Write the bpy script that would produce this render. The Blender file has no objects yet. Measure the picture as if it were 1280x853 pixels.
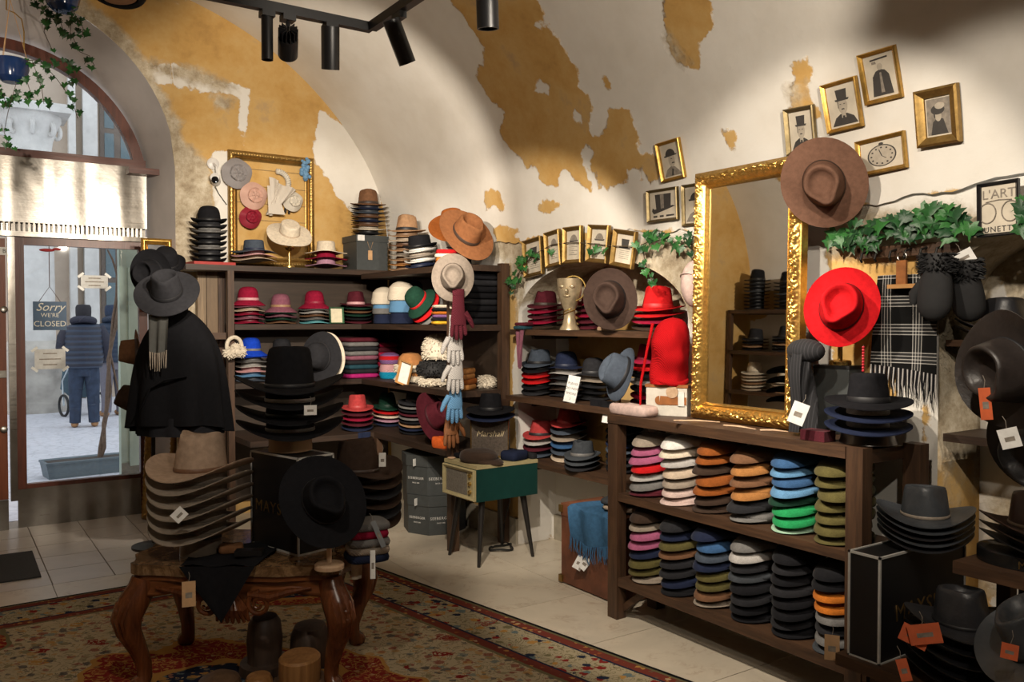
import bpy, bmesh, math, random
import numpy as np
from mathutils import Vector, Matrix, Euler, noise
from mathutils.geometry import tessellate_polygon
random.seed(7)
PI = math.pi
scn = bpy.context.scene
COL = scn.collection

# ------------------------------------------------------------------ camera
FPX = 1069.0
YAW = math.atan(718/1069); PIT = math.atan(26/1069); EYE = 1.5
cd = bpy.data.cameras.new('camera'); cam = bpy.data.objects.new('camera', cd); COL.objects.link(cam)
cd.sensor_width = 36; cd.lens = 36*FPX/1280; cd.clip_start = .05; cd.clip_end = 200
cam.location = (0, 0, EYE); cam.rotation_euler = (PI/2-PIT, 0, -YAW)
scn.camera = cam
vF = Vector((math.sin(YAW)*math.cos(PIT), math.cos(YAW)*math.cos(PIT), -math.sin(PIT)))
vR = Vector((math.cos(YAW), -math.sin(YAW), 0)); vU = vR.cross(vF); vC = Vector((0, 0, EYE))
def ray(px, py): return vF + vR*((px-640)/FPX) + vU*((426.5-py)/FPX)
def onX(px, py, x): r = ray(px, py); return vC + r*(x/r.x)
def onY(px, py, y): r = ray(px, py); return vC + r*(y/r.y)
def onZ(px, py, z): r = ray(px, py); return vC + r*((z-EYE)/r.z)
def onD(px, py, d): return vC + ray(px, py)*d
VX, VZ, VA, VB = .75, 2.0, 2.45, 2.0           # barrel vault: centre, springing height, half width, rise
def onVault(px, py):
    r = ray(px, py); a = (r.x/VA)**2+(r.z/VB)**2
    b = 2*((0-VX)*r.x/VA**2+(EYE-VZ)*r.z/VB**2); c = (VX/VA)**2+((EYE-VZ)/VB)**2-1
    return vC + r*((-b+math.sqrt(b*b-4*a*c))/(2*a))
# ------------------------------------------------------------------ world and light
w = bpy.data.worlds.new('sky'); scn.world = w; w.use_nodes = True
bg = w.node_tree.nodes['Background']; bg.inputs[0].default_value = (.93, .96, 1.0, 1); bg.inputs[1].default_value = 1.35
vs = scn.view_settings; vs.view_transform = 'Standard'; vs.look = 'None'; vs.exposure = 0.15; vs.gamma = 1; vs.use_curve_mapping = False
WARM = (1.0, .88, .73)
def spot(name, loc, tgt, watt, deg, blend=.35, col=WARM, r=.03):
    l = bpy.data.lights.new(name, 'SPOT'); l.energy = watt; l.spot_size = math.radians(deg); l.spot_blend = blend
    l.color = col; l.shadow_soft_size = r
    o = bpy.data.objects.new(name, l); COL.objects.link(o); o.location = loc
    o.rotation_euler = (Vector(tgt)-Vector(loc)).to_track_quat('-Z', 'Y').to_euler(); return o
# track lamps, seen and out of view; the last ones are added, unseen fill
SPOTS = [ # lamp position, target, watt, cone
 ((1.03, 3.28, 2.43), (2.5, 6.5, 2.2), 250, 66),
 ((1.31, 3.30, 2.40), (2.3, 6.35, 1.2), 185, 64),
 ((1.57, 2.97, 2.40), (3.2, 4.7, 1.25), 150, 64),
 ((1.52, 2.33, 2.40), (3.05, 2.9, 1.0), 165, 66),
 ((1.50, 1.75, 2.50), (3.1, 2.3, 1.7), 78, 64),
 ((1.50, 1.10, 2.50), (3.2, 1.6, 1.5), 62, 66),
 ((-0.20, 3.26, 2.50), (-1.0, 6.5, 2.2), 230, 76),  # unseen, added to lighten the mirrored shelf and end wall
 ((1.50, 0.50, 2.55), (2.75, 4.6, 3.0), 210, 60),  # unseen lamp added to brighten the vault
 ((0.30, 1.60, 2.55), (1.15, 3.6, 0.4), 52, 80),  # fill added for the dim table, hangs off the track
 ((0.90, 0.20, 2.55), (2.2, 2.6, 0.1), 48, 90),  # fill added for rug and floor, no head on the track
]
for i, (p, t, e, a) in enumerate(SPOTS): spot('track_and_fill_light', p, t, e, a)

# ------------------------------------------------------------------ materials
MATS = {}
def new_mat(name):
    m = bpy.data.materials.new(name); m.use_nodes = True
    nt = m.node_tree; b = nt.nodes['Principled BSDF']; return m, nt, b
def N(nt, t, **kw):
    n = nt.nodes.new(t)
    for k, v in kw.items():
        if k.startswith('i_'):
            n.inputs[k[2:].replace('_', ' ')].default_value = v
        else: setattr(n, k, v)
    return n
def ramp(nt, fac, stops, interp='LINEAR'):
    r = nt.nodes.new('ShaderNodeValToRGB'); r.color_ramp.interpolation = interp
    e = r.color_ramp.elements
    while len(e) < len(stops): e.new(.5)
    for q, (p, c) in zip(e, stops): q.position = p; q.color = (*c, 1) if len(c) == 3 else c
    nt.links.new(fac, r.inputs[0]); return r.outputs[0]
def mixc(nt, fac, a, b, mode='MIX'):
    n = nt.nodes.new('ShaderNodeMix'); n.data_type = 'RGBA'; n.blend_type = mode
    for s, v in ((0, fac), (6, a), (7, b)):
        if hasattr(v, 'links'): nt.links.new(v, n.inputs[s])
        elif isinstance(v, (int, float)): n.inputs[s].default_value = v
        else: n.inputs[s].default_value = (*v, 1)
    return n.outputs[2]
def math_(nt, op, a, b=0.0, c=None):
    n = nt.nodes.new('ShaderNodeMath'); n.operation = op
    for s, v in enumerate((a, b) if c is None else (a, b, c)):
        if hasattr(v, 'links'): nt.links.new(v, n.inputs[s])
        else: n.inputs[s].default_value = v
    return n.outputs[0]
def noise_(nt, vec, scale, detail=4, rough=.6, dist=0.0):
    n = nt.nodes.new('ShaderNodeTexNoise'); n.inputs['Scale'].default_value = scale; n.inputs['Detail'].default_value = detail
    n.inputs['Roughness'].default_value = rough; n.inputs['Distortion'].default_value = dist
    if vec is not None: nt.links.new(vec, n.inputs['Vector'])
    return n.outputs[0]
def coords(nt, kind='Object', scale=None):
    t = nt.nodes.new('ShaderNodeTexCoord'); o = t.outputs[kind]
    if scale:
        mp = nt.nodes.new('ShaderNodeMapping'); mp.inputs['Scale'].default_value = scale; nt.links.new(o, mp.inputs[0]); o = mp.outputs[0]
    return o
def bump(nt, b, h, strength=.3, dist=.01):
    n = nt.nodes.new('ShaderNodeBump'); n.inputs['Strength'].default_value = strength; n.inputs['Distance'].default_value = dist
    nt.links.new(h, n.inputs['Height']); nt.links.new(n.outputs[0], b.inputs['Normal'])
def flat(name, c, rough=.7, metal=0.0, var=.12, scale=30, bmp=0.0, bscale=60, spec=.5, sheen=0.0):
    if name in MATS: return MATS[name]
    m, nt, b = new_mat(name); MATS[name] = m
    v = coords(nt)
    n = noise_(nt, v, scale)
    lo = tuple(x*(1-var) for x in c); hi = tuple(min(1, x*(1+var)) for x in c)
    nt.links.new(ramp(nt, n, [(.3, lo), (.7, hi)]), b.inputs['Base Color'])
    b.inputs['Roughness'].default_value = rough; b.inputs['Metallic'].default_value = metal
    b.inputs['Specular IOR Level'].default_value = spec
    if sheen: b.inputs['Sheen Weight'].default_value = sheen; b.inputs['Sheen Roughness'].default_value = .6
    if bmp: bump(nt, b, noise_(nt, v, bscale, 5), bmp, .004)
    return m
def felt(c, knit=False, leather=False):
    key = 'felt_%d_%d_%d_%s' % (int(c[0]*999), int(c[1]*999), int(c[2]*999), 'k' if knit else 'l' if leather else 'f')
    if key in MATS: return MATS[key]
    if leather: return flat(key, c, .42, 0, .25, 14, .35, 55, .5)
    if knit:
        m, nt, b = new_mat(key); MATS[key] = m
        v = coords(nt, 'Object', (1, 1, 1)); wv = N(nt, 'ShaderNodeTexWave', wave_type='BANDS', bands_direction='DIAGONAL')
        wv.inputs['Scale'].default_value = 70; wv.inputs['Distortion'].default_value = 3; nt.links.new(v, wv.inputs[0])
        nt.links.new(ramp(nt, wv.outputs[1], [(0, tuple(x*.7 for x in c)), (1, tuple(min(1, x*1.15) for x in c))]), b.inputs['Base Color'])
        b.inputs['Roughness'].default_value = .9; b.inputs['Specular IOR Level'].default_value = .1
        bump(nt, b, wv.outputs[1], .5, .004); return m
    return flat(key, c, .9, 0, .16, 45, .15, 220, .08, 0)
def wood(name, c1, c2, axis=0, scale=1.0, rough=.55, bmp=.25):
    if name in MATS: return MATS[name]
    m, nt, b = new_mat(name); MATS[name] = m
    s = [14*scale]*3; s[axis] = 1.1*scale
    v = coords(nt, 'Object', tuple(s)); n = noise_(nt, v, 2.2, 8, .65, .6)
    v2 = coords(nt, 'Object', tuple(x*3.5 for x in s)); n2 = noise_(nt, v2, 2.0, 4)
    f = math_(nt, 'ADD', math_(nt, 'MULTIPLY', n, .75), math_(nt, 'MULTIPLY', n2, .25))
    nt.links.new(ramp(nt, f, [(.32, c1), (.52, tuple((a+d)/2 for a, d in zip(c1, c2))), (.7, c2)]), b.inputs['Base Color'])
    b.inputs['Roughness'].default_value = rough; bump(nt, b, f, bmp, .006); return m
def gold(name, c=(.72, .45, .13), rough=.3, scale=40, var=.35):
    if name in MATS: return MATS[name]
    m, nt, b = new_mat(name); MATS[name] = m
    v = coords(nt); n = noise_(nt, v, scale, 5)
    nt.links.new(ramp(nt, n, [(.3, tuple(x*(1-var) for x in c)), (.65, c), (.8, tuple(min(1, x*1.2) for x in c))]), b.inputs['Base Color'])
    b.inputs['Metallic'].default_value = .85; b.inputs['Roughness'].default_value = rough; bump(nt, b, n, .2, .003); return m
def glass_pane(name, tint=(.95, .98, 1.0), refl=.1):
    if name in MATS: return MATS[name]
    m = bpy.data.materials.new(name); m.use_nodes = True; MATS[name] = m
    nt = m.node_tree; nt.nodes.remove(nt.nodes['Principled BSDF']); out = nt.nodes['Material Output']
    t = N(nt, 'ShaderNodeBsdfTransparent'); t.inputs[0].default_value = (*tint, 1)
    g = N(nt, 'ShaderNodeBsdfGlossy'); g.inputs['Roughness'].default_value = .02
    fr = N(nt, 'ShaderNodeFresnel'); fr.inputs[0].default_value = 1.45
    mx = N(nt, 'ShaderNodeMixShader'); nt.links.new(math_(nt, 'MULTIPLY', fr.outputs[0], refl*10), mx.inputs[0])
    nt.links.new(t.outputs[0], mx.inputs[1]); nt.links.new(g.outputs[0], mx.inputs[2]); nt.links.new(mx.outputs[0], out.inputs[0]); return m
def plaster(name):
    m, nt, b = new_mat(name); MATS[name] = m
    v = coords(nt)
    a1 = N(nt, 'ShaderNodeAttribute', attribute_name='ochre'); a2 = N(nt, 'ShaderNodeAttribute', attribute_name='stone')
    nA = noise_(nt, v, 7, 9, .62); nB = noise_(nt, v, 1.6, 5, .6); nC = noise_(nt, v, 40, 6, .7)
    white = ramp(nt, nB, [(.3, (.66, .62, .55)), (.55, (.76, .73, .67)), (.75, (.80, .78, .73))])
    ochre = ramp(nt, noise_(nt, v, 3.2, 8, .7), [(.25, (.38, .22, .075)), (.43, (.53, .32, .105)), (.58, (.58, .38, .15)), (.75, (.42, .30, .17))])
    stone = ramp(nt, noise_(nt, v, 11, 9, .75), [(.28, (.20, .15, .09)), (.45, (.40, .33, .23)), (.6, (.56, .49, .37)), (.75, (.68, .63, .52))])
    jit = math_(nt, 'MULTIPLY', math_(nt, 'SUBTRACT', nA, .5), .17)
    mo = ramp(nt, math_(nt, 'ADD', math_(nt, 'ADD', a1.outputs['Fac'], jit), .5), [(.495, (0, 0, 0)), (.505, (1, 1, 1))])
    ms = ramp(nt, math_(nt, 'ADD', math_(nt, 'ADD', a2.outputs['Fac'], math_(nt, 'MULTIPLY', jit, 1.3)), .5), [(.47, (0, 0, 0)), (.53, (1, 1, 1))])
    c = mixc(nt, mo, white, ochre); c = mixc(nt, ms, c, stone)
    crack = N(nt, 'ShaderNodeTexVoronoi', feature='DISTANCE_TO_EDGE'); crack.inputs['Scale'].default_value = .9
    nt.links.new(v, crack.inputs['Vector'])
    nt.links.new(c, b.inputs['Base Color']); b.inputs['Roughness'].default_value = .9; b.inputs['Specular IOR Level'].default_value = .15
    h = math_(nt, 'ADD', math_(nt, 'MULTIPLY', mo, -.6), math_(nt, 'ADD', math_(nt, 'MULTIPLY', nC, .25), math_(nt, 'MULTIPLY', math_(nt, 'MULTIPLY', ms, nA), 1.2)))
    h = math_(nt, 'ADD', h, math_(nt, 'MULTIPLY', nB, 1.5))
    bump(nt, b, h, .5, .012); return m

# ------------------------------------------------------------------ mesh helper
class MB:
    def __init__(s): s.v = []; s.f = []; s.uv = None
    def add(s, vs_, fs):
        o = len(s.v); s.v += [tuple(q) for q in vs_]; s.f += [tuple(i+o for i in q) for q in fs]; return s
    def box(s, c, d, rot=None, taper=1.0):
        x, y, z = (q/2 for q in d); t = taper
        p = [(-x, -y, -z), (x, -y, -z), (x, y, -z), (-x, y, -z), (-x*t, -y*t, z), (x*t, -y*t, z), (x*t, y*t, z), (-x*t, y*t, z)]
        M = Matrix.Translation(c) @ (Euler(rot).to_matrix().to_4x4() if rot else Matrix())
        return s.add([M @ Vector(q) for q in p], [(0, 3, 2, 1), (4, 5, 6, 7), (0, 1, 5, 4), (1, 2, 6, 5), (2, 3, 7, 6), (3, 0, 4, 7)])
    def bx(s, a, b):   # box from corner to corner
        return s.box([(p+q)/2 for p, q in zip(a, b)], [abs(q-p) for p, q in zip(a, b)])
    def tube(s, pts, r, n=8, cap=True, flatten=1.0):
        P = [Vector(p) for p in pts]; R = r if isinstance(r, (list, tuple)) else [r]*len(P)
        rings = []; up = Vector((0, 0, 1))
        prev = None
        for i, p in enumerate(P):
            t = (P[min(i+1, len(P)-1)]-P[max(i-1, 0)]).normalized()
            if prev is None:
                a = t.cross(up) if abs(t.z) < .95 else t.cross(Vector((0, 1, 0)))
            else: a = prev - t*prev.dot(t)
            a.normalize(); prev = a; b_ = t.cross(a)
            rings.append([p + (a*math.cos(2*PI*k/n) + b_*math.sin(2*PI*k/n)*flatten)*R[i] for k in range(n)])
        o = len(s.v)
        for g in rings: s.v += [tuple(q) for q in g]
        for i in range(len(P)-1):
            for k in range(n):
                s.f.append((o+i*n+k, o+i*n+(k+1) % n, o+(i+1)*n+(k+1) % n, o+(i+1)*n+k))
        if cap:
            s.f.append(tuple(o+k for k in reversed(range(n)))); s.f.append(tuple(o+(len(P)-1)*n+k for k in range(n)))
        return s
    def lathe(s, prof, n=24, c=(0, 0, 0), sx=1, sy=1):
        o = len(s.v); L = []
        for r, z in prof: L += [(c[0]+sx*r*math.cos(2*PI*k/n), c[1]+sy*r*math.sin(2*PI*k/n), c[2]+z) for k in range(n)]
        s.v += L
        for i in range(len(prof)-1):
            for k in range(n): s.f.append((o+i*n+k, o+i*n+(k+1) % n, o+(i+1)*n+(k+1) % n, o+(i+1)*n+k))
        if prof[0][0] > 1e-5: s.f.append(tuple(o+k for k in reversed(range(n))))
        if prof[-1][0] > 1e-5: s.f.append(tuple(o+(len(prof)-1)*n+k for k in range(n)))
        return s
    def grid(s, fn, nu, nv, closed_u=False):
        o = len(s.v); U = nu if closed_u else nu+1
        for j in range(nv+1):
            for i in range(U): s.v.append(tuple(fn(i/nu, j/nv)))
        for j in range(nv):
            for i in range(nu):
                a = o+j*U+i; b_ = o+j*U+(i+1) % U
                s.f.append((a, b_, b_+U, a+U))
        return s
    def prism(s, poly, z0, z1, M=None):
        n = len(poly); a = [Vector((x, y, z0)) for x, y in poly]; b_ = [Vector((x, y, z1)) for x, y in poly]
        tri = tessellate_polygon([a]); o = len(s.v)
        s.v += [tuple(M @ q if M else q) for q in a+b_]
        for t in tri: s.f.append(tuple(o+i for i in t)); s.f.append(tuple(o+n+i for i in reversed(t)))
        for i in range(n): s.f.append((o+i, o+(i+1) % n, o+n+(i+1) % n, o+n+i))
        return s
    def sphere(s, c, r, n=14, m=9, M=None):
        r = (r, r, r) if isinstance(r, (int, float)) else r
        o = len(s.v)
        for j in range(m+1):
            a = -PI/2+PI*j/m
            for k in range(n):
                q = Vector((r[0]*math.cos(a)*math.cos(2*PI*k/n), r[1]*math.cos(a)*math.sin(2*PI*k/n), r[2]*math.sin(a)))
                if M: q = M @ q
                s.v.append((c[0]+q.x, c[1]+q.y, c[2]+q.z))
        for j in range(m):
            for k in range(n): s.f.append((o+j*n+k, o+j*n+(k+1) % n, o+(j+1)*n+(k+1) % n, o+(j+1)*n+k))
        return s
    def mesh(s, name, m=None, smooth=True, angle=35):
        me = bpy.data.meshes.new(name); me.from_pydata(s.v, [], s.f); me.validate()
        bm = bmesh.new(); bm.from_mesh(me); bmesh.ops.remove_doubles(bm, verts=bm.verts, dist=1e-6); bmesh.ops.recalc_face_normals(bm, faces=bm.faces); bm.to_mesh(me); bm.free()
        if smooth:
            me.shade_smooth(); me.set_sharp_from_angle(angle=math.radians(angle))
        if m: me.materials.append(m)
        me.update(); return me
    def build(s, name, m=None, parent=None, loc=None, rot=None, smooth=True, angle=35):
        return link(name, s.mesh(name, m, smooth, angle), None, parent, loc, rot)
def link(name, me, m=None, parent=None, loc=None, rot=None, scale=None):
    o = bpy.data.objects.new(name, me); COL.objects.link(o)
    if m is not None and me is not None:
        if not me.materials: me.materials.append(m)
        o.material_slots[0].link = 'OBJECT'; o.material_slots[0].material = m
    if parent: o.parent = parent
    if loc is not None: o.location = loc
    if rot is not None: o.rotation_euler = rot
    if scale is not None: o.scale = scale
    return o
def tag(o, label, cat, group=None, kind=None):
    o['label'] = label; o['category'] = cat
    if group: o['group'] = group
    if kind: o['kind'] = kind
    return o
def thing(name, label, cat, loc=(0, 0, 0), rot=(0, 0, 0), group=None):
    o = bpy.data.objects.new(name, None); COL.objects.link(o); o.empty_display_size = .05
    o.location = loc; o.rotation_euler = rot if isinstance(rot, (tuple, list, Euler)) else (0, 0, rot)
    return tag(o, label, cat, group)
def struct(o, label=None):
    o['kind'] = 'structure'
    if label: o['label'] = label
    return o
TXT = {}
def text_mesh(body, size, shear=0.0, ext=.0006, spacing=1.0):
    k = (body, size, shear, spacing)
    if k in TXT: return TXT[k]
    c = bpy.data.curves.new('lettering', 'FONT'); c.body = body; c.size = size; c.extrude = ext; c.shear = shear; c.space_character = spacing
    c.align_x = 'CENTER'; c.align_y = 'CENTER'; c.resolution_u = 3
    o = bpy.data.objects.new('lettering', c); COL.objects.link(o)
    dg = bpy.context.evaluated_depsgraph_get(); me = bpy.data.meshes.new_from_object(o.evaluated_get(dg))
    bpy.data.objects.remove(o); TXT[k] = me; return me
def text(body, size, m, parent, M, shear=0.0, name='lettering', spacing=1.0):
    me = text_mesh(body, size, shear, spacing=spacing).copy(); me.materials.clear(); me.materials.append(m)
    o = bpy.data.objects.new(name, me); COL.objects.link(o); o.parent = parent; o.matrix_local = M; return o
def basis(o, x, y, z):   # matrix from origin and three axes
    M = Matrix.Identity(4)
    for i, a in enumerate((x, y, z)):
        a = Vector(a).normalized()
        for r in range(3): M[r][i] = a[r]
    for r in range(3): M[r][3] = o[r]
    return M
# ------------------------------------------------------------------ the room
def sdf(P, poly):
    """signed distance (positive inside) of points P (n,2) to a polygon"""
    P = np.asarray(P, float); A = np.asarray(poly, float); B = np.roll(A, -1, 0)
    d = np.full(len(P), 1e9); ins = np.zeros(len(P), bool)
    for a, b in zip(A, B):
        e = b-a; w_ = P-a; t = np.clip((w_@e)/max(e@e, 1e-12), 0, 1)
        d = np.minimum(d, np.linalg.norm(w_-t[:, None]*e, axis=1))
        c = (a[1] > P[:, 1]) != (b[1] > P[:, 1])
        with np.errstate(divide='ignore', invalid='ignore'):
            xi = (b[0]-a[0])*(P[:, 1]-a[1])/(b[1]-a[1])+a[0]
        ins ^= c & (P[:, 0] < xi)
    return np.where(ins, d, -d)
def attr(o, name, vals):
    at = o.data.attributes.new(name, 'FLOAT', 'POINT'); at.data.foreach_set('value', np.asarray(vals, dtype=np.float32))
def vcoords(o):
    a = np.empty(len(o.data.vertices)*3, dtype=np.float32); o.data.vertices.foreach_get('co', a); return a.reshape(-1, 3)
PLASTER = plaster('old_plaster')
WX, FY = 3.2, 6.65            # right wall and front wall planes
# ceiling: barrel vault
def ragged(y, k=0.0): return noise.noise(Vector((y*6+k, k, 0)))*.035+noise.noise(Vector((y*17+k, 3+k, 0)))*.018
def vault_pt(u, v):
    y = -2.5+u*(FY+2.52); t = v*PI
    if v == 0: t = -.005+ragged(y)*.5+noise.noise(Vector((y*1.1, 8, 2)))*.03
    bulge = noise.noise(Vector((y*.9, t*2.0, 0)))*.02
    return (VX+(VA+bulge)*math.cos(t), y, VZ+(VB+bulge)*math.sin(t))
ceil = struct(MB().grid(vault_pt, 230, 120).build('ceiling', PLASTER), 'whitewashed barrel vault with flaking ochre patches')
co = vcoords(ceil); tt = np.arctan2((co[:, 2]-VZ)/VB, (co[:, 0]-VX)/VA); uv = np.stack([co[:, 1], tt*2.3], 1)
def vpoly(pts):
    r = []
    for x, y in pts:
        q = onVault(x, y); r.append((q.y, math.atan2((q.z-VZ)/VB, (q.x-VX)/VA)*2.3))
    return r
OCH = [[(556, -25), (566, 5), (582, 27), (600, 52), (606, 62), (597, 95), (612, 120), (630, 140), (627, 165), (640, 185), (657, 207), (672, 210), (680, 232), (697, 232), (703, 214), (714, 214), (724, 226), (735, 240), (758, 236), (782, 233), (800, 226), (804, 212), (812, 228), (825, 225), (826, 205), (818, 192), (800, 190), (795, 165), (788, 142), (775, 134), (762, 138), (753, 165), (742, 172), (734, 160), (742, 140), (738, 120), (722, 108), (722, 85), (705, 60), (692, 38), (666, 38), (680, 22), (668, -5), (650, -30)],
       [(820, -15), (832, 20), (838, 45), (836, 62), (845, 76), (856, 84), (870, 82), (875, 60), (893, 35), (884, 10), (870, -15)],
       [(905, 160), (914, 160), (922, 178), (918, 192), (908, 184), (903, 172)],
       [(607, 240), (628, 238), (630, 262), (618, 258), (608, 264)], [(618, 288), (632, 283), (648, 286), (646, 300), (634, 309), (622, 306)],
       [(752, 94), (760, 98), (762, 108), (756, 112)], [(668, 255), (690, 250), (700, 258), (690, 266), (676, 264)],
       [(982, 84), (998, 70), (1012, 75), (1018, 95), (1010, 100), (1022, 125), (1026, 152), (1005, 146), (985, 138), (990, 105)],
       [(1040, 250), (1075, 255), (1110, 262), (1150, 250), (1170, 240), (1200, 235), (1195, 300), (1040, 300)],
       [(620, 292), (700, 300), (760, 288), (860, 290), (860, 320), (620, 330)]]
HOLE = [[(666, 116), (668, 102), (676, 98), (690, 108), (684, 118)], [(725, 190), (733, 180), (742, 192), (738, 200), (744, 222), (748, 240), (740, 240), (732, 212)], [(776, 206), (800, 212), (806, 224), (782, 214)], [(717, 140), (724, 138), (726, 152), (718, 152)], [(700, 228), (712, 214), (724, 228), (726, 240), (700, 240)]]
och = np.max([sdf(uv, vpoly(p)) for p in OCH], 0)
for p in HOLE: och = np.minimum(och, -sdf(uv, vpoly(p)))
# far away patches out of the camera's view, on the opposite side of the vault
for cy, ct, ry, rt in ((5.6, 5.2, .5, .9), (4.2, 6.3, .6, .4), (2.6, 5.6, .5, .7), (0.5, 4.5, .6, .6), (-1.2, 2.2, .5, .5)):
    och = np.maximum(och, .4*(1-np.hypot((uv[:, 0]-cy)/ry, (uv[:, 1]-ct)/rt)))
attr(ceil, 'ochre', och)
st = np.max([sdf(uv, vpoly(p)) for p in ([(985, 104), (1012, 104), (1020, 128), (985, 132)], [(1060, 285), (1130, 262), (1200, 258), (1205, 310), (1060, 320)], [(836, 48), (846, 55), (856, 74), (852, 84), (840, 72)], [(600, 304), (700, 306), (700, 330), (600, 330)])], 0)
attr(ceil, 'stone', st)
# right wall below the springing, with two arched niches
N1 = (3.15, 4.70, 1.50, 1.86); N2 = (0.20, 1.82, 1.60, 1.90)      # y0, y1, springing, crown
def zarch(y, n):
    y0, y1, zs, zc = n; a = (y-(y0+y1)/2)/((y1-y0)/2)
    return zs+(zc-zs)*math.sqrt(max(0, 1-a*a))
WL = WX+.014
m = MB()
for a, b, n in ((-2.5, N2[0], None), (N2[0], N2[1], N2), (N2[1], N1[0], None), (N1[0], N1[1], N1), (N1[1], FY, None)):
    k = max(4, int((b-a)/.03))
    def fn(u, v, a=a, b=b, n=n):
        y = a+(b-a)*u if not n else (a+b)/2-(b-a)/2*math.cos(PI*u)
        lo = zarch(y, n) if n else 0.0
        z = lo+(2.08-lo)*v
        return (WL+noise.noise(Vector((y*1.5, z*1.5, 4)))*.006, y, z)
    m.grid(fn, k, 36)
wr = struct(m.build('wall_right', PLASTER), 'side wall of old peeling plaster with two arched niches')
co = vcoords(wr); uv = co[:, 1:3]
def wpoly(pts): return [(q.y, q.z) for q in (onX(x, y, WL) for x, y in pts)]
attr(wr, 'ochre', np.max([sdf(uv, wpoly(p)) for p in ([(1035, 290), (1200, 300), (1180, 330), (1166, 420), (1120, 470), (1100, 560), (1040, 560)], [(628, 330), (646, 330), (648, 400), (640, 470), (645, 560), (640, 620), (628, 620)], [(560, 590), (680, 590), (680, 660), (560, 660)], [(1150, 500), (1162, 500), (1160, 560), (1150, 560)])], 0))
sto = np.max([sdf(uv, wpoly(p)) for p in ([(600, 290), (720, 296), (800, 300), (880, 300), (880, 420), (860, 400), (820, 350), (760, 330), (700, 328), (660, 350), (648, 400), (640, 330), (600, 320)], [(1040, 262), (1290, 262), (1290, 310), (1200, 330), (1150, 318), (1040, 318)])], 0)
attr(wr, 'stone', sto)
NB = 3.52
def niche(n, name):
    y0, y1, zs, zc = n; m = MB()
    def soffit(u, v):
        a = PI*u; y = (y0+y1)/2+(y1-y0)/2*math.cos(a); z = zs+(zc-zs)*math.sin(a)
        return (WL-.007+(NB-WL+.007)*v, y, z)
    m.grid(soffit, max(4, int((y1-y0)/.03)), 6)
    for y in (y0, y1): m.add([(WL-.007, y, 0), (NB, y, 0), (NB, y, zs), (WL-.007, y, zs)], [(0, 1, 2, 3)])
    m.grid(lambda u, v: (NB, y0+(y1-y0)*u, zarch(y0+(y1-y0)*u, n)*v+(.05 if v == 1 else 0)), 40, 12)
    o = struct(m.build(name, PLASTER), 'arched wall niche lined with stained plaster')
    c = vcoords(o); attr(o, 'ochre', np.array([noise.noise(Vector((p[1]*1.3, p[2]*1.3, 7)))*.6-.06 for p in c.tolist()]))
    attr(o, 'stone', np.array([noise.noise(Vector((p[1]*2, p[2]*2, 1)))*.5-.22+(.3 if p[2] > zs else 0) for p in c.tolist()])); return o
niche(N1, 'wall_niche_1'); niche(N2, 'wall_niche_2')
bb = MB()
for a, b, x in ((N1[1], FY, WX-.0), (N1[0]+.02, N1[1]-.02, NB-.02), (N2[1], N1[0], WX)): bb.bx((x-.012, a, 0), (x+.02, b, .17))
struct(bb.build('baseboard_right', flat('plinth_stone', (.34, .30, .23), .8, 0, .25, 9, .3, 40)), 'low grey stone plinth along the side wall')
# front wall with the arched doorway
AC, AR, AZ = .36, 1.11, 2.62
def zdoor(x):
    d = abs(x-AC)
    return AZ+math.sqrt(max(0, AR*AR-d*d))
def ztop(x):
    a = (x-VX)/VA; return VZ+VB*math.sqrt(max(0, 1-a*a))
m = MB()
for a, b, op in ((VX-VA-.06, AC-AR, 0), (AC-AR, AC+AR, 1), (AC+AR, WX+.06, 0)):
    def fn(u, v, a=a, b=b, op=op):
        x = a+(b-a)*u; lo = zdoor(x) if op else 0.0; hi = max(ztop(max(VX-VA+1e-4, min(x, VX+VA-1e-4))), lo+.01)+.06
        z = lo+(hi-lo)*v
        return (x, FY+noise.noise(Vector((x*1.5, z*1.5, 9)))*.008, z)
    m.grid(fn, int((b-a)/.03), 90)
wf = struct(m.build('wall_front', PLASTER), 'end wall of flaking ochre plaster around the arched doorway')
co = vcoords(wf); uv = co[:, [0, 2]]
def fpoly(pts): return [(q.x, q.z) for q in (onY(x, y, FY) for x, y in pts)]
wh = np.max([sdf(uv, fpoly(p)) for p in ([(392, 168), (402, 138), (440, 165), (480, 230), (470, 300), (440, 262), (425, 250), (408, 222), (392, 205)], [(268, 190), (296, 190), (290, 330), (268, 330)], [(290, 110), (312, 112), (312, 120), (306, 190), (299, 188), (300, 130)], [(205, 0), (235, 0), (225, 8), (212, 6)], [(180, 84), (215, 82), (250, 100), (300, 108), (300, 118), (262, 116), (215, 102), (185, 100)], [(200, 215), (222, 210), (222, 340), (200, 340)], [(-80, 200), (-300, 150), (-300, 420), (-80, 420)])], 0)
attr(wf, 'ochre', -wh)
dist = np.abs(np.hypot(uv[:, 0]-AC, np.maximum(uv[:, 1]-AZ, 0))-AR)
stf = np.maximum(.075-dist, np.max([sdf(uv, fpoly(p)) for p in ([(212, 160), (240, 185), (262, 200), (270, 235), (262, 340), (212, 340)], [(100, 0), (130, 14), (175, 62), (150, 62), (110, 16)], [(150, 75), (230, 78), (300, 108), (300, 118), (215, 100)], [(265, 120), (292, 128), (285, 140), (268, 132)], [(212, 340), (290, 340), (290, 660), (212, 660)])], 0))
attr(wf, 'stone', stf)
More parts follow.
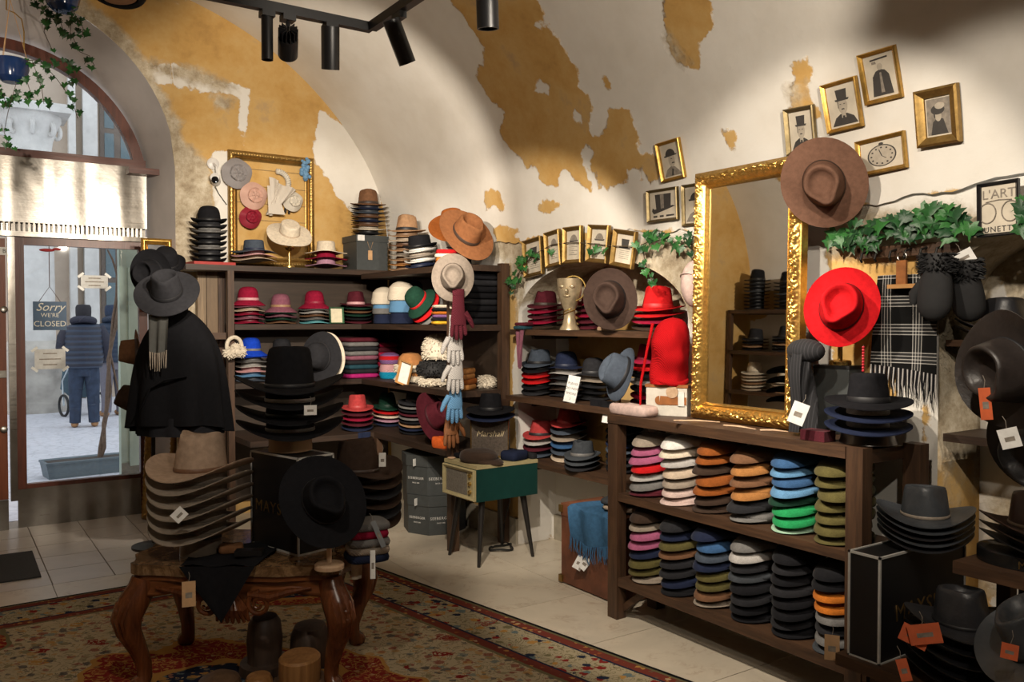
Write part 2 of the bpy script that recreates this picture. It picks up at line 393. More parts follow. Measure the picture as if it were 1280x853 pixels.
# splayed reveal of the doorway
REV = flat('reveal_grey', (.50, .46, .44), .85, 0, .06, 5, .15, 30)
DY = 7.10; RI = .985
def rev(u, v):
    if u < .2: s = -1; k = u/.2; x0, z0 = AC-AR, AZ*k; x1, z1 = AC-RI, 2.52*k
    elif u > .8: s = 1; k = (1-u)/.2; x0, z0 = AC+AR, AZ*k; x1, z1 = AC+RI, 2.52*k
    else:
        a = PI*(1-(u-.2)/.6); x0, z0 = AC+AR*math.cos(a), AZ+AR*math.sin(a); x1, z1 = AC+RI*math.cos(a), 2.52+RI*math.sin(a)
    return (x0+(x1-x0)*v, FY+(DY+.12-FY)*v, z0+(z1-z0)*v)
struct(MB().grid(rev, 60, 3).build('wall_reveal', REV), 'plain grey plastered reveal of the arched doorway')
# remaining walls of the room, behind and beside the camera
m = MB().grid(lambda u, v: (VX-VA-.02, -2.5+(FY+2.5)*u, 2.05*v), 60, 20)
wl = struct(m.build('wall_left', PLASTER), 'opposite side wall of old plaster'); c = vcoords(wl)
attr(wl, 'ochre', np.array([noise.noise(Vector((p[1], p[2], 3)))-.1 for p in c.tolist()])); attr(wl, 'stone', np.full(len(c), -1.0))
m = MB().grid(lambda u, v: (VX-VA+.001+(2*VA-.002)*u, -2.5, ztop(VX-VA+.001+(2*VA-.002)*u)*v), 60, 30)
wb = struct(m.build('wall_back', PLASTER), 'rear end wall of old plaster'); c = vcoords(wb)
attr(wb, 'ochre', np.array([noise.noise(Vector((p[0], p[2], 3)))-.1 for p in c.tolist()])); attr(wb, 'stone', np.full(len(c), -1.0))
# floor: grout bed and tiles
fl = struct(MB().bx((VX-VA-.05, -2.5, -.05), (NB, DY+.25, -.004)).build('floor', flat('grout', (.20, .17, .14), .9)), 'tiled floor, beige marble slabs and small porcelain tiles by the door')
def marble(name, base, vein, sc):
    m, nt, b = new_mat(name); oi = N(nt, 'ShaderNodeObjectInfo'); v = coords(nt)
    va = N(nt, 'ShaderNodeVectorMath', operation='ADD'); nt.links.new(v, va.inputs[0])
    sv = N(nt, 'ShaderNodeVectorMath', operation='SCALE'); nt.links.new(oi.outputs['Location'], sv.inputs[0]); sv.inputs['Scale'].default_value = 3.3; nt.links.new(sv.outputs[0], va.inputs[1])
    n1 = noise_(nt, va.outputs[0], sc, 8, .65, 1.2); n2 = noise_(nt, va.outputs[0], 1.3*sc, 10, .7, 2.5)
    c = ramp(nt, n1, [(.3, tuple(x*.86 for x in base)), (.6, base), (.8, tuple(min(1, x*1.1) for x in base))])
    ve = ramp(nt, n2, [(.46, (0, 0, 0)), (.5, (1, 1, 1)), (.54, (0, 0, 0))])
    msk = math_(nt, 'MULTIPLY', ve, ramp(nt, noise_(nt, va.outputs[0], 2.0*sc, 3), [(.5, (0, 0, 0)), (.68, (1, 1, 1))]))
    nt.links.new(mixc(nt, math_(nt, 'MULTIPLY', msk, .7), c, vein), b.inputs['Base Color'])
    b.inputs['Roughness'].default_value = .32; return m
MARB = marble('marble_slab', (.56, .49, .385), (.30, .19, .12), 3.0); PORC = marble('porcelain_tile', (.50, .45, .40), (.42, .37, .33), 2.0)
def tiles(x0, nx, y0, ny, s, g, mat_, keep):
    me = MB().box((0, 0, -.01), (s-g, s-g, .02)).mesh('tile', mat_, smooth=False)
    for i in range(nx):
        for j in range(ny):
            x, y = x0+s*(i+.5), y0+s*(j+.5)
            if keep(x, y): link('tile', me, None, fl, (x, y, 0))
tiles(2.92-.6*7, 8, 3.65-.6*6, 11, .6, .004, MARB, lambda x, y: (y < 5.2 or x > 1.9) and y < 6.5 and not (x < -.5 and y > 4.5) and x < 3.4)
tiles(.523-.3265*4, 7, 5.45, 5, .3265, .007, PORC, lambda x, y: x < 1.85)
me_ = MB().box((0, 0, -.01), (.2115, .3195, .02)).mesh('tile', PORC, smooth=False)
for k in range(5): link('tile', me_, None, fl, (1.611, 5.6133+.3265*k, 0))

# ------------------------------------------------------------------ doorway
REDWOOD = wood('red_wood', (.050, .012, .006), (.125, .030, .013), 2, 1, .4); REDWOODX = wood('red_wood_x', (.050, .012, .006), (.125, .030, .013), 0, 1, .4)
ORWOOD = wood('orange_wood', (.12, .028, .009), (.22, .06, .018), 2, 1, .45)
def steel_mat():
    m, nt, b = new_mat('brushed_steel'); v = coords(nt, 'Object', (1.2, 1, 60)); n = noise_(nt, v, 3, 6); n2 = noise_(nt, coords(nt), 2.5, 6)
    nt.links.new(ramp(nt, n2, [(.3, (.20, .18, .15)), (.6, (.33, .31, .28)), (.8, (.44, .42, .385))]), b.inputs['Base Color'])
    b.inputs['Metallic'].default_value = 1; nt.links.new(ramp(nt, n, [(.3, (.27,)*3), (.7, (.36,)*3)]), b.inputs['Roughness'])
    wv = N(nt, 'ShaderNodeTexNoise'); wv.inputs['Scale'].default_value = 4; wv.inputs['Detail'].default_value = 1; nt.links.new(coords(nt, 'Object', (1, 1, .15)), wv.inputs['Vector'])
    bump(nt, b, math_(nt, 'ADD', math_(nt, 'MULTIPLY', n, .04), math_(nt, 'ADD', math_(nt, 'MULTIPLY', n2, 1.0), math_(nt, 'MULTIPLY', wv.outputs[0], 12))), .35, .012); return m
STEEL = steel_mat(); GLASS = glass_pane('window_glass', refl=.16)
d1 = struct(bpy.data.objects.new('door_1', None), 'glazed side panel of the shop doorway with red wooden frame'); COL.objects.link(d1); d1.location = (0, DY, 0)
fr = MB(); x0, x1 = .465, 1.35
fr.bx((x0, -.03, .28), (.523, .03, 2.10)); fr.bx((1.291, -.03, 0), (x1, .03, 2.10)); fr.bx((.523, -.03, 2.043), (1.291, .03, 2.10)); fr.bx((.523, -.03, .282), (1.291, .03, .312))
fr.build('door_frame', REDWOOD, d1)
MB().bx((x0, -.022, 0), (1.29, .02, .282)).build('kick_plate', STEEL, d1)
MB().bx((.52, -.004, .31), (1.293, .004, 2.045)).build('pane', GLASS, d1)
MB().bx((.42, -.035, .2), (.465, .03, 2.10)).build('door_post', STEEL, d1)
d2 = struct(bpy.data.objects.new('door_2', None), 'brown wooden door leaf with round locks and steel kick plate'); COL.objects.link(d2); d2.location = (0, DY, 0)
MB().bx((-.62, -.045, .22), (.405, .02, 2.08)).build('door_leaf', ORWOOD, d2)
MB().bx((-.62, -.05, 0), (.405, .02, .215)).build('kick_plate', STEEL, d2)
for px, py, r in ((5, 387, .024), (5, 537, .024)):
    q = onY(px, py, DY-.05); MB().lathe([(r, -.004), (r, .008), (r*.7, .012), (0, .012)], 20).build('lock', STEEL, d2, (q.x, -.05, q.z), (PI/2, 0, 0))
q = onY(3, 468, DY-.05); MB().box((0, 0, 0), (.05, .012, .05)).build('lock_plate', STEEL, d2, (q.x, -.05, q.z))
q = onY(4, 314, DY-.05); stk = MB().box((0, 0, 0), (.05, .004, .055)).build('sticker', flat('paper', (.72, .71, .68), .8), d2, (q.x, -.048, q.z))
INK = flat('ink', (.03, .03, .03), .6)
text('B', .04, INK, stk, basis((.006, -.0035, 0), (1, 0, 0), (0, 0, 1), (0, -1, 0)))
tb = struct(bpy.data.objects.new('trim_1', None), 'scratched stainless steel shutter box above the door with a row of vent slots'); COL.objects.link(tb); tb.location = (0, DY, 0)
m = MB(); m.bx((-.64, -.07, 2.20), (1.345, .05, 2.665)); m.bx((-.64, -.07, 2.10), (1.345, .05, 2.135)); m.bx((-.64, .0, 2.13), (1.345, .05, 2.21)); m.build('shutter_box', STEEL, tb)
m = MB()
sl = MB().box((0, 0, 0), (.013, .02, .066)).mesh('vent_fin', STEEL, smooth=False)
for k in range(62): link('vent_fin', sl, None, tb, (-.6+k*.0312, -.06, 2.168))
MB().bx((1.20, -.20, 2.60), (1.42, -.07, 2.645)).build('ledge', REDWOODX, tb)
w1 = struct(bpy.data.objects.new('window_1', None), 'arched fanlight with red wooden frame above the door'); COL.objects.link(w1); w1.location = (0, DY, 0)
def ringseg(u, v):
    a0 = math.asin((2.665-2.5)/1.0); a = a0+(PI-2*a0)*u; k = int(round(v*4)) % 4
    r = (1.0, 1.0, .925, .925)[k]; y = (.04, -.04, -.04, .04)[k]
    return (AC+r*math.cos(a), y, 2.5+r*math.sin(a))
MB().grid(ringseg, 48, 4).build('window_frame', REDWOOD, w1)
MB().bx((AC-.97, -.045, 2.665), (AC+.985, .04, 2.725)).build('window_rail', REDWOODX, w1)
poly = [(.93*math.cos(a)+AC, 2.5+.93*math.sin(a)) for a in np.linspace(.245, PI-.245, 40)]
MB().prism(poly, -.003, .003, Matrix.Rotation(PI/2, 4, 'X')).build('pane', GLASS, w1)
# ------------------------------------------------------------------ shelving
DW = dict(c1=(.012, .007, .004), c2=(.058, .030, .017))
DWX = wood('dark_wood_x', DW['c1'], DW['c2'], 0); DWY = wood('dark_wood_y', DW['c1'], DW['c2'], 1); DWZ = wood('dark_wood_z', DW['c1'], DW['c2'], 2)
MWX = wood('mid_wood_x', (.022, .011, .006), (.11, .054, .026), 0); MWY = wood('mid_wood_y', (.022, .011, .006), (.11, .054, .026), 1); MWZ = wood('mid_wood_z', (.022, .011, .006), (.11, .054, .026), 2)
SFY, SRX = 6.30, 2.79          # front planes of the corner shelving
def part(name, a, b, m_, parent): return MB().bx(a, b).build(name, m_, parent, smooth=False)
su = thing('corner_shelf', 'dark rustic wooden corner shelving filled with hats beside the doorway', 'shelf')
for z in (1.90, 1.47, 1.035):
    x0 = 1.46 if z > 1.8 else 1.80
    part('shelf_board', (x0, SFY, z-.04), (WX-.02, FY-.02, z), DWX, su)
for z in (1.865, 1.47, 1.035):
    part('shelf_board', (SRX, 4.79, z-.04), (WX-.015, SFY-.003, z), DWY, su)
part('bench_board', (2.74, 4.83, .61), (WX-.02, 6.25, .65), DWY, su); part('bench_board', (1.80, 5.95, .61), (2.737, FY-.02, .65), DWX, su)
for x, y in ((1.77, SFY+.0), (1.77, FY-.1)): part('post', (x-.02, y, 0), (x+.025, y+.055, 1.86), MWZ, su)
part('post', (2.735, 4.775, 0), (2.795, 4.83, 1.825), MWZ, su); part('post', (3.125, 4.775, 0), (3.185, 4.83, 1.88), MWZ, su)
part('post', (2.735, 5.90, 0), (2.785, 5.95, .61), MWZ, su)
part('back_panel', (1.80, FY-.018, .1), (WX-.02, FY-.006, 1.86), wood('back_wood', (.03, .02, .013), (.055, .035, .023), 0), su)
part('back_panel', (WX-.012, 4.86, .9), (WX-.002, FY-.03, 1.84), wood('back_wood2', (.03, .02, .013), (.055, .035, .023), 1), su)
for k, (a, b) in enumerate(((1.60, 1.66), (1.665, 1.745))): part('side_board', (a, 6.55, .1), (b, 6.60, 1.86), wood('side_board_%d' % k, (.10, .065, .035), (.34, .24, .14) if k == 0 else (.2, .13, .07), 2), su)
for k, z in enumerate((1.36, .95)): part('side_rail', (1.52, SFY+.06, z), (1.76, SFY+.09, z+.05), MWX, su)
# niche shelves
for z, nm in ((1.44, 'upper'), (1.01, 'middle'), (.60, 'lowest')):
    o = thing('niche_shelf', '%s dark plank shelf across the arched niche, carrying hats' % nm, 'shelf', (0, 0, z))
    part('board', ({'upper': 3.12, 'middle': 3.085, 'lowest': 3.14}[nm], 3.31 if z < 1.3 else 3.2, -.035), (NB-.01, 4.67 if z > .7 else 4.66, 0), MWY, o)
    for y in (3.35, 4.45): part('bracket', (3.16, y, -.06), (NB-.01, y+.03, -.035), DWX, o)
# low cabinet of flat caps
cb = thing('cap_cabinet', 'long dark wooden open cabinet holding stacked flat caps, mirror leaning on top', 'cabinet')
CX0, CX1, CY0, CY1 = 2.80, 3.13, 1.87, 3.30
for x, y in ((CX0, CY1-.07), (CX0, CY0), (CX1-.06, CY1-.07), (CX1-.06, CY0-.06)):
    part('post', (x, y, 0), (x+.06, y+.07, 1.03 if y < 2.5 else .985), MWZ, cb)
part('top_board', (CX0-.005, CY0+.07, .985), (CX1, CY1, 1.03), MWY, cb)
part('shelf_board', (CX0+.005, CY0+.07, .598), (CX1, CY1-.07, .636), MWY, cb)
part('shelf_board', (CX0+.005, CY0-.02, .17), (CX1, CY1-.0705, .211), MWY, cb)
part('end_rail', (CX0+.06, CY0+.005, .97), (CX1-.06, CY0+.05, 1.02), MWX, cb)
MB().box((CX0+.06, CY1-.14, .11), (.03, .24, .03), (math.radians(-38), 0, 0)).build('brace', MWY, cb, smooth=False)
# low bench beside the cabinet, nearer the camera, with a raised plank
be = thing('display_bench', 'low two tier wooden bench carrying leather hats and a black hat box', 'bench')
part('lower_board', (2.55, .75, .315), (3.15, 1.80, .355), MWY, be); part('upper_board', (2.74, .75, .675), (3.18, 1.50, .715), MWY, be)
for x in (2.72, 3.06):
    for y in (.80, 1.73): part('leg', (x, y, 0), (x+.05, y+.05, .315), MWZ, be)
for x in (2.95, 3.10):
    for y in (.80, 1.42): part('upright', (x, y, .355), (x+.045, y+.045, .675), MWZ, be)
part('end_panel', (2.78, 1.785, .02), (3.05, 1.80, .315), flat('grey_panel', (.10, .11, .10), .6), be)

# ------------------------------------------------------------------ hats
CN = {'black': (.011, .011, .013), 'charcoal': (.022, .022, .025), 'grey': (.16, .155, .15), 'light grey': (.42, .40, .38), 'navy': (.016, .022, .050), 'blue': (.04, .10, .22),
 'royal blue': (.010, .055, .50), 'sky blue': (.12, .27, .46), 'teal': (.13, .38, .42), 'dark green': (.012, .045, .028), 'green': (.02, .28, .09), 'mint': (.34, .52, .38), 'olive': (.10, .085, .03),
 'chestnut': (.075, .042, .032), 'fawn': (.40, .29, .21), 'brown': (.17, .085, .045), 'dark brown': (.045, .028, .020), 'tan': (.34, .20, .11), 'camel': (.36, .16, .05), 'beige': (.50, .40, .30), 'cream': (.66, .58, .46), 'white': (.70, .68, .64), 'taupe': (.30, .25, .20),
 'red': (.50, .012, .014), 'coral red': (.42, .05, .05), 'crimson': (.26, .010, .035), 'burgundy': (.085, .014, .022), 'mauve': (.23, .085, .12), 'lilac': (.40, .22, .30), 'pink': (.60, .33, .34), 'pale pink': (.56, .42, .38), 'magenta': (.40, .02, .15),
 'orange': (.50, .15, .02), 'rust': (.24, .07, .015), 'yellow': (.70, .38, .03), 'purple': (.20, .10, .24), 'rose': (.36, .10, .19), 'slate blue': (.06, .075, .10), 'slate': (.052, .058, .066), 'turquoise': (.01, .25, .42), 'dark teal': (.02, .06, .08)}
PROF = {'fedora': [(1, 0), (.972, .2), (.935, .45), (.90, .68), (.87, .84), (.82, .94), (.74, .99), (.62, 1), (.48, 1), (.32, 1), (.16, 1), (0, 1)],
 'dome': [(1, 0), (.978, .2), (.948, .42), (.905, .62), (.83, .78), (.71, .90), (.54, .97), (.36, 1), (.18, 1.01), (0, 1.01)],
 'tall': [(1, 0), (.97, .2), (.93, .45), (.86, .68), (.76, .83), (.63, .93), (.47, .985), (.3, 1), (.15, 1), (0, 1)],
 'flat': [(1, 0), (.968, .3), (.938, .62), (.915, .86), (.885, .95), (.82, 1.0), (.66, .99), (.42, .98), (.2, .98), (0, .98)]}
def ss(a, b, x): t = max(0, min(1, (x-a)/(b-a))); return t*t*(3-2*t)
ST = { # crown profile, height, crease, pinch, brim width, brim shape, amplitude
 'fedora': ('fedora', .118, 'tear', .30, .062, 'snap', 1.0), 'wide': ('fedora', .118, 'tear', .30, .088, 'snap', 1.0), 'trilby': ('fedora', .105, 'centre', .30, .046, 'snap', 1.2),
 'bowler': ('dome', .118, None, 0, .044, 'bowler', 1.0), 'cloche': ('dome', .115, None, 0, .055, 'cloche', 1.0), 'brimmed': ('dome', .112, None, 0, .075, 'floppy', 1.0), 'bucket': ('dome', .112, None, 0, .048, 'floppy', .8),
 'sinamay': ('flat', .085, None, 0, .10, 'floppy', 1.6), 'cowboy': ('fedora', .150, 'cattle', .36, .098, 'cowboy', .62), 'western': ('fedora', .135, 'tear', .14, .105, 'cowboy', .55),
 'outback': ('fedora', .112, 'tear', .26, .090, 'cowboy', .52), 'gambler': ('flat', .10, 'centre', .10, .082, 'cowboy', .22), 'porkpie': ('flat', .085, None, 0, .040, 'bowler', .8), 'alpine': ('tall', .145, 'centre', .2, .050, 'snap', 1.2), 'boater': ('flat', .09, None, 0, .07, 'flat', 0)}
HA, HBY = .083, .098
def brim_z(shape, th, r, amp):
    s, c = math.cos(th), math.sin(th)          # s: sideways, c: +1 at the back, -1 in front
    if shape == 'snap': return amp*((-.016*r*r if c < 0 else .012*r*r)*abs(c)+.010*s*s*r*r)
    if shape == 'bowler': return amp*(.022*s*s*r**2.2-.006*c*c*r*r+.008*r**5)
    if shape == 'cloche': return amp*(-.040*r)
    if shape == 'floppy': return amp*(-.010*r+.006*r*math.sin(3*th+.6))
    if shape == 'cowboy': return amp*(.075*abs(s)**2.2*r**1.8-.020*c*c*r**1.5)
    return 0.0
HM = {}
def hat_meshes(style):
    if style in HM: return HM[style]
    prof, h, crease, pinch, bw, shape, amp = ST[style]; n = 44
    def crown_pt(sc, zf, th, off=0.0):
        x = (HA*sc+off)*math.cos(th); y = (HBY*sc+off)*math.sin(th); z = h*zf
        if prof == 'fedora' or crease: z += h*.07*zf*(-y/HBY)
        topness = ss(.80, 1.0, zf)
        rr = sc
        if crease == 'tear': z -= .042*(1-ss(.40, .84, math.hypot(x/(HA*(.98 if y > 0 else .98+.50*y/HBY)), (y-.004)/(HBY*.98))))*topness
        elif crease == 'centre': z -= .026*math.exp(-(x/.024)**2)*(1-ss(.6, .95, abs(y)/HBY))*topness
        elif crease == 'cattle':
            z -= (.036*math.exp(-((abs(x)-.046)/.018)**2)*(1-ss(.62, .98, abs(y-.01)/HBY))+.042*math.exp(-(x/.027)**2))*topness
        if pinch and y < .02:
            k = pinch*math.exp(-((y+.062)/.038)**2)*ss(.25, .85, zf); x *= 1-k
        return (x, y, z)
    P = PROF[prof]
    c = MB(); c.grid(lambda u, v: crown_pt(*P[int(round(v*(len(P)-1)))], 2*PI*u), n, len(P)-1, True)
    b = MB(); R = 7
    def bp(u, v, lo):
        th = 2*PI*u; r = v
        ca, sa = math.cos(th), math.sin(th)
        ww = bw*(1+.06*sa*sa) if shape != 'cowboy' else bw*(1-.16*sa*sa)
        k = 0 if r < .001 else 1
        shrink = 1-(.13*amp*r*r*abs(ca)**2.2 if shape == 'cowboy' else 0)
        x = (HA+ww*r*shrink)*ca; y = (HBY+ww*r)*sa
        return (x, y, brim_z(shape, th, r, amp)-lo)
    b.grid(lambda u, v: bp(u, v, 0), n, R, True); b.grid(lambda u, v: bp(u, v, .0035), n, R, True)
    o1 = R*n; o2 = (R+1)*n+R*n
    for k in range(n): b.f.append((o1+k, o1+(k+1) % n, o2+(k+1) % n, o2+k))
    d = MB()
    zb = (.012, .19) if style not in ('cowboy', 'western', 'outback') else (.01, .10)
    d.grid(lambda u, v: crown_pt(1-.135*(zb[0]+(zb[1]-zb[0])*v), zb[0]+(zb[1]-zb[0])*v, 2*PI*u, .0022 if 0 < v < 1 else .0004), n, 4, True)
    mn = min(q[2] for q in b.v)
    HM[style] = (c.mesh('crown', None, True, 180), b.mesh('brim', None, True, 60), d.mesh('hatband', None, True, 60), mn); return HM[style]
BAND = {}
def hat(style, col, label, M, group=None, band=None, leather=False, under=None, cat='hat', parts=('crown', 'brim', 'hatband'), name=None, scale=1.0, nested=False):
    c, b, d, mn = hat_meshes(style); m_ = felt(CN[col] if isinstance(col, str) else col, leather=leather)
    nm = name or {'cowboy': 'cowboy_hat', 'western': 'cowboy_hat', 'outback': 'leather_hat', 'bowler': 'bowler_hat', 'cloche': 'cloche_hat', 'brimmed': 'brimmed_hat', 'bucket': 'brimmed_hat', 'sinamay': 'occasion_hat', 'gambler': 'gambler_hat', 'porkpie': 'porkpie_hat', 'alpine': 'felt_hat', 'trilby': 'trilby_hat'}.get(style, 'fedora_hat')
    o = thing(nm, label, cat, (0, 0, 0), (0, 0, 0), group); o.matrix_world = M
    if scale != 1.0: o.scale = (scale,)*3
    ns = None
    if 'crown' in parts: link('crown', c, m_, o, scale=ns)
    if 'brim' in parts: link('brim', b, m_, o)
    if band != 'none':
        bc = CN[band] if band else tuple(x*.55 for x in (CN[col] if isinstance(col, str) else col))
        link('hatband', d, flat('ribbon_%d_%d_%d' % tuple(int(x*999) for x in bc), bc, .55, 0, .15, 80), o, scale=ns)
    return o
ORD = ['topmost', 'second from top', 'third from top', 'fourth from top', 'fifth from top', 'sixth from top', 'seventh from top', 'eighth from top', 'ninth from top', 'tenth from top']
NOUN = {'fedora': 'felt fedora', 'wide': 'wide brimmed felt fedora', 'trilby': 'narrow brimmed felt hat', 'bowler': 'felt bowler hat', 'cloche': 'felt cloche hat', 'brimmed': 'round brimmed felt hat', 'bucket': 'round brimmed felt hat', 'sinamay': 'woven occasion hat', 'cowboy': 'cowboy hat', 'western': 'cowboy hat', 'outback': 'leather hat', 'gambler': 'flat crowned felt hat', 'porkpie': 'low felt hat', 'alpine': 'tall felt hat', 'boater': 'flat brimmed hat'}
def TR(x, y, z, rz=0.0, rx=0.0, ry=0.0): return Matrix.Translation((x, y, z)) @ Euler((rx, ry, rz)).to_matrix().to_4x4()
def stack(x, y, z, items, dz, rz, where, grp, leather=False, jit=.0013, scale=1.0, tilt=(0, 0)):
    """items listed from the top down: (style, colour, band)"""
    n = len(items); zz = z - hat_meshes(items[-1][0])[3]*scale + .001
    R0 = Euler((tilt[0], tilt[1], 0)).to_matrix().to_4x4()
    for k in range(n):
        i = n-1-k; it = items[i]; band = it[2] if len(it) > 2 else None
        if n == 1: lab = '%s %s %s' % (it[1], NOUN[it[0]], where)
        else: lab = '%s %s, %s in stack %s' % (it[1], NOUN[it[0]], ORD[i], where)
        off = R0 @ Vector((random.uniform(-jit, jit), random.uniform(-jit, jit), zz-z)); sk = scale*(1-.006*i)
        M = Matrix.Translation((x+off.x, y+off.y, z+off.z)) @ R0 @ Matrix.Rotation(rz+random.uniform(-.025, .025), 4, 'Z')
        hat(it[0], it[1], lab, M, grp, band, leather, scale=sk, nested=i > 0)
        zz += max(dz, .044*scale)*1.0 if (i == 1 and items[0][0] == 'cloche') else dz*random.uniform(.95, 1.05)
    return zz
def face(px, py, d, normal, roll=0.0):
    """matrix for a hat shown with its crown pointing along `normal`, seen at pixel px,py at depth d; front of the hat points down, turned by roll"""
    p = onD(px, py, d); n_ = Vector(normal).normalized(); up = Vector((0, 0, 1)); f = -(up-n_*up.dot(n_)).normalized()   # downhill
    y = -f; x = y.cross(n_)
    return basis(p, x, y, n_) @ Matrix.Rotation(roll, 4, 'Z')
TOCAM = lambda p: (vC-Vector(p)).normalized()
# knit caps, flat caps, folded textiles
def cap_mesh(w=.112, l=.122, h=.062, seed=0):
    m_ = MB(); n = 28
    prof = [(.0, 0), (.86, 0), (.95, .10), (1.0, .32), (1.0, .55), (.96, .78), (.85, .93), (.58, .99), (.28, 1), (0, 1.01)]
    def fn(u, v):
        r, z = prof[int(round(v*(len(prof)-1)))]; th = 2*PI*u
        wob = 1+.05*noise.noise(Vector((math.cos(th)*1.5+seed, math.sin(th)*1.5, z*1.5)))+.03*noise.noise(Vector((math.cos(th)*4+seed, math.sin(th)*4, z*3)))*r
        y = l*r*math.sin(th)*wob; return (w*r*math.cos(th)*wob, y+.006, h*z*(1-.22*(-y/l if y < 0 else 0))*(1+.10*noise.noise(Vector((r*3*math.cos(th)+seed, r*3*math.sin(th), 1)))))
    m_.grid(fn, n, len(prof)-1, True); return m_.mesh('cap_crown', None, True, 180)
def visor_mesh(h=.062):
    m_ = MB()
    def fn(u, v, lo):
        a = PI*(1.10+.80*u); t = v
        r0 = (.106, .108); ext = .050*math.sin(PI*u)**.7
        x = (r0[0])*math.cos(a)*(1+.02*t); y = r0[1]*math.sin(a)-ext*t
        return (x, y, .020-.026*t*t*math.sin(PI*u)-.012*abs(math.cos(a))**2*t-lo)
    m_.grid(lambda u, v: fn(u, v, 0), 18, 4); m_.grid(lambda u, v: fn(u, v, .005), 18, 4)
    w_ = 19; o2 = 19*5
    for k in range(18): m_.f.append((4*w_+k, 4*w_+k+1, o2+4*w_+k+1, o2+4*w_+k))
    return m_.mesh('visor', None, True, 60)
CAPS = [cap_mesh(seed=k*3.1) for k in range(4)]; VISOR = visor_mesh()
def tweed(col):
    key = 'tweed_'+col.replace(' ', '_')
    if key in MATS: return MATS[key]
    c = CN[col]; m, nt, b = new_mat(key); MATS[key] = m
    n = noise_(nt, coords(nt), 260, 3, .8); n2 = noise_(nt, coords(nt), 12, 4)
    f = math_(nt, 'ADD', math_(nt, 'MULTIPLY', n, .6), math_(nt, 'MULTIPLY', n2, .4))
    nt.links.new(ramp(nt, f, [(.36, tuple(x*.62 for x in c)), (.52, c), (.66, tuple(min(1, x*1.35) for x in c))]), b.inputs['Base Color'])
    b.inputs['Roughness'].default_value = .95; b.inputs['Specular IOR Level'].default_value = .08; b.inputs['Sheen Weight'].default_value = .08
    bump(nt, b, n, .35, .003); return m
def cap_stack(x, y, z, cols, H, where, grp, rz=-PI/2):
    n = len(cols); dz = H/n
    for k in range(n):
        i = n-1-k; col = cols[i]
        lab = '%s flat cap, %s in stack %s' % (col, ORD[i], where)
        o = thing('flat_cap', lab, 'cap', (x+random.uniform(-.008, .008), y+random.uniform(-.006, .006), z+k*dz), rz+random.uniform(-.16, .16), grp)
        o.scale = (.90, .92, dz/.066*.97); o.rotation_euler.x = random.uniform(-.02, .02); o.rotation_euler.y = random.uniform(-.02, .02)
        link('cap_crown', random.choice(CAPS), tweed(col), o); link('visor', VISOR, tweed(col), o, (0, 0, .002 if k else .014), None, (1, 1, (1.2 if k else .45)*.066/dz))
        link('button', BUTTON, tweed(col), o, (0, .006, .062), None, (1, 1, 1 if i == 0 else .25))
BUTTON = MB().sphere((0, 0, 0), (.009, .009, .006), 8, 5).mesh('button')
def slab(w, d, h, folds=2, seed=0):
    """folded textile: soft rounded slab, the fold facing -y"""
    m_ = MB(); n = 36
    def fn(u, v):
        a = 2*PI*u; k = v
        ca, sa = math.cos(a), math.sin(a); e = .42
        x = w/2*math.copysign(abs(ca)**e, ca); y = d/2*math.copysign(abs(sa)**e, sa)
        zz = [0, .0, .12, .5, .88, 1, 1][int(round(k*6))]; r = [0, .88, .975, 1.0, .975, .88, 0][int(round(k*6))]
        z = h*zz
        if r > .9 and folds > 1: r *= 1-.02*abs(math.sin(zz*PI*folds))
        z += .25*h*noise.noise(Vector((x*14+seed, y*14, 0)))*(zz if r > 0 else zz)*.5
        return (x*r, y*r, z)
    m_.grid(fn, n, 6, True); return m_.mesh('folded_cloth', None, True, 50)
SLABS = {}
def folded(x, y, z, w, d, cols, dz, where, grp, rz=0.0, noun='folded scarf', cat='scarf', name='folded_scarf', knit=False, tilt=0.0):
    key = (w, d, dz)
    if key not in SLABS: SLABS[key] = [slab(w, d, dz*.97, 2, s) for s in (0, 5)]
    n = len(cols)
    for k in range(n):
        i = n-1-k; lab = '%s %s, %s in pile %s' % (cols[i], noun, ORD[i], where) if n > 1 else '%s %s %s' % (cols[i], noun, where)
        o = link(name, random.choice(SLABS[key]), felt(CN[cols[i]], knit=knit), None, (x+random.uniform(-.006, .006), y+random.uniform(-.006, .006), z+k*dz), (0, tilt, rz+random.uniform(-.05, .05)))
        tag(o, lab, cat, grp)
def FXf(px, Y=6.46): r = ray(px, 400); return r.x/r.y*Y
def RYf(px, X): r = ray(px, 400); return r.y/r.x*X
# ------------------------------------------------------------------ hats on the corner shelving
def F(s, *cols): return [(s,)+((c,) if isinstance(c, str) else c) for c in cols]
G1 = 'hats stacked on the corner shelving'
stack(FXf(262), 6.45, 1.925, F('bowler', 'black', 'charcoal', 'grey', 'charcoal', 'black', 'grey', 'charcoal', 'black'), .0415, -.3, 'beside the security camera', G1)
stack(FXf(318, 6.40), 6.40, 1.935, F('sinamay', ('slate blue', 'navy'), 'pink', 'beige'), .03, .2, 'under the crimson fascinator', G1, scale=.9)
stack(FXf(408, 6.40), 6.40, 1.915, F('sinamay', ('cream', 'cream'), ('crimson', 'none'), ('lilac', 'none')), .05, -.2, 'beside the dark square hat box', G1, scale=.9)
stack(FXf(461), 6.46, 2.185, F('fedora', ('brown', 'dark brown'), 'navy', 'slate blue', 'brown', 'navy', 'brown', 'cream', 'black'), .033, -.35, 'on the dark square hat box', G1)
stack(3.0, RYf(509, 3.0), 1.867, F('fedora', ('tan', 'black'), 'tan', 'beige', 'brown', 'tan', 'taupe', 'tan', 'camel', 'tan'), .037, -.7, 'between hat box and black leather hat', G1)
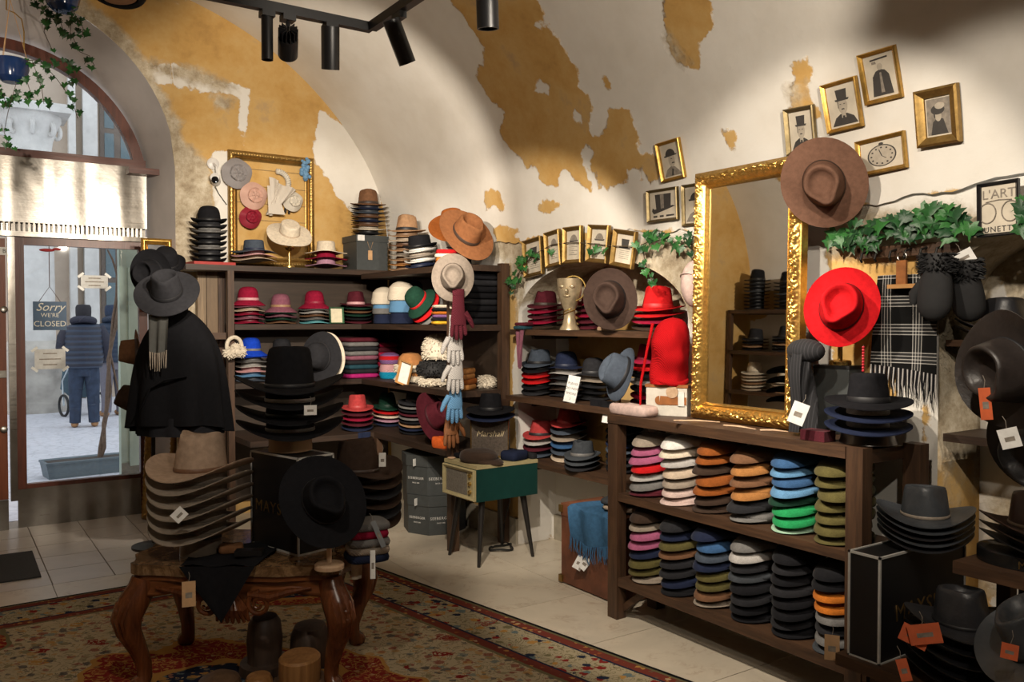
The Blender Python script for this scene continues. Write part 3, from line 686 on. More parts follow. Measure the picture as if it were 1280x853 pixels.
stack(2.93, RYf(528, 2.93), 1.883, F('porkpie', 'black', 'white', 'taupe', 'white', 'navy'), .036, -.9, 'beside the orange scarves', G1, tilt=(.0, -.12))
folded(2.87, RYf(558, 2.87), 1.867, .15, .18, ['red', 'cream', 'orange', 'orange'], .027, 'behind the taupe fedora', 'scarves on the corner shelving', -.5)
stack(3.07, 5.20, 1.868, F('trilby', 'black', 'black', 'charcoal', 'black'), .040, -.9, 'behind the wide brown fedora', G1, scale=.83)
hat('wide', (.23, .095, .04), 'wide brown felt fedora with dark band tilted on the top shelf', face(583, 293, 5.72, TOCAM((2.85, 4.9, 2))*.62+Vector((0, 0, .62))+vR*.35, .25), G1, 'dark brown', scale=1.12)
hat('wide', 'rust', 'rust coloured felt hat half hidden behind the wide brown fedora', face(566, 283, 5.95, TOCAM((2.9, 5.1, 2))*.5+Vector((0, 0, .8))-vR*.1, .2), G1)
hat('fedora', (.20, .165, .135), 'taupe felt fedora with brown band hung above the gloves', face(566, 347, 5.28, TOCAM((2.7, 4.7, 1.75))+Vector((0, 0, .10)), .0), G1, (.10, .075, .055) and 'dark brown', scale=.905)
# second tier
stack(FXf(311), 6.475, 1.472, [('cloche', 'crimson', 'pink')]+F('bucket', 'mauve', 'beige', 'crimson', 'mauve', 'crimson'), .030, .2, 'beside the left shelf post', G1, scale=.90)
stack(FXf(352), 6.475, 1.472, [('cloche', 'mauve', 'tan')]+F('bucket', 'dark green', 'mauve', 'dark green', 'brown'), .024, -.1, 'below the gilt frame', G1, scale=.90)
stack(FXf(394), 6.475, 1.472, [('cloche', 'crimson', 'crimson')]+F('bucket', 'grey', 'light grey', 'brown', 'grey', 'teal'), .026, .1, 'beside the green framed card', G1, scale=.90)
stack(FXf(446), 6.475, 1.472, [('fedora', 'burgundy', 'pink')]+F('fedora', 'dark green', 'brown', 'dark green', 'black', 'burgundy'), .027, -.2, 'below the dark square hat box', G1, scale=.88)
# third tier
stack(FXf(314), 6.475, 1.037, [('cloche', 'royal blue', 'grey')]+F('bucket', 'royal blue', 'grey', 'light grey', 'pink', 'sky blue', 'slate blue'), .036, .2, 'beside the cream earmuffs', G1, scale=.86)
stack(FXf(353), 6.475, 1.037, [('cloche', 'charcoal', 'charcoal')]+F('bucket', 'light grey', 'charcoal', 'black', 'charcoal', 'grey'), .042, 0, 'beside the royal blue cloche', G1, scale=.86)
hat('brimmed', 'charcoal', 'wide charcoal round hat tilted towards the room beside folded berets', face(401, 446, 6.32, TOCAM((2.4, 6.3, 1.3))*.8-vR*.5+Vector((0, 0, .1)), .3), G1, 'charcoal', scale=1.08)
hat('brimmed', 'cream', 'cream edged round hat set behind the wide charcoal hat', face(405, 447, 6.37, TOCAM((2.4, 6.3, 1.3))*.8-vR*.5+Vector((0, 0, .1)), .3), G1, scale=1.10, parts=('brim',))
folded(FXf(447), 6.46, 1.037, .30, .26, ['burgundy', 'grey', 'charcoal', 'grey', 'mauve', 'charcoal', 'dark teal', 'charcoal', 'magenta'], .036, 'below the burgundy fedora', 'folded berets on the corner shelving', .05, 'felt beret', 'beret', 'beret')
folded(FXf(478, 6.52), 6.52, 1.037, .22, .2, ['crimson', 'burgundy', 'crimson', 'burgundy', 'crimson', 'burgundy', 'crimson'], .04, 'in the shelf corner', 'folded berets on the corner shelving', .1, 'felt beret', 'beret', 'beret')
# bench tier
stack(FXf(446, 6.16), 6.16, .652, [('fedora', 'coral red', 'coral red')]+F('fedora', 'burgundy', 'crimson', 'burgundy', 'navy'), .038, -.3, 'behind the dark cowboy hats', G1, scale=.86)
stack(FXf(484, 6.30), 6.30, .652, [('alpine', 'dark green', 'dark green')]+F('fedora', 'red', 'cream', 'lilac', 'navy'), .032, -.2, 'beside the coral red fedora', G1, scale=.86)
stack(2.98, RYf(519, 2.98), .652, F('fedora', 'charcoal', 'grey', 'black', 'burgundy', 'grey', 'black', 'tan', 'navy', 'black'), .027, -.6, 'beside the tilted burgundy hat', G1, scale=.9)
hat('wide', 'burgundy', 'burgundy felt hat standing on edge above the orange scarf', face(541, 522, 5.85, -vR*.1+Vector((0, 0, .35))+TOCAM((2.9, 5.2, .8))*.45+vR*.75, 0), G1, scale=.95)
# black beret-like hats on the last bay
folded(3.06, 4.98, 1.472, .22, .26, ['black', 'charcoal', 'black', 'black', 'charcoal', 'black', 'black', 'black'], .043, 'behind the right shelf post', 'rolled black caps on the corner shelving', -PI/2, 'rolled felt cap', 'cap', 'rolled_cap')
# tilted green hat with red flower and folded scarves of the second tier
for k, (c, lab) in enumerate((('dark green', 'dark green felt hat with red band tilted against its neighbours'), ('red', 'red felt hat leaning between the dark green hat and grey one'), ('grey', 'grey felt hat leaning behind the red hat'))):
    n3 = (Vector((-.55, 0, .75))+vF*-.35-vR*.25).normalized(); M3 = face(523, 384, 6.02, n3, .3); M3.translation -= n3*(.046*k)-Vector((0, 0, .045))
    hat('cloche', c, lab, M3, G1, 'red' if k == 0 else None, scale=.86*(1-.008*k))
folded(2.87, RYf(554, 2.87), 1.472, .15, .22, ['cream', 'black', 'orange', 'purple', 'black', 'yellow'], .022, 'below the taupe fedora', 'scarves on the corner shelving', -.4)
# ------------------------------------------------------------------ hats in the arched niche
G2 = 'hats stacked in the arched niche'
NXc = 3.30
def NS(px, z, items, dz, where, rz=-1.1, x=NXc, **k): stack(x, RYf(px, x), z, items, dz, rz, where, G2, **k)
NS(682, 1.442, F('trilby', ('burgundy', 'dark brown'), 'crimson', 'burgundy', 'crimson', 'dark brown'), .032, 'beside the brass bust vase', x=3.29, scale=.9)
NS(741, 1.442, F('trilby', 'crimson', 'burgundy', 'crimson', 'burgundy', 'burgundy'), .036, 'behind the brass bust vase', x=3.39, scale=.85)
NS(822, 1.442, F('fedora', ('red', 'red'), 'red', 'crimson', 'dark brown'), .035, 'above the red knitted hood', x=3.31)
NS(674, 1.012, F('trilby', ('slate blue', 'black'), 'black', 'red', 'red', 'black', 'charcoal'), .036, 'under the mottled scarf', x=3.28, scale=.9)
NS(708, 1.012, F('bucket', ('navy', 'navy'), 'light grey', 'charcoal', 'grey', 'dark brown', 'charcoal'), .036, 'behind the printed card', x=3.36, scale=.86)
NS(742, 1.012, F('bucket', ('charcoal', 'charcoal'), 'taupe', 'charcoal', 'black', 'charcoal'), .036, 'between card and tilted navy hat', x=3.36, scale=.86)
NS(812, 1.012, F('trilby', 'crimson', 'red', 'black', 'light grey', 'charcoal', 'crimson', 'burgundy'), .040, 'behind the red knitted hood', x=3.385, scale=.86)
NS(676, .602, F('trilby', ('coral red', 'charcoal'), 'light grey', 'burgundy', 'slate blue'), .04, 'behind the record player', x=3.31, scale=.9)
NS(711, .602, F('trilby', ('coral red', 'coral red'), 'slate blue', 'taupe', 'blue', 'slate blue', 'beige'), .043, 'beside the slate blue hats', x=3.36, scale=.9)
NS(728, .602, F('trilby', ('slate', 'grey'), 'slate', 'charcoal'), .032, 'on the lowest niche plank', x=3.225, scale=.84)
NS(781, .602, F('trilby', 'charcoal', 'black', 'navy', 'slate blue', 'black', 'charcoal', 'black'), .036, 'behind the cabinet post', x=3.385, scale=.86)
hat('fedora', (.045, .028, .022), 'dark brown felt fedora tilted up on the upper niche plank', face(763, 374, 4.70, TOCAM((3.2, 3.8, 1.6))+Vector((0, 0, .05))-vR*.25, .12), G2, 'black', scale=1.04)
hat('trilby', 'slate blue', 'dark slate blue felt hat tipped on edge on a wooden stand beside red hats', face(777, 468, 4.62, -vR*.85+Vector((0, 0, .45))+TOCAM((3.2, 3.8, 1.3))*.25, .4), G2, 'black', scale=1.05)
# ------------------------------------------------------------------ caps in the cabinet
G3 = 'flat caps stacked in the cabinet'
UP = [(800, ['taupe', 'rose', 'rose', 'red', 'light grey', 'grey', 'burgundy'], 'nearest the suitcase, upper tier'), (844, ['white', 'cream', 'light grey', 'beige', 'taupe', 'pale pink', 'pale pink'], 'of pale caps, upper tier'),
      (893, ['rust', 'rust', 'dark brown', 'rust', 'rust', 'dark brown', 'dark brown'], 'of rust caps, upper tier'), (945, ['brown', 'camel', 'brown', 'camel', 'charcoal', 'grey'], 'of camel caps, upper tier'),
      (1001, ['blue', 'sky blue', 'blue', 'sky blue', 'dark green', 'green', 'green', 'mint'], 'of blue and green caps, upper tier'), (1057, ['olive']*7, 'of olive caps, upper tier')]
LO = [(798, ['dark brown', 'taupe', 'rose', 'rose', 'navy', 'olive', 'olive', 'taupe'], 'nearest the suitcase, lower tier'), (841, ['charcoal', 'navy', 'olive', 'brown', 'charcoal', 'charcoal', 'navy', 'black'], 'under the pale caps, lower tier'),
      (888, ['navy', 'blue', 'slate blue', 'navy', 'olive', 'olive', 'brown', 'taupe'], 'under the rust caps, lower tier'), (941, ['grey', 'light grey', 'charcoal', 'slate', 'black', 'charcoal', 'black', 'black'], 'under the camel caps, lower tier'),
      (996, ['black', 'charcoal', 'black', 'charcoal', 'black', 'black', 'charcoal', 'black'], 'of black caps, lower tier'), (1046, ['black', 'black', 'orange', 'orange', 'grey', 'charcoal', 'grey', 'slate'], 'under the olive caps, lower tier')]
for k_, (px, cols, wh_) in enumerate(UP): cap_stack(2.955, 3.118-.2145*k_, .637, cols, .318 if px > 810 else .30, wh_, G3)
for k_, (px, cols, wh_) in enumerate(LO): cap_stack(2.955, 3.118-.2145*k_, .212, cols, .355 if px < 1040 else .34, wh_, G3)
# ------------------------------------------------------------------ cabinet top
G4 = 'hats beside the gilt mirror'
stack(2.95, 1.95, 1.075, F('wide', ('black', 'black'), ('navy', 'light grey'), ('navy', 'grey')), .048, -.95, 'beside the plaid scarf', G4, scale=.93)
hat('wide', (.155, .082, .055), 'large brown felt hat hung over the corner of the gilt mirror', face(1030, 229, 3.47, TOCAM((3.05, 2.4, 2.0))-Vector((0, 0, .12))-vR*.12, .35), G4, 'dark brown', scale=.97)
hat('fedora', (.50, .010, .014), 'bright red felt fedora with thin black cord on a stand by the mirror', face(1052, 384, 3.40, TOCAM((2.9, 1.9, 1.55))+Vector((0, 0, .15))-vR*.1, -.35), G4, 'black', scale=.98)
# ------------------------------------------------------------------ leather hats by the bench
G5 = 'leather hats on the bench'
stack(2.87, 1.672, .718, F('outback', ('slate', 'taupe'), 'slate', 'charcoal', 'slate', 'charcoal'), .021, -1.0, 'on the black hat box', G5, True, .0012, .95)
stack(2.935, 1.33, .765, F('outback', ('chestnut', 'taupe'), 'dark brown', 'charcoal'), .030, -.75, 'on the raised bench plank', G5, True, .0012, 1.0)
stack(2.715, 1.455, .358, F('outback', ('charcoal', 'black'), 'black', 'charcoal', 'black', 'black'), .040, -.75, 'in front of the black hat box', G5, True, .0012)
hat('outback', 'charcoal', 'black leather hat with orange and cream braided band in the side niche', TR(3.335, 1.64, 1.47, -1.0), G5, 'rust', True, scale=1.0)
hat('outback', 'black', 'black leather hat under the braided band one in the side niche', TR(3.335, 1.64, 1.445, -1.0), G5, 'black', True)
hat('bowler', 'charcoal', 'smooth black leather cap beside the braided band hat', TR(3.36, 1.33, 1.47, -1.0), G5, 'black', True)
hat('outback', (.028, .022, .02), 'black leather hat hung with its crown pointing towards the mirror', face(1262, 462, 2.45, -vR*.85+TOCAM((2.9, 1.2, 1.4))*.45-Vector((0, 0, .15)), .6), G5, 'black', True)
hat('outback', 'charcoal', 'dark leather hat hung below the other on the plank rack', face(1305, 560, 2.52, -vR*.8+TOCAM((2.9, 1.2, 1.4))*.4-Vector((0, 0, .5)), .3), G5, 'black', True)
hat('outback', 'slate', 'grey leather hat lying at the end of the bench by the lower black stack', face(1300, 800, 2.35, -vR*.55+Vector((0, 0, .8)), .3), G5, 'black', True)
# ------------------------------------------------------------------ carved table group
G6 = 'cowboy hats on the carved table'
def atD(px, d): r = ray(px, 400); return vC.x+r.x*d, vC.y+r.y*d
x, y = atD(249, 3.55)
stack(x, y, .605, F('cowboy', ('fawn', 'brown'), 'taupe', 'taupe', 'taupe', 'taupe', 'taupe'), .050, -YAW-.28, 'on the carved table', G6, scale=1.2)
x, y = atD(362, 3.72)
stack(x, y, 1.0, F('western', ('black', 'black'), ('black', 'light grey'), 'black', ('black', 'grey')), .062, -YAW+.3, 'on the black hat box', G6, scale=1.28)
x, y = atD(446, 3.86)
stack(x, y, .58, [('western', c, 'dark brown') for c in ('dark brown', 'dark brown', 'charcoal', 'dark brown', 'charcoal', 'dark brown')], .045, -YAW+.9, 'behind the tilted black hat', G6, scale=1.1)
hat('wide', 'black', 'black felt hat tilted on a wooden peg in front of the black box', face(404, 627, 3.30, TOCAM((1.2, 3.2, .8))+Vector((0, 0, .25))+vR*.22, .5), G6, 'charcoal', scale=.96)
# ------------------------------------------------------------------ hats by the door
G7 = 'hats on the hat tree by the door'
hat('wide', 'charcoal', 'charcoal wide brimmed felt hat on top of the caped dress form', face(209, 366, 5.05, Vector((0, 0, .75))+TOCAM((1.2, 5, 1.6))*.6-vR*.12, .1), G7, 'black', scale=1.08)
hat('fedora', 'black', 'black felt hat hooked beside the door frame behind the charcoal hat', face(190, 343, 5.5, TOCAM((1.2, 5.4, 1.7))*.8-vR*.4, .2), G7, 'black', scale=1.0)
hat('bowler', 'black', 'small black hat hooked on the gilt frame above the charcoal hat', face(208, 330, 5.75, TOCAM((1.2, 5.4, 1.7))*.5+Vector((0, 0, .8)), .2), G7, 'black', scale=.95)
hat('fedora', 'brown', 'brown felt hat hung on the hat tree against the glass', face(172, 440, 5.55, -vR*.85+TOCAM((1.1, 5.5, 1.3))*.4, .9), G7, 'dark brown', scale=.95)
hat('wide', 'dark brown', 'dark brown felt hat hung lowest on the hat tree', face(170, 500, 5.55, -vR*.9+TOCAM((1.1, 5.5, 1.0))*.25+Vector((0, 0, .25)), .9), G7, 'taupe', scale=.95)
# ------------------------------------------------------------------ hats on the opposite shelf, seen in the mirror
ls = thing('side_shelf', 'dark wooden shelving with black hats, reflected in the gilt mirror', 'shelf')
LX, LY0, LY1 = -1.30, 4.85, 6.62
for z in (.88, 1.32, 1.77): part('shelf_board', (VX-VA+.02, LY0, z-.04), (LX, LY1, z), MWY, ls)
for y in (LY0, LY1-.05): part('post', (LX-.05, y, 0), (LX, y+.05, 1.77), MWZ, ls)
G8 = 'hats reflected in the gilt mirror'
for k in range(4):
    y = LY0+.30+k*.41
    stack(-1.50, y, 1.772, F('fedora', *(['black', 'charcoal', 'black', 'slate', 'black', 'charcoal', 'black', 'black', 'charcoal', 'black'][:(7, 9, 8, 9)[k]])), .038, 1.2, ('at the free end', 'next to free end', 'next to door end', 'at door end')[k]+' of mirrored top tier', G8)
    stack(-1.50, y, 1.322, F('fedora', *(['charcoal', 'black', 'tan', 'black', 'charcoal', 'black'][:(5, 6, 5, 4)[k]])), .034, 1.2, ('at the free end', 'next to free end', 'next to door end', 'at door end')[k]+' of mirrored middle tier', G8)
    stack(-1.50, y, .882, F('fedora', *(['cream', 'beige', 'cream', 'tan', 'cream', 'beige'][:(6, 5, 4, 6)[k]])), .034, 1.2, ('at the free end', 'next to free end', 'next to door end', 'at door end')[k]+' of mirrored lower tier', G8)
# ------------------------------------------------------------------ frames and pictures
def frame_mb(w, h, fw, prof, relief=None, step=.02):
    """mitred picture frame in local xy, z towards the viewer; prof: (inset 0..1, height)"""
    m_ = MB()
    cs = [(-1, -1, 1, -1), (1, -1, 1, 1), (1, 1, -1, 1), (-1, 1, -1, -1)]
    pv = prof; nv = len(pv)-1
    for (ax, ay, bx_, by) in cs:
        L = w if ay == by else h; nu = max(2, int(L/step))
        def fn(u, v, ax=ax, ay=ay, bx_=bx_, by=by, L=L):
            i, z = pv[int(round(v*nv))]; ins = i*fw
            x0, y0 = ax*(w/2-ins), ay*(h/2-ins); x1, y1 = bx_*(w/2-ins), by*(h/2-ins)
            x, y = x0+(x1-x0)*u, y0+(y1-y0)*u
            if relief: z += relief((x if ay == by else y), i, min(u, 1-u)*L)
            return (x, y, z)
        m_.grid(fn, nu, nv)
    return m_
SIMPLE = [(0, 0), (0, .018), (.25, .022), (.5, .018), (.8, .012), (1, .010), (1, 0)]
GOLDF = gold('gilt', (.62, .37, .09), .34); OLDG = gold('antique_gilt', (.35, .22, .07), .42); OLIVEG = gold('olive_gilt', (.26, .20, .10), .45)
PAPER = flat('aged_paper', (.56, .50, .40), .85, 0, .12, 12); PRD = flat('print_dark', (.045, .04, .036), .8); PRM = flat('print_mid', (.22, .19, .155), .8, 0, .3, 60); PRL = flat('print_light', (.40, .35, .28), .8)
def ell(cx, cy, rx, ry, n=18, a0=0, a1=2*PI): return [(cx+rx*math.cos(a0+(a1-a0)*k/n), cy+ry*math.sin(a0+(a1-a0)*k/n)) for k in range(n if a1-a0 > 6.2 else n+1)]
FIG = {
 'top_hat_man': [('d', [(.05, .02), (.2, .22), (.38, .30), (.62, .30), (.85, .2), (.97, .02)]), ('l', ell(.5, .5, .17, .21)), ('l', [(.42, .2), (.58, .2), (.57, .36), (.43, .36)]), ('d', [(.28, .62), (.72, .62), (.76, .67), (.24, .67)]), ('d', [(.33, .66), (.67, .66), (.70, .90), (.30, .90)]), ('m', [(.33, .45), (.37, .45), (.37, .62), (.32, .62)]), ('d', [(.44, .40), (.56, .40), (.54, .43), (.46, .43)]), ('d', [(.47, .05), (.53, .05), (.54, .25), (.46, .25)]), ('d', [(.40, .53), (.46, .53), (.46, .545), (.40, .545)]), ('d', [(.54, .53), (.60, .53), (.60, .545), (.54, .545)])],
 'bowler_man': [('m', [(.02, .02), (.2, .24), (.42, .32), (.62, .30), (.82, .16), (.95, .02)]), ('l', ell(.52, .5, .18, .2)), ('d', ell(.48, .66, .26, .20, 14, 0, PI)), ('d', [(.16, .62), (.80, .64), (.84, .68), (.14, .67)]), ('d', [(.50, .40), (.66, .40), (.64, .44), (.52, .44)]), ('d', [(.40, .03), (.50, .03), (.56, .22), (.48, .25)]), ('d', [(.48, .54), (.56, .54), (.56, .56), (.48, .56)])],
 'coat': [('d', [(.15, .03), (.22, .5), (.34, .62), (.5, .66), (.66, .62), (.78, .5), (.85, .03)]), ('m', [(.44, .1), (.56, .1), (.53, .58), (.47, .58)]), ('l', ell(.5, .72, .09, .08)), ('d', [(.2, .88), (.8, .9), (.8, .94), (.2, .92)]), ('m', [(.25, .80), (.4, .8), (.38, .86), (.25, .86)])],
 'lady': [('m', [(.02, .02), (.02, .98), (.98, .98), (.98, .02)]), ('d', [(.15, .02), (.25, .36), (.45, .48), (.68, .42), (.85, .02)]), ('l', ell(.48, .52, .13, .15)), ('d', ell(.47, .68, .28, .13)), ('l', ell(.56, .78, .2, .09)), ('d', [(.3, .5), (.36, .45), (.36, .65), (.3, .65)])],
 'pocket_watch': [('d', ell(.5, .47, .36, .40, 28)), ('l', ell(.5, .47, .325, .365, 28)), ('d', ell(.5, .90, .06, .05)), ('d', [(.49, .45), (.515, .45), (.45, .70), (.43, .69)]), ('d', [(.49, .47), (.5, .44), (.60, .34), (.61, .36)])] + [('d', [(.5+.26*math.cos(a)-.02, .47+.29*math.sin(a)-.025), (.5+.26*math.cos(a)+.02, .47+.29*math.sin(a)-.025), (.5+.26*math.cos(a)+.02, .47+.29*math.sin(a)+.025), (.5+.26*math.cos(a)-.02, .47+.29*math.sin(a)+.025)]) for a in [k*PI/6 for k in range(12)]],
 'top_hat': [('d', [(.22, .36), (.78, .40), (.80, .92), (.18, .92)]), ('m', [(.40, .37), (.52, .38), (.52, .91), (.38, .91)]), ('d', [(.05, .30), (.12, .18), (.5, .28), (.95, .42), (.85, .46), (.5, .38), (.15, .36), (.08, .42)]), ('d', [(.1, .05), (.25, .05), (.25, .12), (.1, .12)]), ('d', [(.35, .05), (.5, .05), (.5, .12), (.35, .12)]), ('d', [(.6, .05), (.9, .06), (.9, .12), (.6, .12)])],
 'small_hat': [('d', [(.2, .62), (.8, .62), (.84, .68), (.16, .68)]), ('m', ell(.5, .66, .27, .22, 12, 0, PI))] + [('m', [(.15, .5-.07*k), (.15+.7*(.9 if k % 2 else .6), .5-.07*k), (.15+.7*(.9 if k % 2 else .6), .52-.07*k), (.15, .52-.07*k)]) for k in range(6)],
 'small_tophat': [('d', [(.3, .55), (.7, .55), (.74, .85), (.26, .85)]), ('d', [(.15, .50), (.85, .50), (.85, .55), (.15, .55)])] + [('m', [(.2, .42-.07*k), (.8, .42-.07*k), (.8, .435-.07*k), (.2, .435-.07*k)]) for k in range(5)]}
def picture(tl, tr, bl, surf, fig, label, fmat, fw=.022, depth=1.0, cat='picture', group='pictures on the vault', lift=.004, off=0.0, mat_=None):
    A, B, C_ = surf(*tl), surf(*tr), surf(*bl)
    x = (B-A); w_ = x.length; x.normalize(); y = (A-C_); y -= x*y.dot(x); h_ = y.length; y.normalize(); z = x.cross(y)
    c = A+x*(w_/2)-y*(h_/2)+z*(lift+off)
    o = thing('framed_picture', label, cat, group=group); o.matrix_world = basis(c, x, y, z)
    frame_mb(w_, h_, fw, [(i, q*depth) for i, q in SIMPLE]).build('picture_frame', fmat, o, smooth=True, angle=25)
    MB().box((0, 0, .001), (w_-2*fw+.002, h_-2*fw+.002, .004)).build('print', mat_ or PAPER, o, smooth=False)
    if fig:
        pw, ph = w_-2*fw, h_-2*fw
        for key, m_ in (('l', PRL), ('m', PRM), ('d', PRD)):
            mm = MB(); k = 0
            for kk, pl in FIG[fig]:
                k += 1
                if kk == key: mm.prism([((a-.5)*pw*.96, (b-.5)*ph*.96) for a, b in pl], .003, .0034+.00012*k)
            if mm.v: mm.build('print_figure', m_, o, smooth=False)
    return o, w_, h_
V = onVault
picture((982, 137), (1019, 130), (994, 194), V, 'top_hat_man', 'engraving of a young man in top hat, olive frame half covered by brown hat', OLIVEG, .018)
picture((1028, 107), (1072, 94), (1044, 166), V, 'top_hat_man', 'engraving of a moustached man in tall hat, gilt frame', GOLDF, .016)
picture((1074, 69), (1121, 55), (1091, 130), V, 'coat', 'engraving of a long dark coat in a gilt frame, highest on the vault', GOLDF, .016)
picture((1148, 115), (1202, 103), (1160, 184), V, 'lady', 'photograph of a lady in a flowered hat in wide gilt frame', OLDG, .034, 1.3, off=.012)
picture((1073, 178), (1134, 163), (1081, 221), V, 'pocket_watch', 'engraving of a pocket watch in a landscape gilt frame', GOLDF, .016, off=.007)
picture((822, 180), (851, 171), (836, 227), V, 'bowler_man', 'engraving of a man in a banded bowler hat, small gilt frame', GOLDF, .016)
picture((812, 239), (850, 233), (819, 278), V, 'top_hat', 'engraving of a shiny top hat in a square olive frame', OLIVEG, .013, off=.005)
picture((855, 232), (888, 227), (861, 283), V, 'bowler_man', 'engraving of a bearded man in bowler, olive frame touching the mirror', OLIVEG, .014)
LPL = [((656, 302), (679, 295), (672, 345)), ((683, 292), (702, 286), (694, 334)), ((707, 285), (730, 282), (713, 330)), ((739, 281), (765, 282), (740, 328)), ((771, 286), (799, 290), (772, 333))]
for k, (a, b, c) in enumerate(LPL):
    picture(a, b, c, lambda px, py: onX(px, py, 3.19), 'small_tophat' if k in (0, 4) else 'small_hat', ('small gilt framed hat print at the foot of the arched row', 'small gilt framed hat print, second along the arched row', 'small gilt framed hat print at the peak of the arched row', 'small gilt framed hat print after the peak of the row', 'small gilt framed hat print at the ivy end of the row')[k], OLDG, .024, 1.2, group='small prints over the niche arch')
o, w_, h_ = picture((1224, 231), (1276, 223), (1225, 298), lambda px, py: onX(px, py, 3.16), None, 'black framed typographic print with lettering and spectacles beside the ivy', flat('black_lacquer', (.012, .011, .012), .35), .012, .9, group='pictures on the vault')
text('L\'ART', .046, PRM, o, basis((0, h_*.27, .0045), (1, 0, 0), (0, 1, 0), (0, 0, 1)))
text('LUNETTE', .028, PRD, o, basis((-.004, -h_*.37, .0045), (1, 0, 0), (0, 1, 0), (0, 0, 1)), spacing=1.15)
for s in (-1, 1):
    MB().tube([(s*(.04+.030*math.cos(a)), -.012+.036*math.sin(a), .005) for a in np.linspace(0, 2*PI, 24)], .0022, 6).build('print_figure', PRM, o)
MB().tube([(-.045, .028, .005), (0, .032, .005), (.045, .028, .005)], .0018, 6).build('print_figure', PRM, o)
# ------------------------------------------------------------------ gilt mirror
def acanthus(s, i, e):
    if i < .06 or i > .80: return 0
    k = math.sin(PI*min(1, max(0, (i-.06)/.74)))
    ph = s/.042; tri = abs(((ph) % 1)-.5)*2
    leaf = abs(math.sin(PI*ph*2+5*math.sin(i*6)))*abs(math.cos(i*9+ph*PI))
    nz_ = abs(noise.noise(Vector((s*55, i*5.5, 2.0))))
    return k*(.003+.007*leaf+.003*tri+.020*nz_)
mi = thing('gilt_mirror', 'tall mirror in ornate carved gilt frame leaning on the cabinet', 'mirror')
up = Vector((math.sin(.018), 0, math.cos(.018))); nz = Vector((-math.cos(.018), 0, math.sin(.018)))
MW, MH = .615, 1.165; mo = Vector((3.02, 2.615, 1.034))+up*(MH/2)
mi.matrix_world = basis(mo, Vector((0, -1, 0)), up, nz)
prof = [(0, -.02), (0, .022)]+[(.04+.76*k/18, .024+.012*math.sin(PI*k/18)) for k in range(19)]+[(.84, .020), (.88, .024), (.92, .018), (.96, .012), (1, .006), (1, -.005)]
frame_mb(MW, MH, .078, prof, acanthus, .005).build('mirror_frame', gold('mirror_gilt', (.70, .42, .11), .28, 60), mi, angle=50)
MM, nt, b = new_mat('mirror_silver'); b.inputs['Metallic'].default_value = 1; b.inputs['Roughness'].default_value = .015; b.inputs['Base Color'].default_value = (.84, .83, .80, 1)
MB().box((0, 0, -.001), (MW-.15, MH-.15, .006)).build('mirror_glass', MM, mi, smooth=False)
MB().box((0, 0, -.022), (MW-.04, MH-.04, .008)).build('backing', DWZ, mi, smooth=False)
# ------------------------------------------------------------------ hat stands, pegs
PALE = wood('pale_wood', (.42, .27, .16), (.62, .44, .29), 2); BRASS = gold('brass', (.60, .40, .12), .25, 20, .2)
def peg(x, y, z, h, label, m_=None, r=.055):
    o = thing('hat_stand', label, 'hat stand', (x, y, z)); m_ = m_ or PALE
    MB().lathe([(r, 0), (r, .014), (r*.9, .02), (r*.3, .024)], 24).build('base', m_, o); MB().lathe([(.010, .02), (.010, h-.02)], 12).build('peg', m_, o)
    MB().lathe([(.011, h-.03), (.035, h-.012), (.04, h), (.03, h+.012), (0, h+.014)], 20).build('head', m_, o)
    return o
x, y = atD(410, 3.34); TZ = .525
peg(x, y, TZ, .22, 'pale turned wooden peg stand under the tilted black hat', r=.058)
q = onX(757, 410, 3.24); peg(q.x, q.y, 1.441, .11, 'pale wooden stand under the dark brown tilted fedora', r=.05)
q = onX(774, 500, 3.15); peg(q.x, q.y, 1.011, .17, 'wooden stand under the tipped slate blue hat', r=.05)
peg(3.115, 2.19, 1.314, .19, 'slim brass stand on the dark box carrying the bright red fedora', BRASS, .045)
# ------------------------------------------------------------------ boxes
BLK = flat('black_card', (.008, .008, .009), .45, 0, .2, 8); WED = flat('white_edge', (.46, .45, .42), .6); LGOLD = gold('letter_gold', (.40, .25, .09), .4)
def edged_box(o, sx, sy, sz, faces_text):
    MB().box((0, 0, sz/2), (sx, sy, sz)).build('box_body', BLK, o, smooth=False)
    m_ = MB(); e = .0075
    for ax in range(3):
        for s in (-1, 1):
            for t in (-1, 1):
                d = [e*1.0]*3; c = [0, 0, sz/2]; dims = (sx, sy, sz); d[ax] = dims[ax]+e
                a1, a2 = [k for k in range(3) if k != ax]; c[a1] += s*dims[a1]/2; c[a2] += t*dims[a2]/2
                m_.box(c, d)
    m_.build('edge_trim', WED, o, smooth=False)
    for body, size, M in faces_text: text(body, size, LGOLD, o, M, spacing=1.15)
ob = thing('hat_box', 'black hat box with white edges and gilt lettering standing on the bench', 'box', (2.84, 1.711, .356))
edged_box(ob, .525, .113, .355, [('MAYSER', .082, basis((-.01, -.0575, .15), (1, 0, 0), (0, 0, 1), (0, -1, 0)))])
x, y = atD(371, 3.50); P1 = Vector((x, y, 0)); uL = (vR*-.76+Vector((vF.x, vF.y, 0))*.65).normalized(); uR = (vR*.65+Vector((vF.x, vF.y, 0))*.76).normalized()
cc = P1+uL*.17+uR*.09
ob = thing('hat_box', 'black hat box with white edges under the black cowboy hats', 'box', group=None); ob.matrix_world = basis((cc.x, cc.y, TZ+.004), uL*-1, uR, (0, 0, 1))
edged_box(ob, .34, .178, .40, [('MAYSER', .07, basis((.0, -.0905, .17), (1, 0, 0), (0, 0, 1), (0, -1, 0)))])
x, y = atD(362, 3.72)
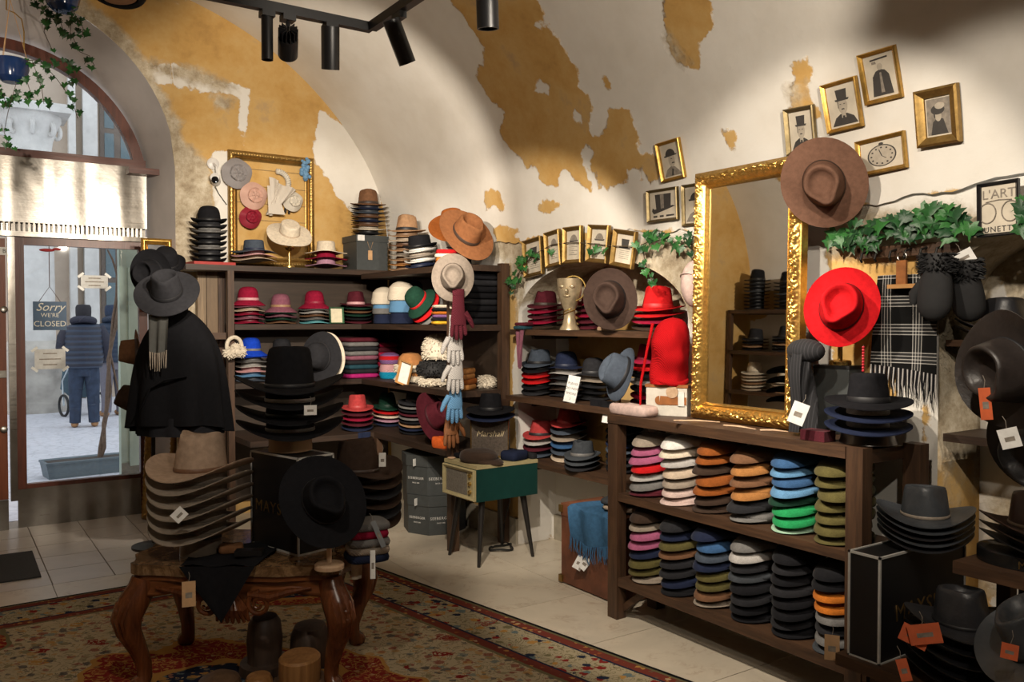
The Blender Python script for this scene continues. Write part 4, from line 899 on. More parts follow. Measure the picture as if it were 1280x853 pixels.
tag(MB().lathe([(.10, 0), (.098, .06), (.09, .066), (0, .068)], 28, (0, 0, 0), .92, 1.1).build('cardboard_ring', flat('cardboard', (.30, .19, .10), .85), None, (x, y, TZ+.41), (0, 0, -YAW)), 'brown cardboard ring between box and black cowboy hats', 'ring')
x, y = atD(249, 3.55)
tag(MB().lathe([(.085, 0), (.083, .07), (0, .075)], 24).build('display_block', flat('clear_block', (.16, .13, .10), .3), None, (x, y, TZ)), 'low block under the tan cowboy hats on the carved table', 'block')
x, y = atD(446, 3.86)
tag(MB().lathe([(.085, 0), (.083, .05), (0, .055)], 24).build('display_block', flat('grey_block', (.09, .085, .08), .5), None, (x, y, TZ)), 'low block under the dark brown cowboy hats', 'block')
db = thing('hat_box', 'dark grey square hat box with paper tag on the corner shelving', 'box', (FXf(457, 6.47), 6.47, 1.901)); DGR = flat('dark_grey_card', (.045, .05, .05), .6)
MB().box((0, 0, .115), (.27, .27, .23)).build('box_body', DGR, db, smooth=False); MB().box((0, 0, .253), (.284, .284, .05)).build('box_lid', DGR, db, smooth=False)
MB().box((-.10, -.1435, .255), (.06, .002, .045)).build('box_label', flat('paper', (1, 1, 1)), db, smooth=False)
MB().box((-.02, -.139, .12), (.036, .003, .075)).build('paper_tag', flat('kraft', (.50, .30, .15), .8), db, smooth=False); MB().tube([(-.045, -.139, .23), (-.02, -.139, .155), (.005, -.139, .23)], .0014, 5).build('tag_string', flat('kraft', (1, 1, 1)), db)
def oct_box(x, y, z, label, h=.275):
    o = thing('hat_box', label, 'box', (x, y, z), .0, 'octagonal hat boxes under the bench'); r = .225
    P = [(r*math.cos(PI/8+k*PI/4)/math.cos(PI/8)*.92, r*math.sin(PI/8+k*PI/4)/math.cos(PI/8)) for k in range(8)]
    MB().prism(P, 0, h-.03).build('box_body', DGR, o, smooth=False); MB().prism([(a*1.025, b*1.025) for a, b in P], h-.075, h).build('box_lid', DGR, o, smooth=False)
    WT = flat('white_ink', (.62, .61, .58), .6)
    for s, sz in ((0, .0265), (1, .023)):
        a = (-PI/2 if s == 0 else -PI*3/4)-.0; nx, ny = math.cos(a), math.sin(a); R_ = r*1.005 if s == 0 else r*.975
        text('SEEBERGER', sz, WT, o, basis((nx*R_, ny*R_, h*.42), (-ny, nx, 0), (0, 0, 1), (nx, ny, 0)), spacing=1.2)
        text('SINCE 1890', .012, WT, o, basis((nx*R_, ny*R_, h*.30), (-ny, nx, 0), (0, 0, 1), (nx, ny, 0)))
    a = -PI*3/4; MB().box((math.cos(a)*r*1.0, math.sin(a)*r*1.005, h*.83), (.05, .003, .05), (0, 0, PI/4+PI/2+PI/2)).build('box_label', flat('paper', (1, 1, 1)), o, smooth=False)
    o.rotation_euler.z = -.30; return o
oct_box(2.965, 5.42, .001, 'lower octagonal dark hat box with white lettering on the floor'); oct_box(2.96, 5.43, .278, 'upper octagonal dark hat box with white lettering, stacked on another')
# ------------------------------------------------------------------ loudspeaker and record player
sp = thing('loudspeaker', 'small brown loudspeaker with gilt script lettering under the black fedoras', 'speaker', (2.96, 4.66, .6225), -PI/2)
sp.rotation_euler.z = -.62
MB().box((0, .0, .12), (.25, .12, .24)).build('cabinet', flat('black_vinyl', (.014, .013, .013), .5, 0, .2, 60, .3, 120), sp, smooth=False); MB().box((0, -.0605, .12), (.235, .006, .225)).build('grille', flat('grille_cloth', (.085, .065, .05), .85, 0, .35, 90), sp, smooth=False)
frame_mb(.245, .235, .007, SIMPLE).build('piping', BRASS, sp, (0, -.060, .12), (PI/2, 0, 0)); text('Marshall', .052, flat('cream_ink', (.62, .5, .3), .5), sp, basis((.0, -.0642, .15), (1, 0, 0), (0, 0, 1), (0, -1, 0)), .3)
for k, (c, z, lab) in enumerate((('navy', .863, 'navy felt fedora directly on the brown loudspeaker'), ('black', .905, 'black felt fedora with creased crown on top of the brown loudspeaker'))):
    hat('wide', c, lab, TR(2.95, 4.64, z+.018, -.7), 'hats on the loudspeaker', 'black', scale=.92)
rp = thing('record_player', 'green retro record player cabinet with cream front on tapered black legs', 'record player')
# front panel faces the camera's left, side panel the camera's right
c0 = onZ(605, 709, 0); c1 = onZ(664, 694, 0); c2 = onZ(567, 688, 0)
cx = Vector((2.905, 4.565, 0)); ux = Vector((1, .03, 0)).normalized(); uy = Vector((-ux.y, ux.x, 0))
rp.matrix_world = basis((cx.x, cx.y, 0), ux, uy, (0, 0, 1)); RPW, RPD = .46, .37; RZ0, RZ1 = .40, .60
GRN = flat('petrol_green', (.008, .042, .036), .35, 0, .1, 20, .1, 120); CRM = flat('cream_vinyl', (.38, .32, .17), .5)
MB().box((0, 0, (RZ0+RZ1)/2), (RPW, RPD, RZ1-RZ0)).build('cabinet', GRN, rp, smooth=False)
MB().box((0, 0, RZ1+.010), (RPW+.004, RPD+.004, .022)).build('lid', CRM, rp, smooth=False)
fp = frame_mb(RPD-.008, RZ1-RZ0-.012, .022, SIMPLE).build('front_frame', CRM, rp, (-RPW/2-.001, 0, (RZ0+RZ1)/2), (PI/2, 0, -PI/2))
MB().box((-RPW/2-.003, .035, (RZ0+RZ1)/2), (.008, .235, .145)).build('speaker_grille', flat('grille_beige', (.17, .15, .12), .9, 0, .3, 120), rp, smooth=False)
MB().box((-RPW/2-.003, -.125, (RZ0+RZ1)/2), (.008, .07, .145)).build('control_panel', CRM, rp, smooth=False)
for k in range(3):
    MB().lathe([(.013, 0), (.012, .012), (0, .013)], 14).build('knob', BRASS, rp, (-RPW/2-.007, -.125, .455+.05*k), (0, -PI/2, 0))
for sx in (-1, 1):
    for sy in (-1, 1):
        MB().tube([(sx*.155, sy*.13, RZ0), (sx*.205, sy*.17, 0)], [.021, .010], 12).build('leg', flat('black_leg', (.012, .010, .009), .45), rp)
cb_ = MB(); 
def coil(k): return [(3.05+.085*math.cos(a*1.0+k)+.02*math.sin(3*a), 4.66+.06*math.sin(a)+.02*math.cos(2*a+k), .008+.004*math.sin(5*a)+.004*(a/6)) for a in np.linspace(0, 4*PI, 50)]
pts = coil(0)+[(3.12, 4.75, .02), (3.15, 4.78, .15), (3.14, 4.70, .30), (3.10, 4.66, .42)]
tag(MB().tube(pts, .005, 6).build('power_cord', flat('black_rubber', (.01, .01, .01), .5)), 'black power cord coiled on the floor behind the record player', 'cord')
# clothes on the record player
def RP(a, b, c): return rp.matrix_world @ Vector((a, b, c))
q = RP(-.12, -.055, RZ1+.022); o = thing('flat_cap', 'brown cloth cap lying on the record player', 'cap', q, .6); link('cap_crown', CAPS[1], tweed('dark brown'), o, None, None, (1, 1, 1.2)); link('visor', VISOR, tweed('dark brown'), o, (0, 0, .002))
q = RP(.10, -.115, RZ1+.022); tag(link('folded_sweater', slab(.16, .13, .055, 1, 3), felt(CN['navy'], knit=True), None, q, (0, 0, .3)), 'navy knitted sweater bundled on the record player', 'sweater')
for k, (a, b, r) in enumerate(((.205, .055, .1), (.215, -.11, .05))):
    q = RP(a, b, RZ1+.022); o = tag(link('mitten', slab(.05, .17 if k == 0 else .14, .035, 1, k), felt(CN['charcoal'], knit=True), None, q, (0, 0, r)), ('charcoal knitted mitten beside the navy sweater, nearer the wall', 'charcoal knitted mitten beside the navy sweater, at the cabinet edge')[k], 'mitten')
q = RP(-.125, .15, RZ1+.022); tag(link('knit_glove', slab(.10, .06, .03, 1, 9), felt(CN['black'], knit=True), None, q, (0, 0, .1)), 'black knitted glove lying at the back of the record player', 'glove')
q = RP(-.206, .14, RZ1+.024); tag(MB().lathe([(.024, 0), (.026, .004), (.022, .008), (0, .008)], 20).build('wooden_disc', PALE, None, q), 'round pale wooden tag lying on the record player', 'tag')
# ------------------------------------------------------------------ suitcase with blue scarf
LEA = flat('old_leather', (.13, .045, .022), .5, 0, .35, 9, .3, 40)
sc = thing('suitcase', 'old brown leather suitcase standing on the floor beside the cabinet', 'suitcase', (3.09, 3.62, 0))
MB().box((0, 0, .21), (.30, .50, .40)).build('case_body', LEA, sc, smooth=False); MB().box((0, 0, .425), (.306, .506, .07)).build('case_lid', flat('old_leather_lid', (.16, .06, .03), .5, 0, .35, 9, .3, 40), sc, smooth=False)
for a in (-1, 1):
    for z in (.03, .43): MB().box((-.148, a*.247, z), (.03, .03, .04)).build('corner_guard', OLDG, sc, smooth=False)
for z in (.20,): MB().box((-.155, -.12, .385), (.012, .04, .05)).build('latch', BRASS, sc, smooth=False)
BLU = felt((.045, .12, .23))
def drape(u, v):   # scarf over the case edge: across y, down x
    y = .14-.36*u; s = v*.33
    if s < .16: x, z = .02-s*1.15, .470+.006*math.sin(u*17)
    else: x, z = -.170-.010*math.sin(u*13+2)-.012*math.sin(PI*min(1, (s-.16)/.2))-.003, .462-(s-.16)*(.85+.25*math.sin(u*3.0+.4))
    return (x, y+.02*math.sin(v*5), z)
sb = thing('blue_scarf', 'blue fringed wool scarf draped over the leather suitcase', 'scarf', (3.09, 3.62, 0)); MB().grid(drape, 30, 26).build('scarf_cloth', BLU, sb)
mf = MB()
for k in range(34):
    a = drape(k/33, 1.0); L = .07+.03*random.random(); mf.tube([a, (a[0]-.004, a[1]+random.uniform(-.01, .01), a[2]-L/2), (a[0]+random.uniform(-.004, 0), a[1]+random.uniform(-.02, .02), a[2]-L)], [.0035, .003, .0015], 5)
mf.build('fringe', BLU, sb)
folded(3.08, 3.50, .476, .20, .2, ['slate', 'beige'], .03, 'on the leather suitcase', 'folded knitwear on the suitcase', .4, 'folded knit', 'knitwear', 'folded_knit')
folded(3.02, 3.42, .537, .14, .12, ['burgundy'], .03, 'folded knit tucked against the cabinet post', None, .2, 'wool', 'knitwear', 'folded_knit')
def price_tag(px, py, d, label, size=(.045, .07), m_=None, roll=0.0, n=None, parent=None, mark=True):
    p = onD(px, py, d); n_ = (n or TOCAM(p)).normalized(); y = (Vector((0, 0, 1))-n_*n_.z).normalized(); x = y.cross(n_)
    o = thing('price_tag', label, 'tag'); o.matrix_world = basis(p, x, y, n_) @ Matrix.Rotation(roll, 4, 'Z')
    MB().box((0, 0, 0), (size[0], size[1], .0018)).build('card', m_ or flat('paper', (1, 1, 1)), o, smooth=False)
    if mark: MB().box((0, -.05*size[1], .0012), (size[0]*.5, size[1]*.22, .0006)).build('print_mark', PRM, o, smooth=False)
    MB().tube([(0, size[1]/2, 0), (.004, size[1]/2+.02, 0), (.0, size[1]/2+.035, -.008)], .001, 5).build('string', PRM, o); return o
KR = flat('kraft', (1, 1, 1)); ORT = flat('orange_card', (.62, .11, .025), .6)
price_tag(724, 704, 2.912/ray(724, 704).x, 'white price tag hanging on the leather suitcase', (.05, .075), roll=-.5)
price_tag(731, 705, 2.918/ray(731, 705).x, 'second white tag behind the first on the leather suitcase', (.045, .07), roll=-.7)
price_tag(236, 743, 3.30, 'kraft price tag hanging from the front of the carved table', (.05, .095), KR)
price_tag(1040, 810, 3.0, 'kraft barcode tag on the folded grey caps', (.05, .085), KR)
price_tag(998, 517, 3.30, 'white shop tag hanging from the black scarf', (.06, .085), roll=-.35)
price_tag(1156, 793, 2.42, 'orange swing tag on the top black leather hat', (.085, .055), ORT, .25)
price_tag(1143, 796, 2.44, 'second orange swing tag behind the first', (.075, .05), ORT, -.35)
price_tag(1232, 505, 2.40, 'orange tag on the hanging black leather hat', (.03, .09), ORT, .1)
price_tag(1262, 548, 2.36, 'white printed leaflet tag on the plank rack', (.05, .055), roll=.3)
price_tag(1130, 838, 2.42, 'orange tag low in the black leather stack', (.03, .06), ORT, .3)
price_tag(1262, 815, 2.24, 'orange tag beside the grey leather hat', (.04, .04), ORT, -.1)
price_tag(224, 644, 3.27, 'white shop tag tucked between tan cowboy hats', (.05, .045), roll=.75)
price_tag(388, 513, 3.47, 'white tag with red mark between the black cowboy hats', (.05, .04))
price_tag(466, 706, 3.395, 'long white brand tag hanging beside the carved table', (.02, .11))
price_tag(473, 668, 3.385, 'grey strap tag over the knitted gloves', (.02, .11), flat('grey_tag', (.16, .17, .18), .5), .4)
price_tag(478, 575, 3.72, 'white tag on the dark brown cowboy hats', (.03, .06))
price_tag(1021, 180, 3.50, 'white tag above the large brown hat', (.05, .045), roll=.3, mark=False)
price_tag(1205, 322, 3.14/ray(1205, 322).x, 'white tag behind the black fur mittens', (.07, .05), roll=.5)
# ------------------------------------------------------------------ niche things
bv = thing('bust_vase', 'brass vase shaped as a face with a crown, on the upper niche plank', 'vase', (3.185, RYf(712, 3.185), 1.441), -.9)
VASE = flat('pale_brass', (.52, .42, .27), .35, .55, .25, 25)
MB().lathe([(.062, 0), (.06, .01), (.045, .03), (.036, .07), (.034, .12), (.05, .155), (.066, .20), (.074, .25), (.078, .31), (.074, .312), (.066, .25), (.03, .2)], 28).build('vase_body', VASE, bv)
m_ = MB(); m_.sphere((0, -.070, .235), (.012, .022, .022)); m_.sphere((-.03, -.066, .262), (.018, .012, .012)); m_.sphere((.03, -.066, .262), (.018, .012, .012)); m_.sphere((0, -.066, .205), (.022, .012, .008)); m_.build('face_relief', VASE, bv)
MB().tube([(.075*math.cos(a)+.03, -.03, .25+.075*math.sin(a)) for a in np.linspace(0, 2*PI, 24)], .005, 6).build('ring_ornament', BRASS, bv)
for a in (.0, 1.3): MB().tube([(.036*math.cos(t*6+a), .036*math.sin(t*6+a), .06+.08*t) for t in np.linspace(0, 1, 16)], .004, 6).build('vine_ornament', BRASS, bv)
pc = thing('printed_card', 'white upright card with black lettering on the middle niche plank', 'sign'); p = onX(711, 505, 3.092); 
n_ = (TOCAM(p)+Vector((0, 0, .12))).normalized(); y_ = (Vector((.0, 0, 1))-n_*n_.z).normalized(); x_ = y_.cross(n_)
pc.matrix_world = basis(p+Vector((0, 0, .005)), x_, y_, n_) @ Matrix.Rotation(-.22, 4, 'Z') @ Matrix.Translation((0, .085, 0))
MB().box((0, 0, -.012), (.075, .165, .022)).build('card_block', flat('black_lacquer', (1, 1, 1)), pc, smooth=False); MB().box((0, 0, .0005), (.07, .16, .002)).build('card_face', flat('paper', (1, 1, 1)), pc, smooth=False)
for k, t in enumerate(('PLEASE', 'DO NOT', 'SMOKE', ':)')): text(t, .019, PRD, pc, basis((0, .032-.03*k, .0022), (1, 0, 0), (0, 1, 0), (0, 0, 1)))
q = onX(870, 355, 3.10); hf = thing('hat_form', 'pale pink felt hat body on the wall beside the gilt mirror', 'hat form'); hf.matrix_world = basis(q, (0, -1, 0), (0, 0, 1), (-1, 0, 0))
MB().sphere((0, 0, 0), (.075, .12, .075), 20, 12).build('felt_dome', felt(CN['pale pink']), hf); MB().tube([(.076*math.cos(a), .10*math.sin(a)*.3+.02, .076*math.sin(a)) for a in np.linspace(0, PI, 14)], .003, 6).build('felt_fold', felt(CN['pale pink']), hf)
tag(MB().tube([onX(881, 390, 3.15), onX(878, 440, 3.15)], .008, 8).build('blue_rod', flat('blue_paint', (.03, .13, .42), .5)), 'short blue rod hanging on the wall beside the mirror', 'rod')
def hang_cloth(name, label, cat, p0, wv, L, m_, folds=3, amp=.012, nrm=(-1, 0, 0), taper=.8, n=(24, 22), fringe=None, fl=.06, fm=None, seed=0):
    """hanging cloth: top edge from p0 along vector wv, length L down"""
    o = thing(name, label, cat, p0); wv = Vector(wv); nv = Vector(nrm)
    def fn(u, v):
        k = 1+(taper-1)*v; q = wv*(.5+(u-.5)*k)+nv*(amp*math.sin(u*folds*2*PI+seed+v*1.3)*(.4+.6*v)+.004)-Vector((0, 0, L*v*(1+.05*math.sin(u*4+seed))))
        return q
    MB().grid(fn, *n).build('cloth', m_, o)
    if fringe:
        mf = MB()
        for k in range(fringe):
            a = fn((k+.5)/fringe, 1.0); e = Vector((random.uniform(-.006, .006), random.uniform(-.006, .006), -fl*random.uniform(.8, 1.1)))
            mf.tube([a, a+e*.5, a+e], [.0028, .0025, .0015], 5)
        mf.build('fringe', fm or m_, o)
    return o
hang_cloth('mottled_scarf', 'mottled burgundy and grey scarf hanging from the upper niche plank', 'scarf', onX(645, 412, 3.10), (0, -.10, 0), .24, tweed('mauve'), 2, .012, taper=.15)
folded(3.135, RYf(656, 3.135), 1.442, .10, .13, ['burgundy', 'dark teal'], .022, 'on the upper niche plank', 'scarves in the niche', -1.2)
hang_cloth('black_cloth', 'black cloth hanging over the middle niche plank', 'cloth', onX(738, 503, 3.112)+Vector((0, 0, .02)), (0, -.22, 0), .07, felt(CN['black']), 2, .006, taper=.9)
tag(MB().box((0, 0, 0), (.004, .05, .07), (0, .2, 0)).build('paper_card', flat('paper', (1, 1, 1)), None, onX(757, 521, 3.10)), 'blank white card behind the cabinet corner', 'card')
# ------------------------------------------------------------------ cabinet top
hd = thing('red_hood', 'bright red knitted hood standing on the cream bag', 'hood', (3.02, RYf(837, 3.02), 1.185), -1.0)
RED = felt((.52, .008, .012), knit=True)
def hoodf(u, v):
    th = 2*PI*u; z = .33*v; 
    r = .080+.012*math.sin(PI*v)+.010*(1-v)**4
    if v > .72: r *= math.sqrt(max(0, 1-((v-.72)/.28)**2.2))
    f = 1+.06*math.sin(2*th+v*8)*(1-v*.6)+.16*noise.noise(Vector((math.cos(th)*1.5, math.sin(th)*1.5, v*4)))
    x = r*math.cos(th)*f+.02*v*v; y = r*1.05*math.sin(th)*f-.02*v+.012*math.sin(v*9)*(1-v)
    return (x, y, z)
MB().grid(hoodf, 40, 34, True).build('hood_cloth', RED, hd)
MB().tube([(.083*math.cos(a), .088*math.sin(a), .012+.01*math.sin(2*a)) for a in np.linspace(0, 2*PI, 36)], .013, 8).build('rolled_hem', RED, hd)
MB().tube([(-.07, -.06, .30), (-.098, -.075, .15), (-.122, -.09, 0), (-.124, -.092, -.14)], [.008, .007, .007, .004], 8).build('drawstring', RED, hd)
bgm = flat('canvas_cream', (.62, .59, .52), .8, 0, .08, 30, .2, 150); TANL = flat('tan_leather', (.30, .11, .03), .5, 0, .3, 20)
bg_ = thing('canvas_bag', 'cream canvas bag with tan leather strap and buckle beside the mirror', 'bag', (3.02, RYf(838, 3.02), 1.031), -1.05)
MB().box((0, 0, .07), (.205, .13, .14)).build('bag_body', bgm, bg_, smooth=False); MB().box((0, 0, .146), (.215, .14, .014)).build('bag_rim', TANL, bg_, smooth=False)
MB().prism([(-.035, -.02)]+ell(-.035, 0, .022, .022, 10, -PI/2-PI, -PI/2)[::1]+[(.10, -.018), (.10, .018), (-.03, .022)], 0, .004, basis((.0, -.0655, .075), (1, 0, 0), (0, 0, 1), (0, -1, 0))).build('strap', TANL, bg_, smooth=False)
MB().lathe([(.03, 0), (.03, .006), (0, .007)], 22).build('wooden_button', PALE, bg_, (.03, -.068, .118), (PI/2, 0, 0))
MB().box((.075, -.07, .085), (.03, .004, .07)).build('paper_label', flat('paper', (1, 1, 1)), bg_, smooth=False)
def throwf(u, v):
    a = u*PI
    return (-.10+.20*v, .19-.38*u+.0, .004+.045*math.sin(PI*min(1, max(0, .05+.95*v)))**.35*(1 if u < .8 else 1-.5*(u-.8)/.2)+.003*math.sin(9*u+4*v))
bt = thing('beige_throw', 'beige folded cloth lying along the cabinet edge beside the bag', 'cloth', (2.856, 3.175, 1.03)); m_ = slab(.12, .28, .05, 2, 2); link('folded_cloth', m_, felt(CN['pale pink']), bt, (0, 0, .001))
for k, (px, py, px2, py2) in enumerate(((842, 526, 900, 528), (905, 532, 945, 537), (950, 538, 985, 540))):
    a = onZ(px, py, 1.045); b = onZ(px2, py2, 1.042); tag(MB().tube([a, (a+b)/2+Vector((0, 0, .003)), b], [.008, .010, .004], 8, flatten=.5).build('wooden_strip', PALE), ('pale wooden strip lying below the bag on the cabinet edge', 'slim wooden strip under the mirror frame', 'short wooden strip beside the white shop tag')[k], 'wooden strip')
# black scarf, boxes and stand items right of the mirror
q = Vector((2.93, 2.17, 0))
bs = thing('black_scarf', 'black pinstriped scarf knotted and hanging beside the red fedora', 'scarf', (2.93, 2.225, 1.035)); BST = MATS.get('pin') or new_mat('pinstripe')
m, nt, b = BST; wv = N(nt, 'ShaderNodeTexWave', wave_type='BANDS', bands_direction='Y'); wv.inputs['Scale'].default_value = 22; nt.links.new(coords(nt), wv.inputs[0])
nt.links.new(ramp(nt, wv.outputs[1], [(.8, (.010, .010, .012)), (.97, (.028, .028, .032))]), b.inputs['Base Color']); b.inputs['Roughness'].default_value = .9; PIN = m
def loopf(u, v):
    a = 2*PI*u; r = .045+.012*math.sin(3*a+v*7); z = .36-.34*v
    return ((r*.8)*math.cos(a), (r*(1+.25*v))*math.sin(a)+.02*(1-v), z)
MB().grid(loopf, 28, 16, True).build('hanging_end', PIN, bs); MB().sphere((0, -.005, .34), (.055, .085, .05), 20, 12).build('knot', PIN, bs)
MB().grid(lambda u, v: (-.05-.01*math.sin(v*6), -.03+.05*u+.02*v, .34-.33*v), 8, 14).build('loose_end', PIN, bs)
ob = thing('black_case', 'dark grey upright box behind the black hats on the cabinet', 'box', (3.125, 2.205, 1.031), -.0); MB().box((0, 0, .135), (.10, .17, .27)).build('box_body', DGR, ob, smooth=False); MB().box((0, 0, .275), (.104, .174, .014)).build('box_lid', flat('black_card', (1, 1, 1)), ob, smooth=False)
q = onD(1079, 447, 3.36); o = thing('bead_string', 'string of small red beads hanging beside the red fedora', 'beads', q)
for k in range(9): link('bead', HM.setdefault('bead', MB().sphere((0, 0, 0), .006, 10, 6).mesh('bead', flat('red_bead', (.40, .02, .03), .25))), None, o, (0, 0, .04-.0115*k))
MB().tube([(0, 0, .05), (0, 0, -.055)], .001, 5).build('string', PRM, o)
x, y = 2.95, 1.95
o = tag(MB().lathe([(.105, 0), (.10, .012), (.095, .04), (.09, .043), (0, .043)], 30).build('display_ring', flat('steel_ring', (.10, .09, .085), .3, .8), None, (x, y, 1.031)), 'low dark metal ring under the black hat stack on the cabinet', 'ring')
tag(MB().box((0, 0, .02), (.07, .11, .04)).build('patterned_purse', tweed('burgundy'), None, (2.85, 2.10, 1.031), None, smooth=False), 'small dark red patterned purse on the cabinet edge', 'purse')
# ------------------------------------------------------------------ coat rack with plaid scarf and mittens
cr = thing('coat_rack', 'dark wooden coat rack with metal hooks fixed under the ivy', 'coat rack'); a = onX(1073, 318, 3.18); b = onX(1198, 308, 3.18)
MB().box(((a.x+b.x)/2, (a.y+b.y)/2, (a.z+b.z)/2), (.024, abs(a.y-b.y), .045), (0, 0, 0)).build('rail', MWY, cr, smooth=False)
for k in range(6):
    yy = a.y+(b.y-a.y)*(.12+.15*k); zz = (a.z+b.z)/2
    MB().tube([(3.168, yy, zz+.005), (3.13, yy, zz-.005), (3.12, yy, zz-.03), (3.13, yy, zz-.04)], .005, 8).build('hook', flat('black_iron', (.02, .018, .016), .45, .6), cr)
def plaid_mat():
    m, nt, b = new_mat('plaid'); v = coords(nt, 'UV'); sx = N(nt, 'ShaderNodeSeparateXYZ'); nt.links.new(v, sx.inputs[0])
    def lines(c, per, offs, wd):
        f = math_(nt, 'FRACT', math_(nt, 'MULTIPLY', c, per)); tot = None
        for o_ in offs:
            q = math_(nt, 'LESS_THAN', math_(nt, 'ABSOLUTE', math_(nt, 'SUBTRACT', f, o_)), wd); tot = q if tot is None else math_(nt, 'MAXIMUM', tot, q)
        return f, tot
    fx, lx = lines(sx.outputs[0], 2.0, (.25, .35, .45, .55), .012); fy, ly = lines(sx.outputs[1], 3.2, (.28, .40, .52, .64), .014)
    bx_ = math_(nt, 'MULTIPLY', math_(nt, 'GREATER_THAN', fx, .25), math_(nt, 'LESS_THAN', fx, .55)); by = math_(nt, 'MULTIPLY', math_(nt, 'GREATER_THAN', fy, .28), math_(nt, 'LESS_THAN', fy, .64))
    g = math_(nt, 'ADD', math_(nt, 'MULTIPLY', math_(nt, 'ADD', bx_, by), .018), .006)
    cg = N(nt, 'ShaderNodeCombineColor'); [nt.links.new(g, cg.inputs[k]) for k in range(3)]
    c = mixc(nt, math_(nt, 'MULTIPLY', math_(nt, 'ADD', lx, ly), .5), cg.outputs[0], (.62, .60, .56)); nt.links.new(c, b.inputs['Base Color']); b.inputs['Roughness'].default_value = .95; b.inputs['Specular IOR Level'].default_value = .1; return m
PLAID = plaid_mat()
def uvgrid(o, nu, nv):
    me = o.data; uv = me.uv_layers.new(name='UVMap'); co = vcoords(o)
    return uv
ps = thing('plaid_scarf', 'black and white plaid wool scarf hanging on a wooden clip from the coat rack', 'scarf'); pa = onX(1098, 345, 3.15); pb = onX(1170, 342, 3.15); PL = .355
def plf(u, v): return (3.145-.012*math.sin(u*5+v*2)-.01*v, pa.y+.015*v+(pb.y-pa.y-.035*v)*u, pa.z-(PL+.03*u)*v)
o = MB().grid(plf, 24, 30).build('scarf_cloth', PLAID, ps)
uvl = o.data.uv_layers.new(name='UVMap')
for lp in o.data.loops:
    c = o.data.vertices[lp.vertex_index].co; uvl.data[lp.index].uv = ((c.y-pa.y)/(pb.y-pa.y), (c.z-pa.z)/PL+2)
mf = MB(); mg = MB()
for k in range(46):
    a = plf((k+.5)/46, 1.0); (mf if k % 3 else mg).tube([a, (a[0]-.005, a[1]+random.uniform(-.005, .005), a[2]-.06), (a[0]+random.uniform(-.005, .005), a[1]+random.uniform(-.01, .01), a[2]-.105*random.uniform(.85, 1.1))], [.0028, .0026, .0014], 5)
mf.build('fringe', felt(CN['black']), ps); mg.build('fringe', felt(CN['light grey']), ps)
q = onX(1127, 358, 3.10); o = thing('clip_hanger', 'wooden clip hanger with leather loop holding the plaid scarf', 'hanger', q); CAM = wood('honey_wood', (.36, .17, .05), (.55, .30, .11), 1)
MB().box((0, -.01, 0), (.02, .13, .016)).build('bar', CAM, o, smooth=False); MB().box((.0, .0, .05), (.012, .04, .10)).build('leather_loop', flat('tan_leather', (1, 1, 1)), o, smooth=False); MB().tube([(0, .018*math.cos(a), .115+.018*math.sin(a)) for a in np.linspace(0, 2*PI, 16)], .0025, 6).build('ring', STEEL, o)
def mitten(px, py, d, label, r, sc_):
    p = onX(px, py, d); o = thing('fur_mitten', label, 'mitten', p, (0, r, 0), 'black fur mittens on the coat rack'); o.scale = (sc_,)*3
    MB().grid(lambda u, v: ((.035+.012*math.sin(PI*v))*math.cos(2*PI*u)*(1 if v < .75 else math.sqrt(max(0, 1-((v-.75)/.25)**2))), (.048+.016*math.sin(PI*v*.9))*math.sin(2*PI*u)*(1 if v < .7 else math.sqrt(max(0, 1-((v-.7)/.3)**2))), -.20*v), 24, 22, True).build('mitten_body', flat('black_suede', (.014, .014, .015), .9), o)
    MB().tube([(0, .045, -.05), (-.01, .075, -.10), (-.01, .078, -.135)], [.022, .022, .012], 12).build('thumb', flat('black_suede', (1, 1, 1)), o)
    fur = MB()
    for k in range(220):
        a = random.uniform(0, 2*PI); z = random.uniform(-.02, .05); p0 = Vector((.038*math.cos(a), .056*math.sin(a), z)); e = p0+Vector((.020*math.cos(a), .022*math.sin(a), random.uniform(-.012, .008)))
        fur.tube([p0, e], [.005, .001], 4, False)
    fur.lathe([(.03, -.02), (.046, -.015), (.05, .02), (.045, .05), (.0, .055)], 20, (0, 0, 0), .85, 1.15)
    ff = fur.build('fur_cuff', flat('black_fur', (.008, .008, .009), .7), o); return o
mitten(1171, 335, 3.08, 'black suede mitten with fur cuff hanging in front of plaid scarf', .1, 1.0); mitten(1206, 341, 3.165, 'black suede mitten with fur cuff hanging behind its pair', -.25, .95)
# ------------------------------------------------------------------ ivy
LEAFM = []
for k, (c1, c2) in enumerate((((.012, .07, .018), (.03, .16, .035)), ((.02, .12, .03), (.06, .26, .05)), ((.008, .045, .016), (.02, .10, .03)))):
    LEAFM.append(flat('ivy_leaf_%d' % k, tuple((a+b)*.36 for a, b in zip(c1, c2)), .4, 0, .45, 25, .15, 40))
OL = [(0, -.1), (.18, -.38), (.5, -.42), (.42, -.12), (.78, .02), (.46, .22), (.30, .48), (.12, .55), (0, 1.0), (-.12, .55), (-.30, .48), (-.46, .22), (-.78, .02), (-.42, -.12), (-.5, -.42), (-.18, -.38)]
def leaf_mesh(seed):
    m_ = MB(); rr = random.Random(seed); vs_ = [(0, .15, .10)]+[(x, y, -.12*abs(x)-.1*max(0, y)**2+rr.uniform(-.05, .05)) for x, y in OL]
    m_.add(vs_, [(0, i+1, (i+1) % len(OL)+1) for i in range(len(OL))]); return m_.mesh('leaf', LEAFM[0], True, 60)
LEAVES = [leaf_mesh(k) for k in range(3)]
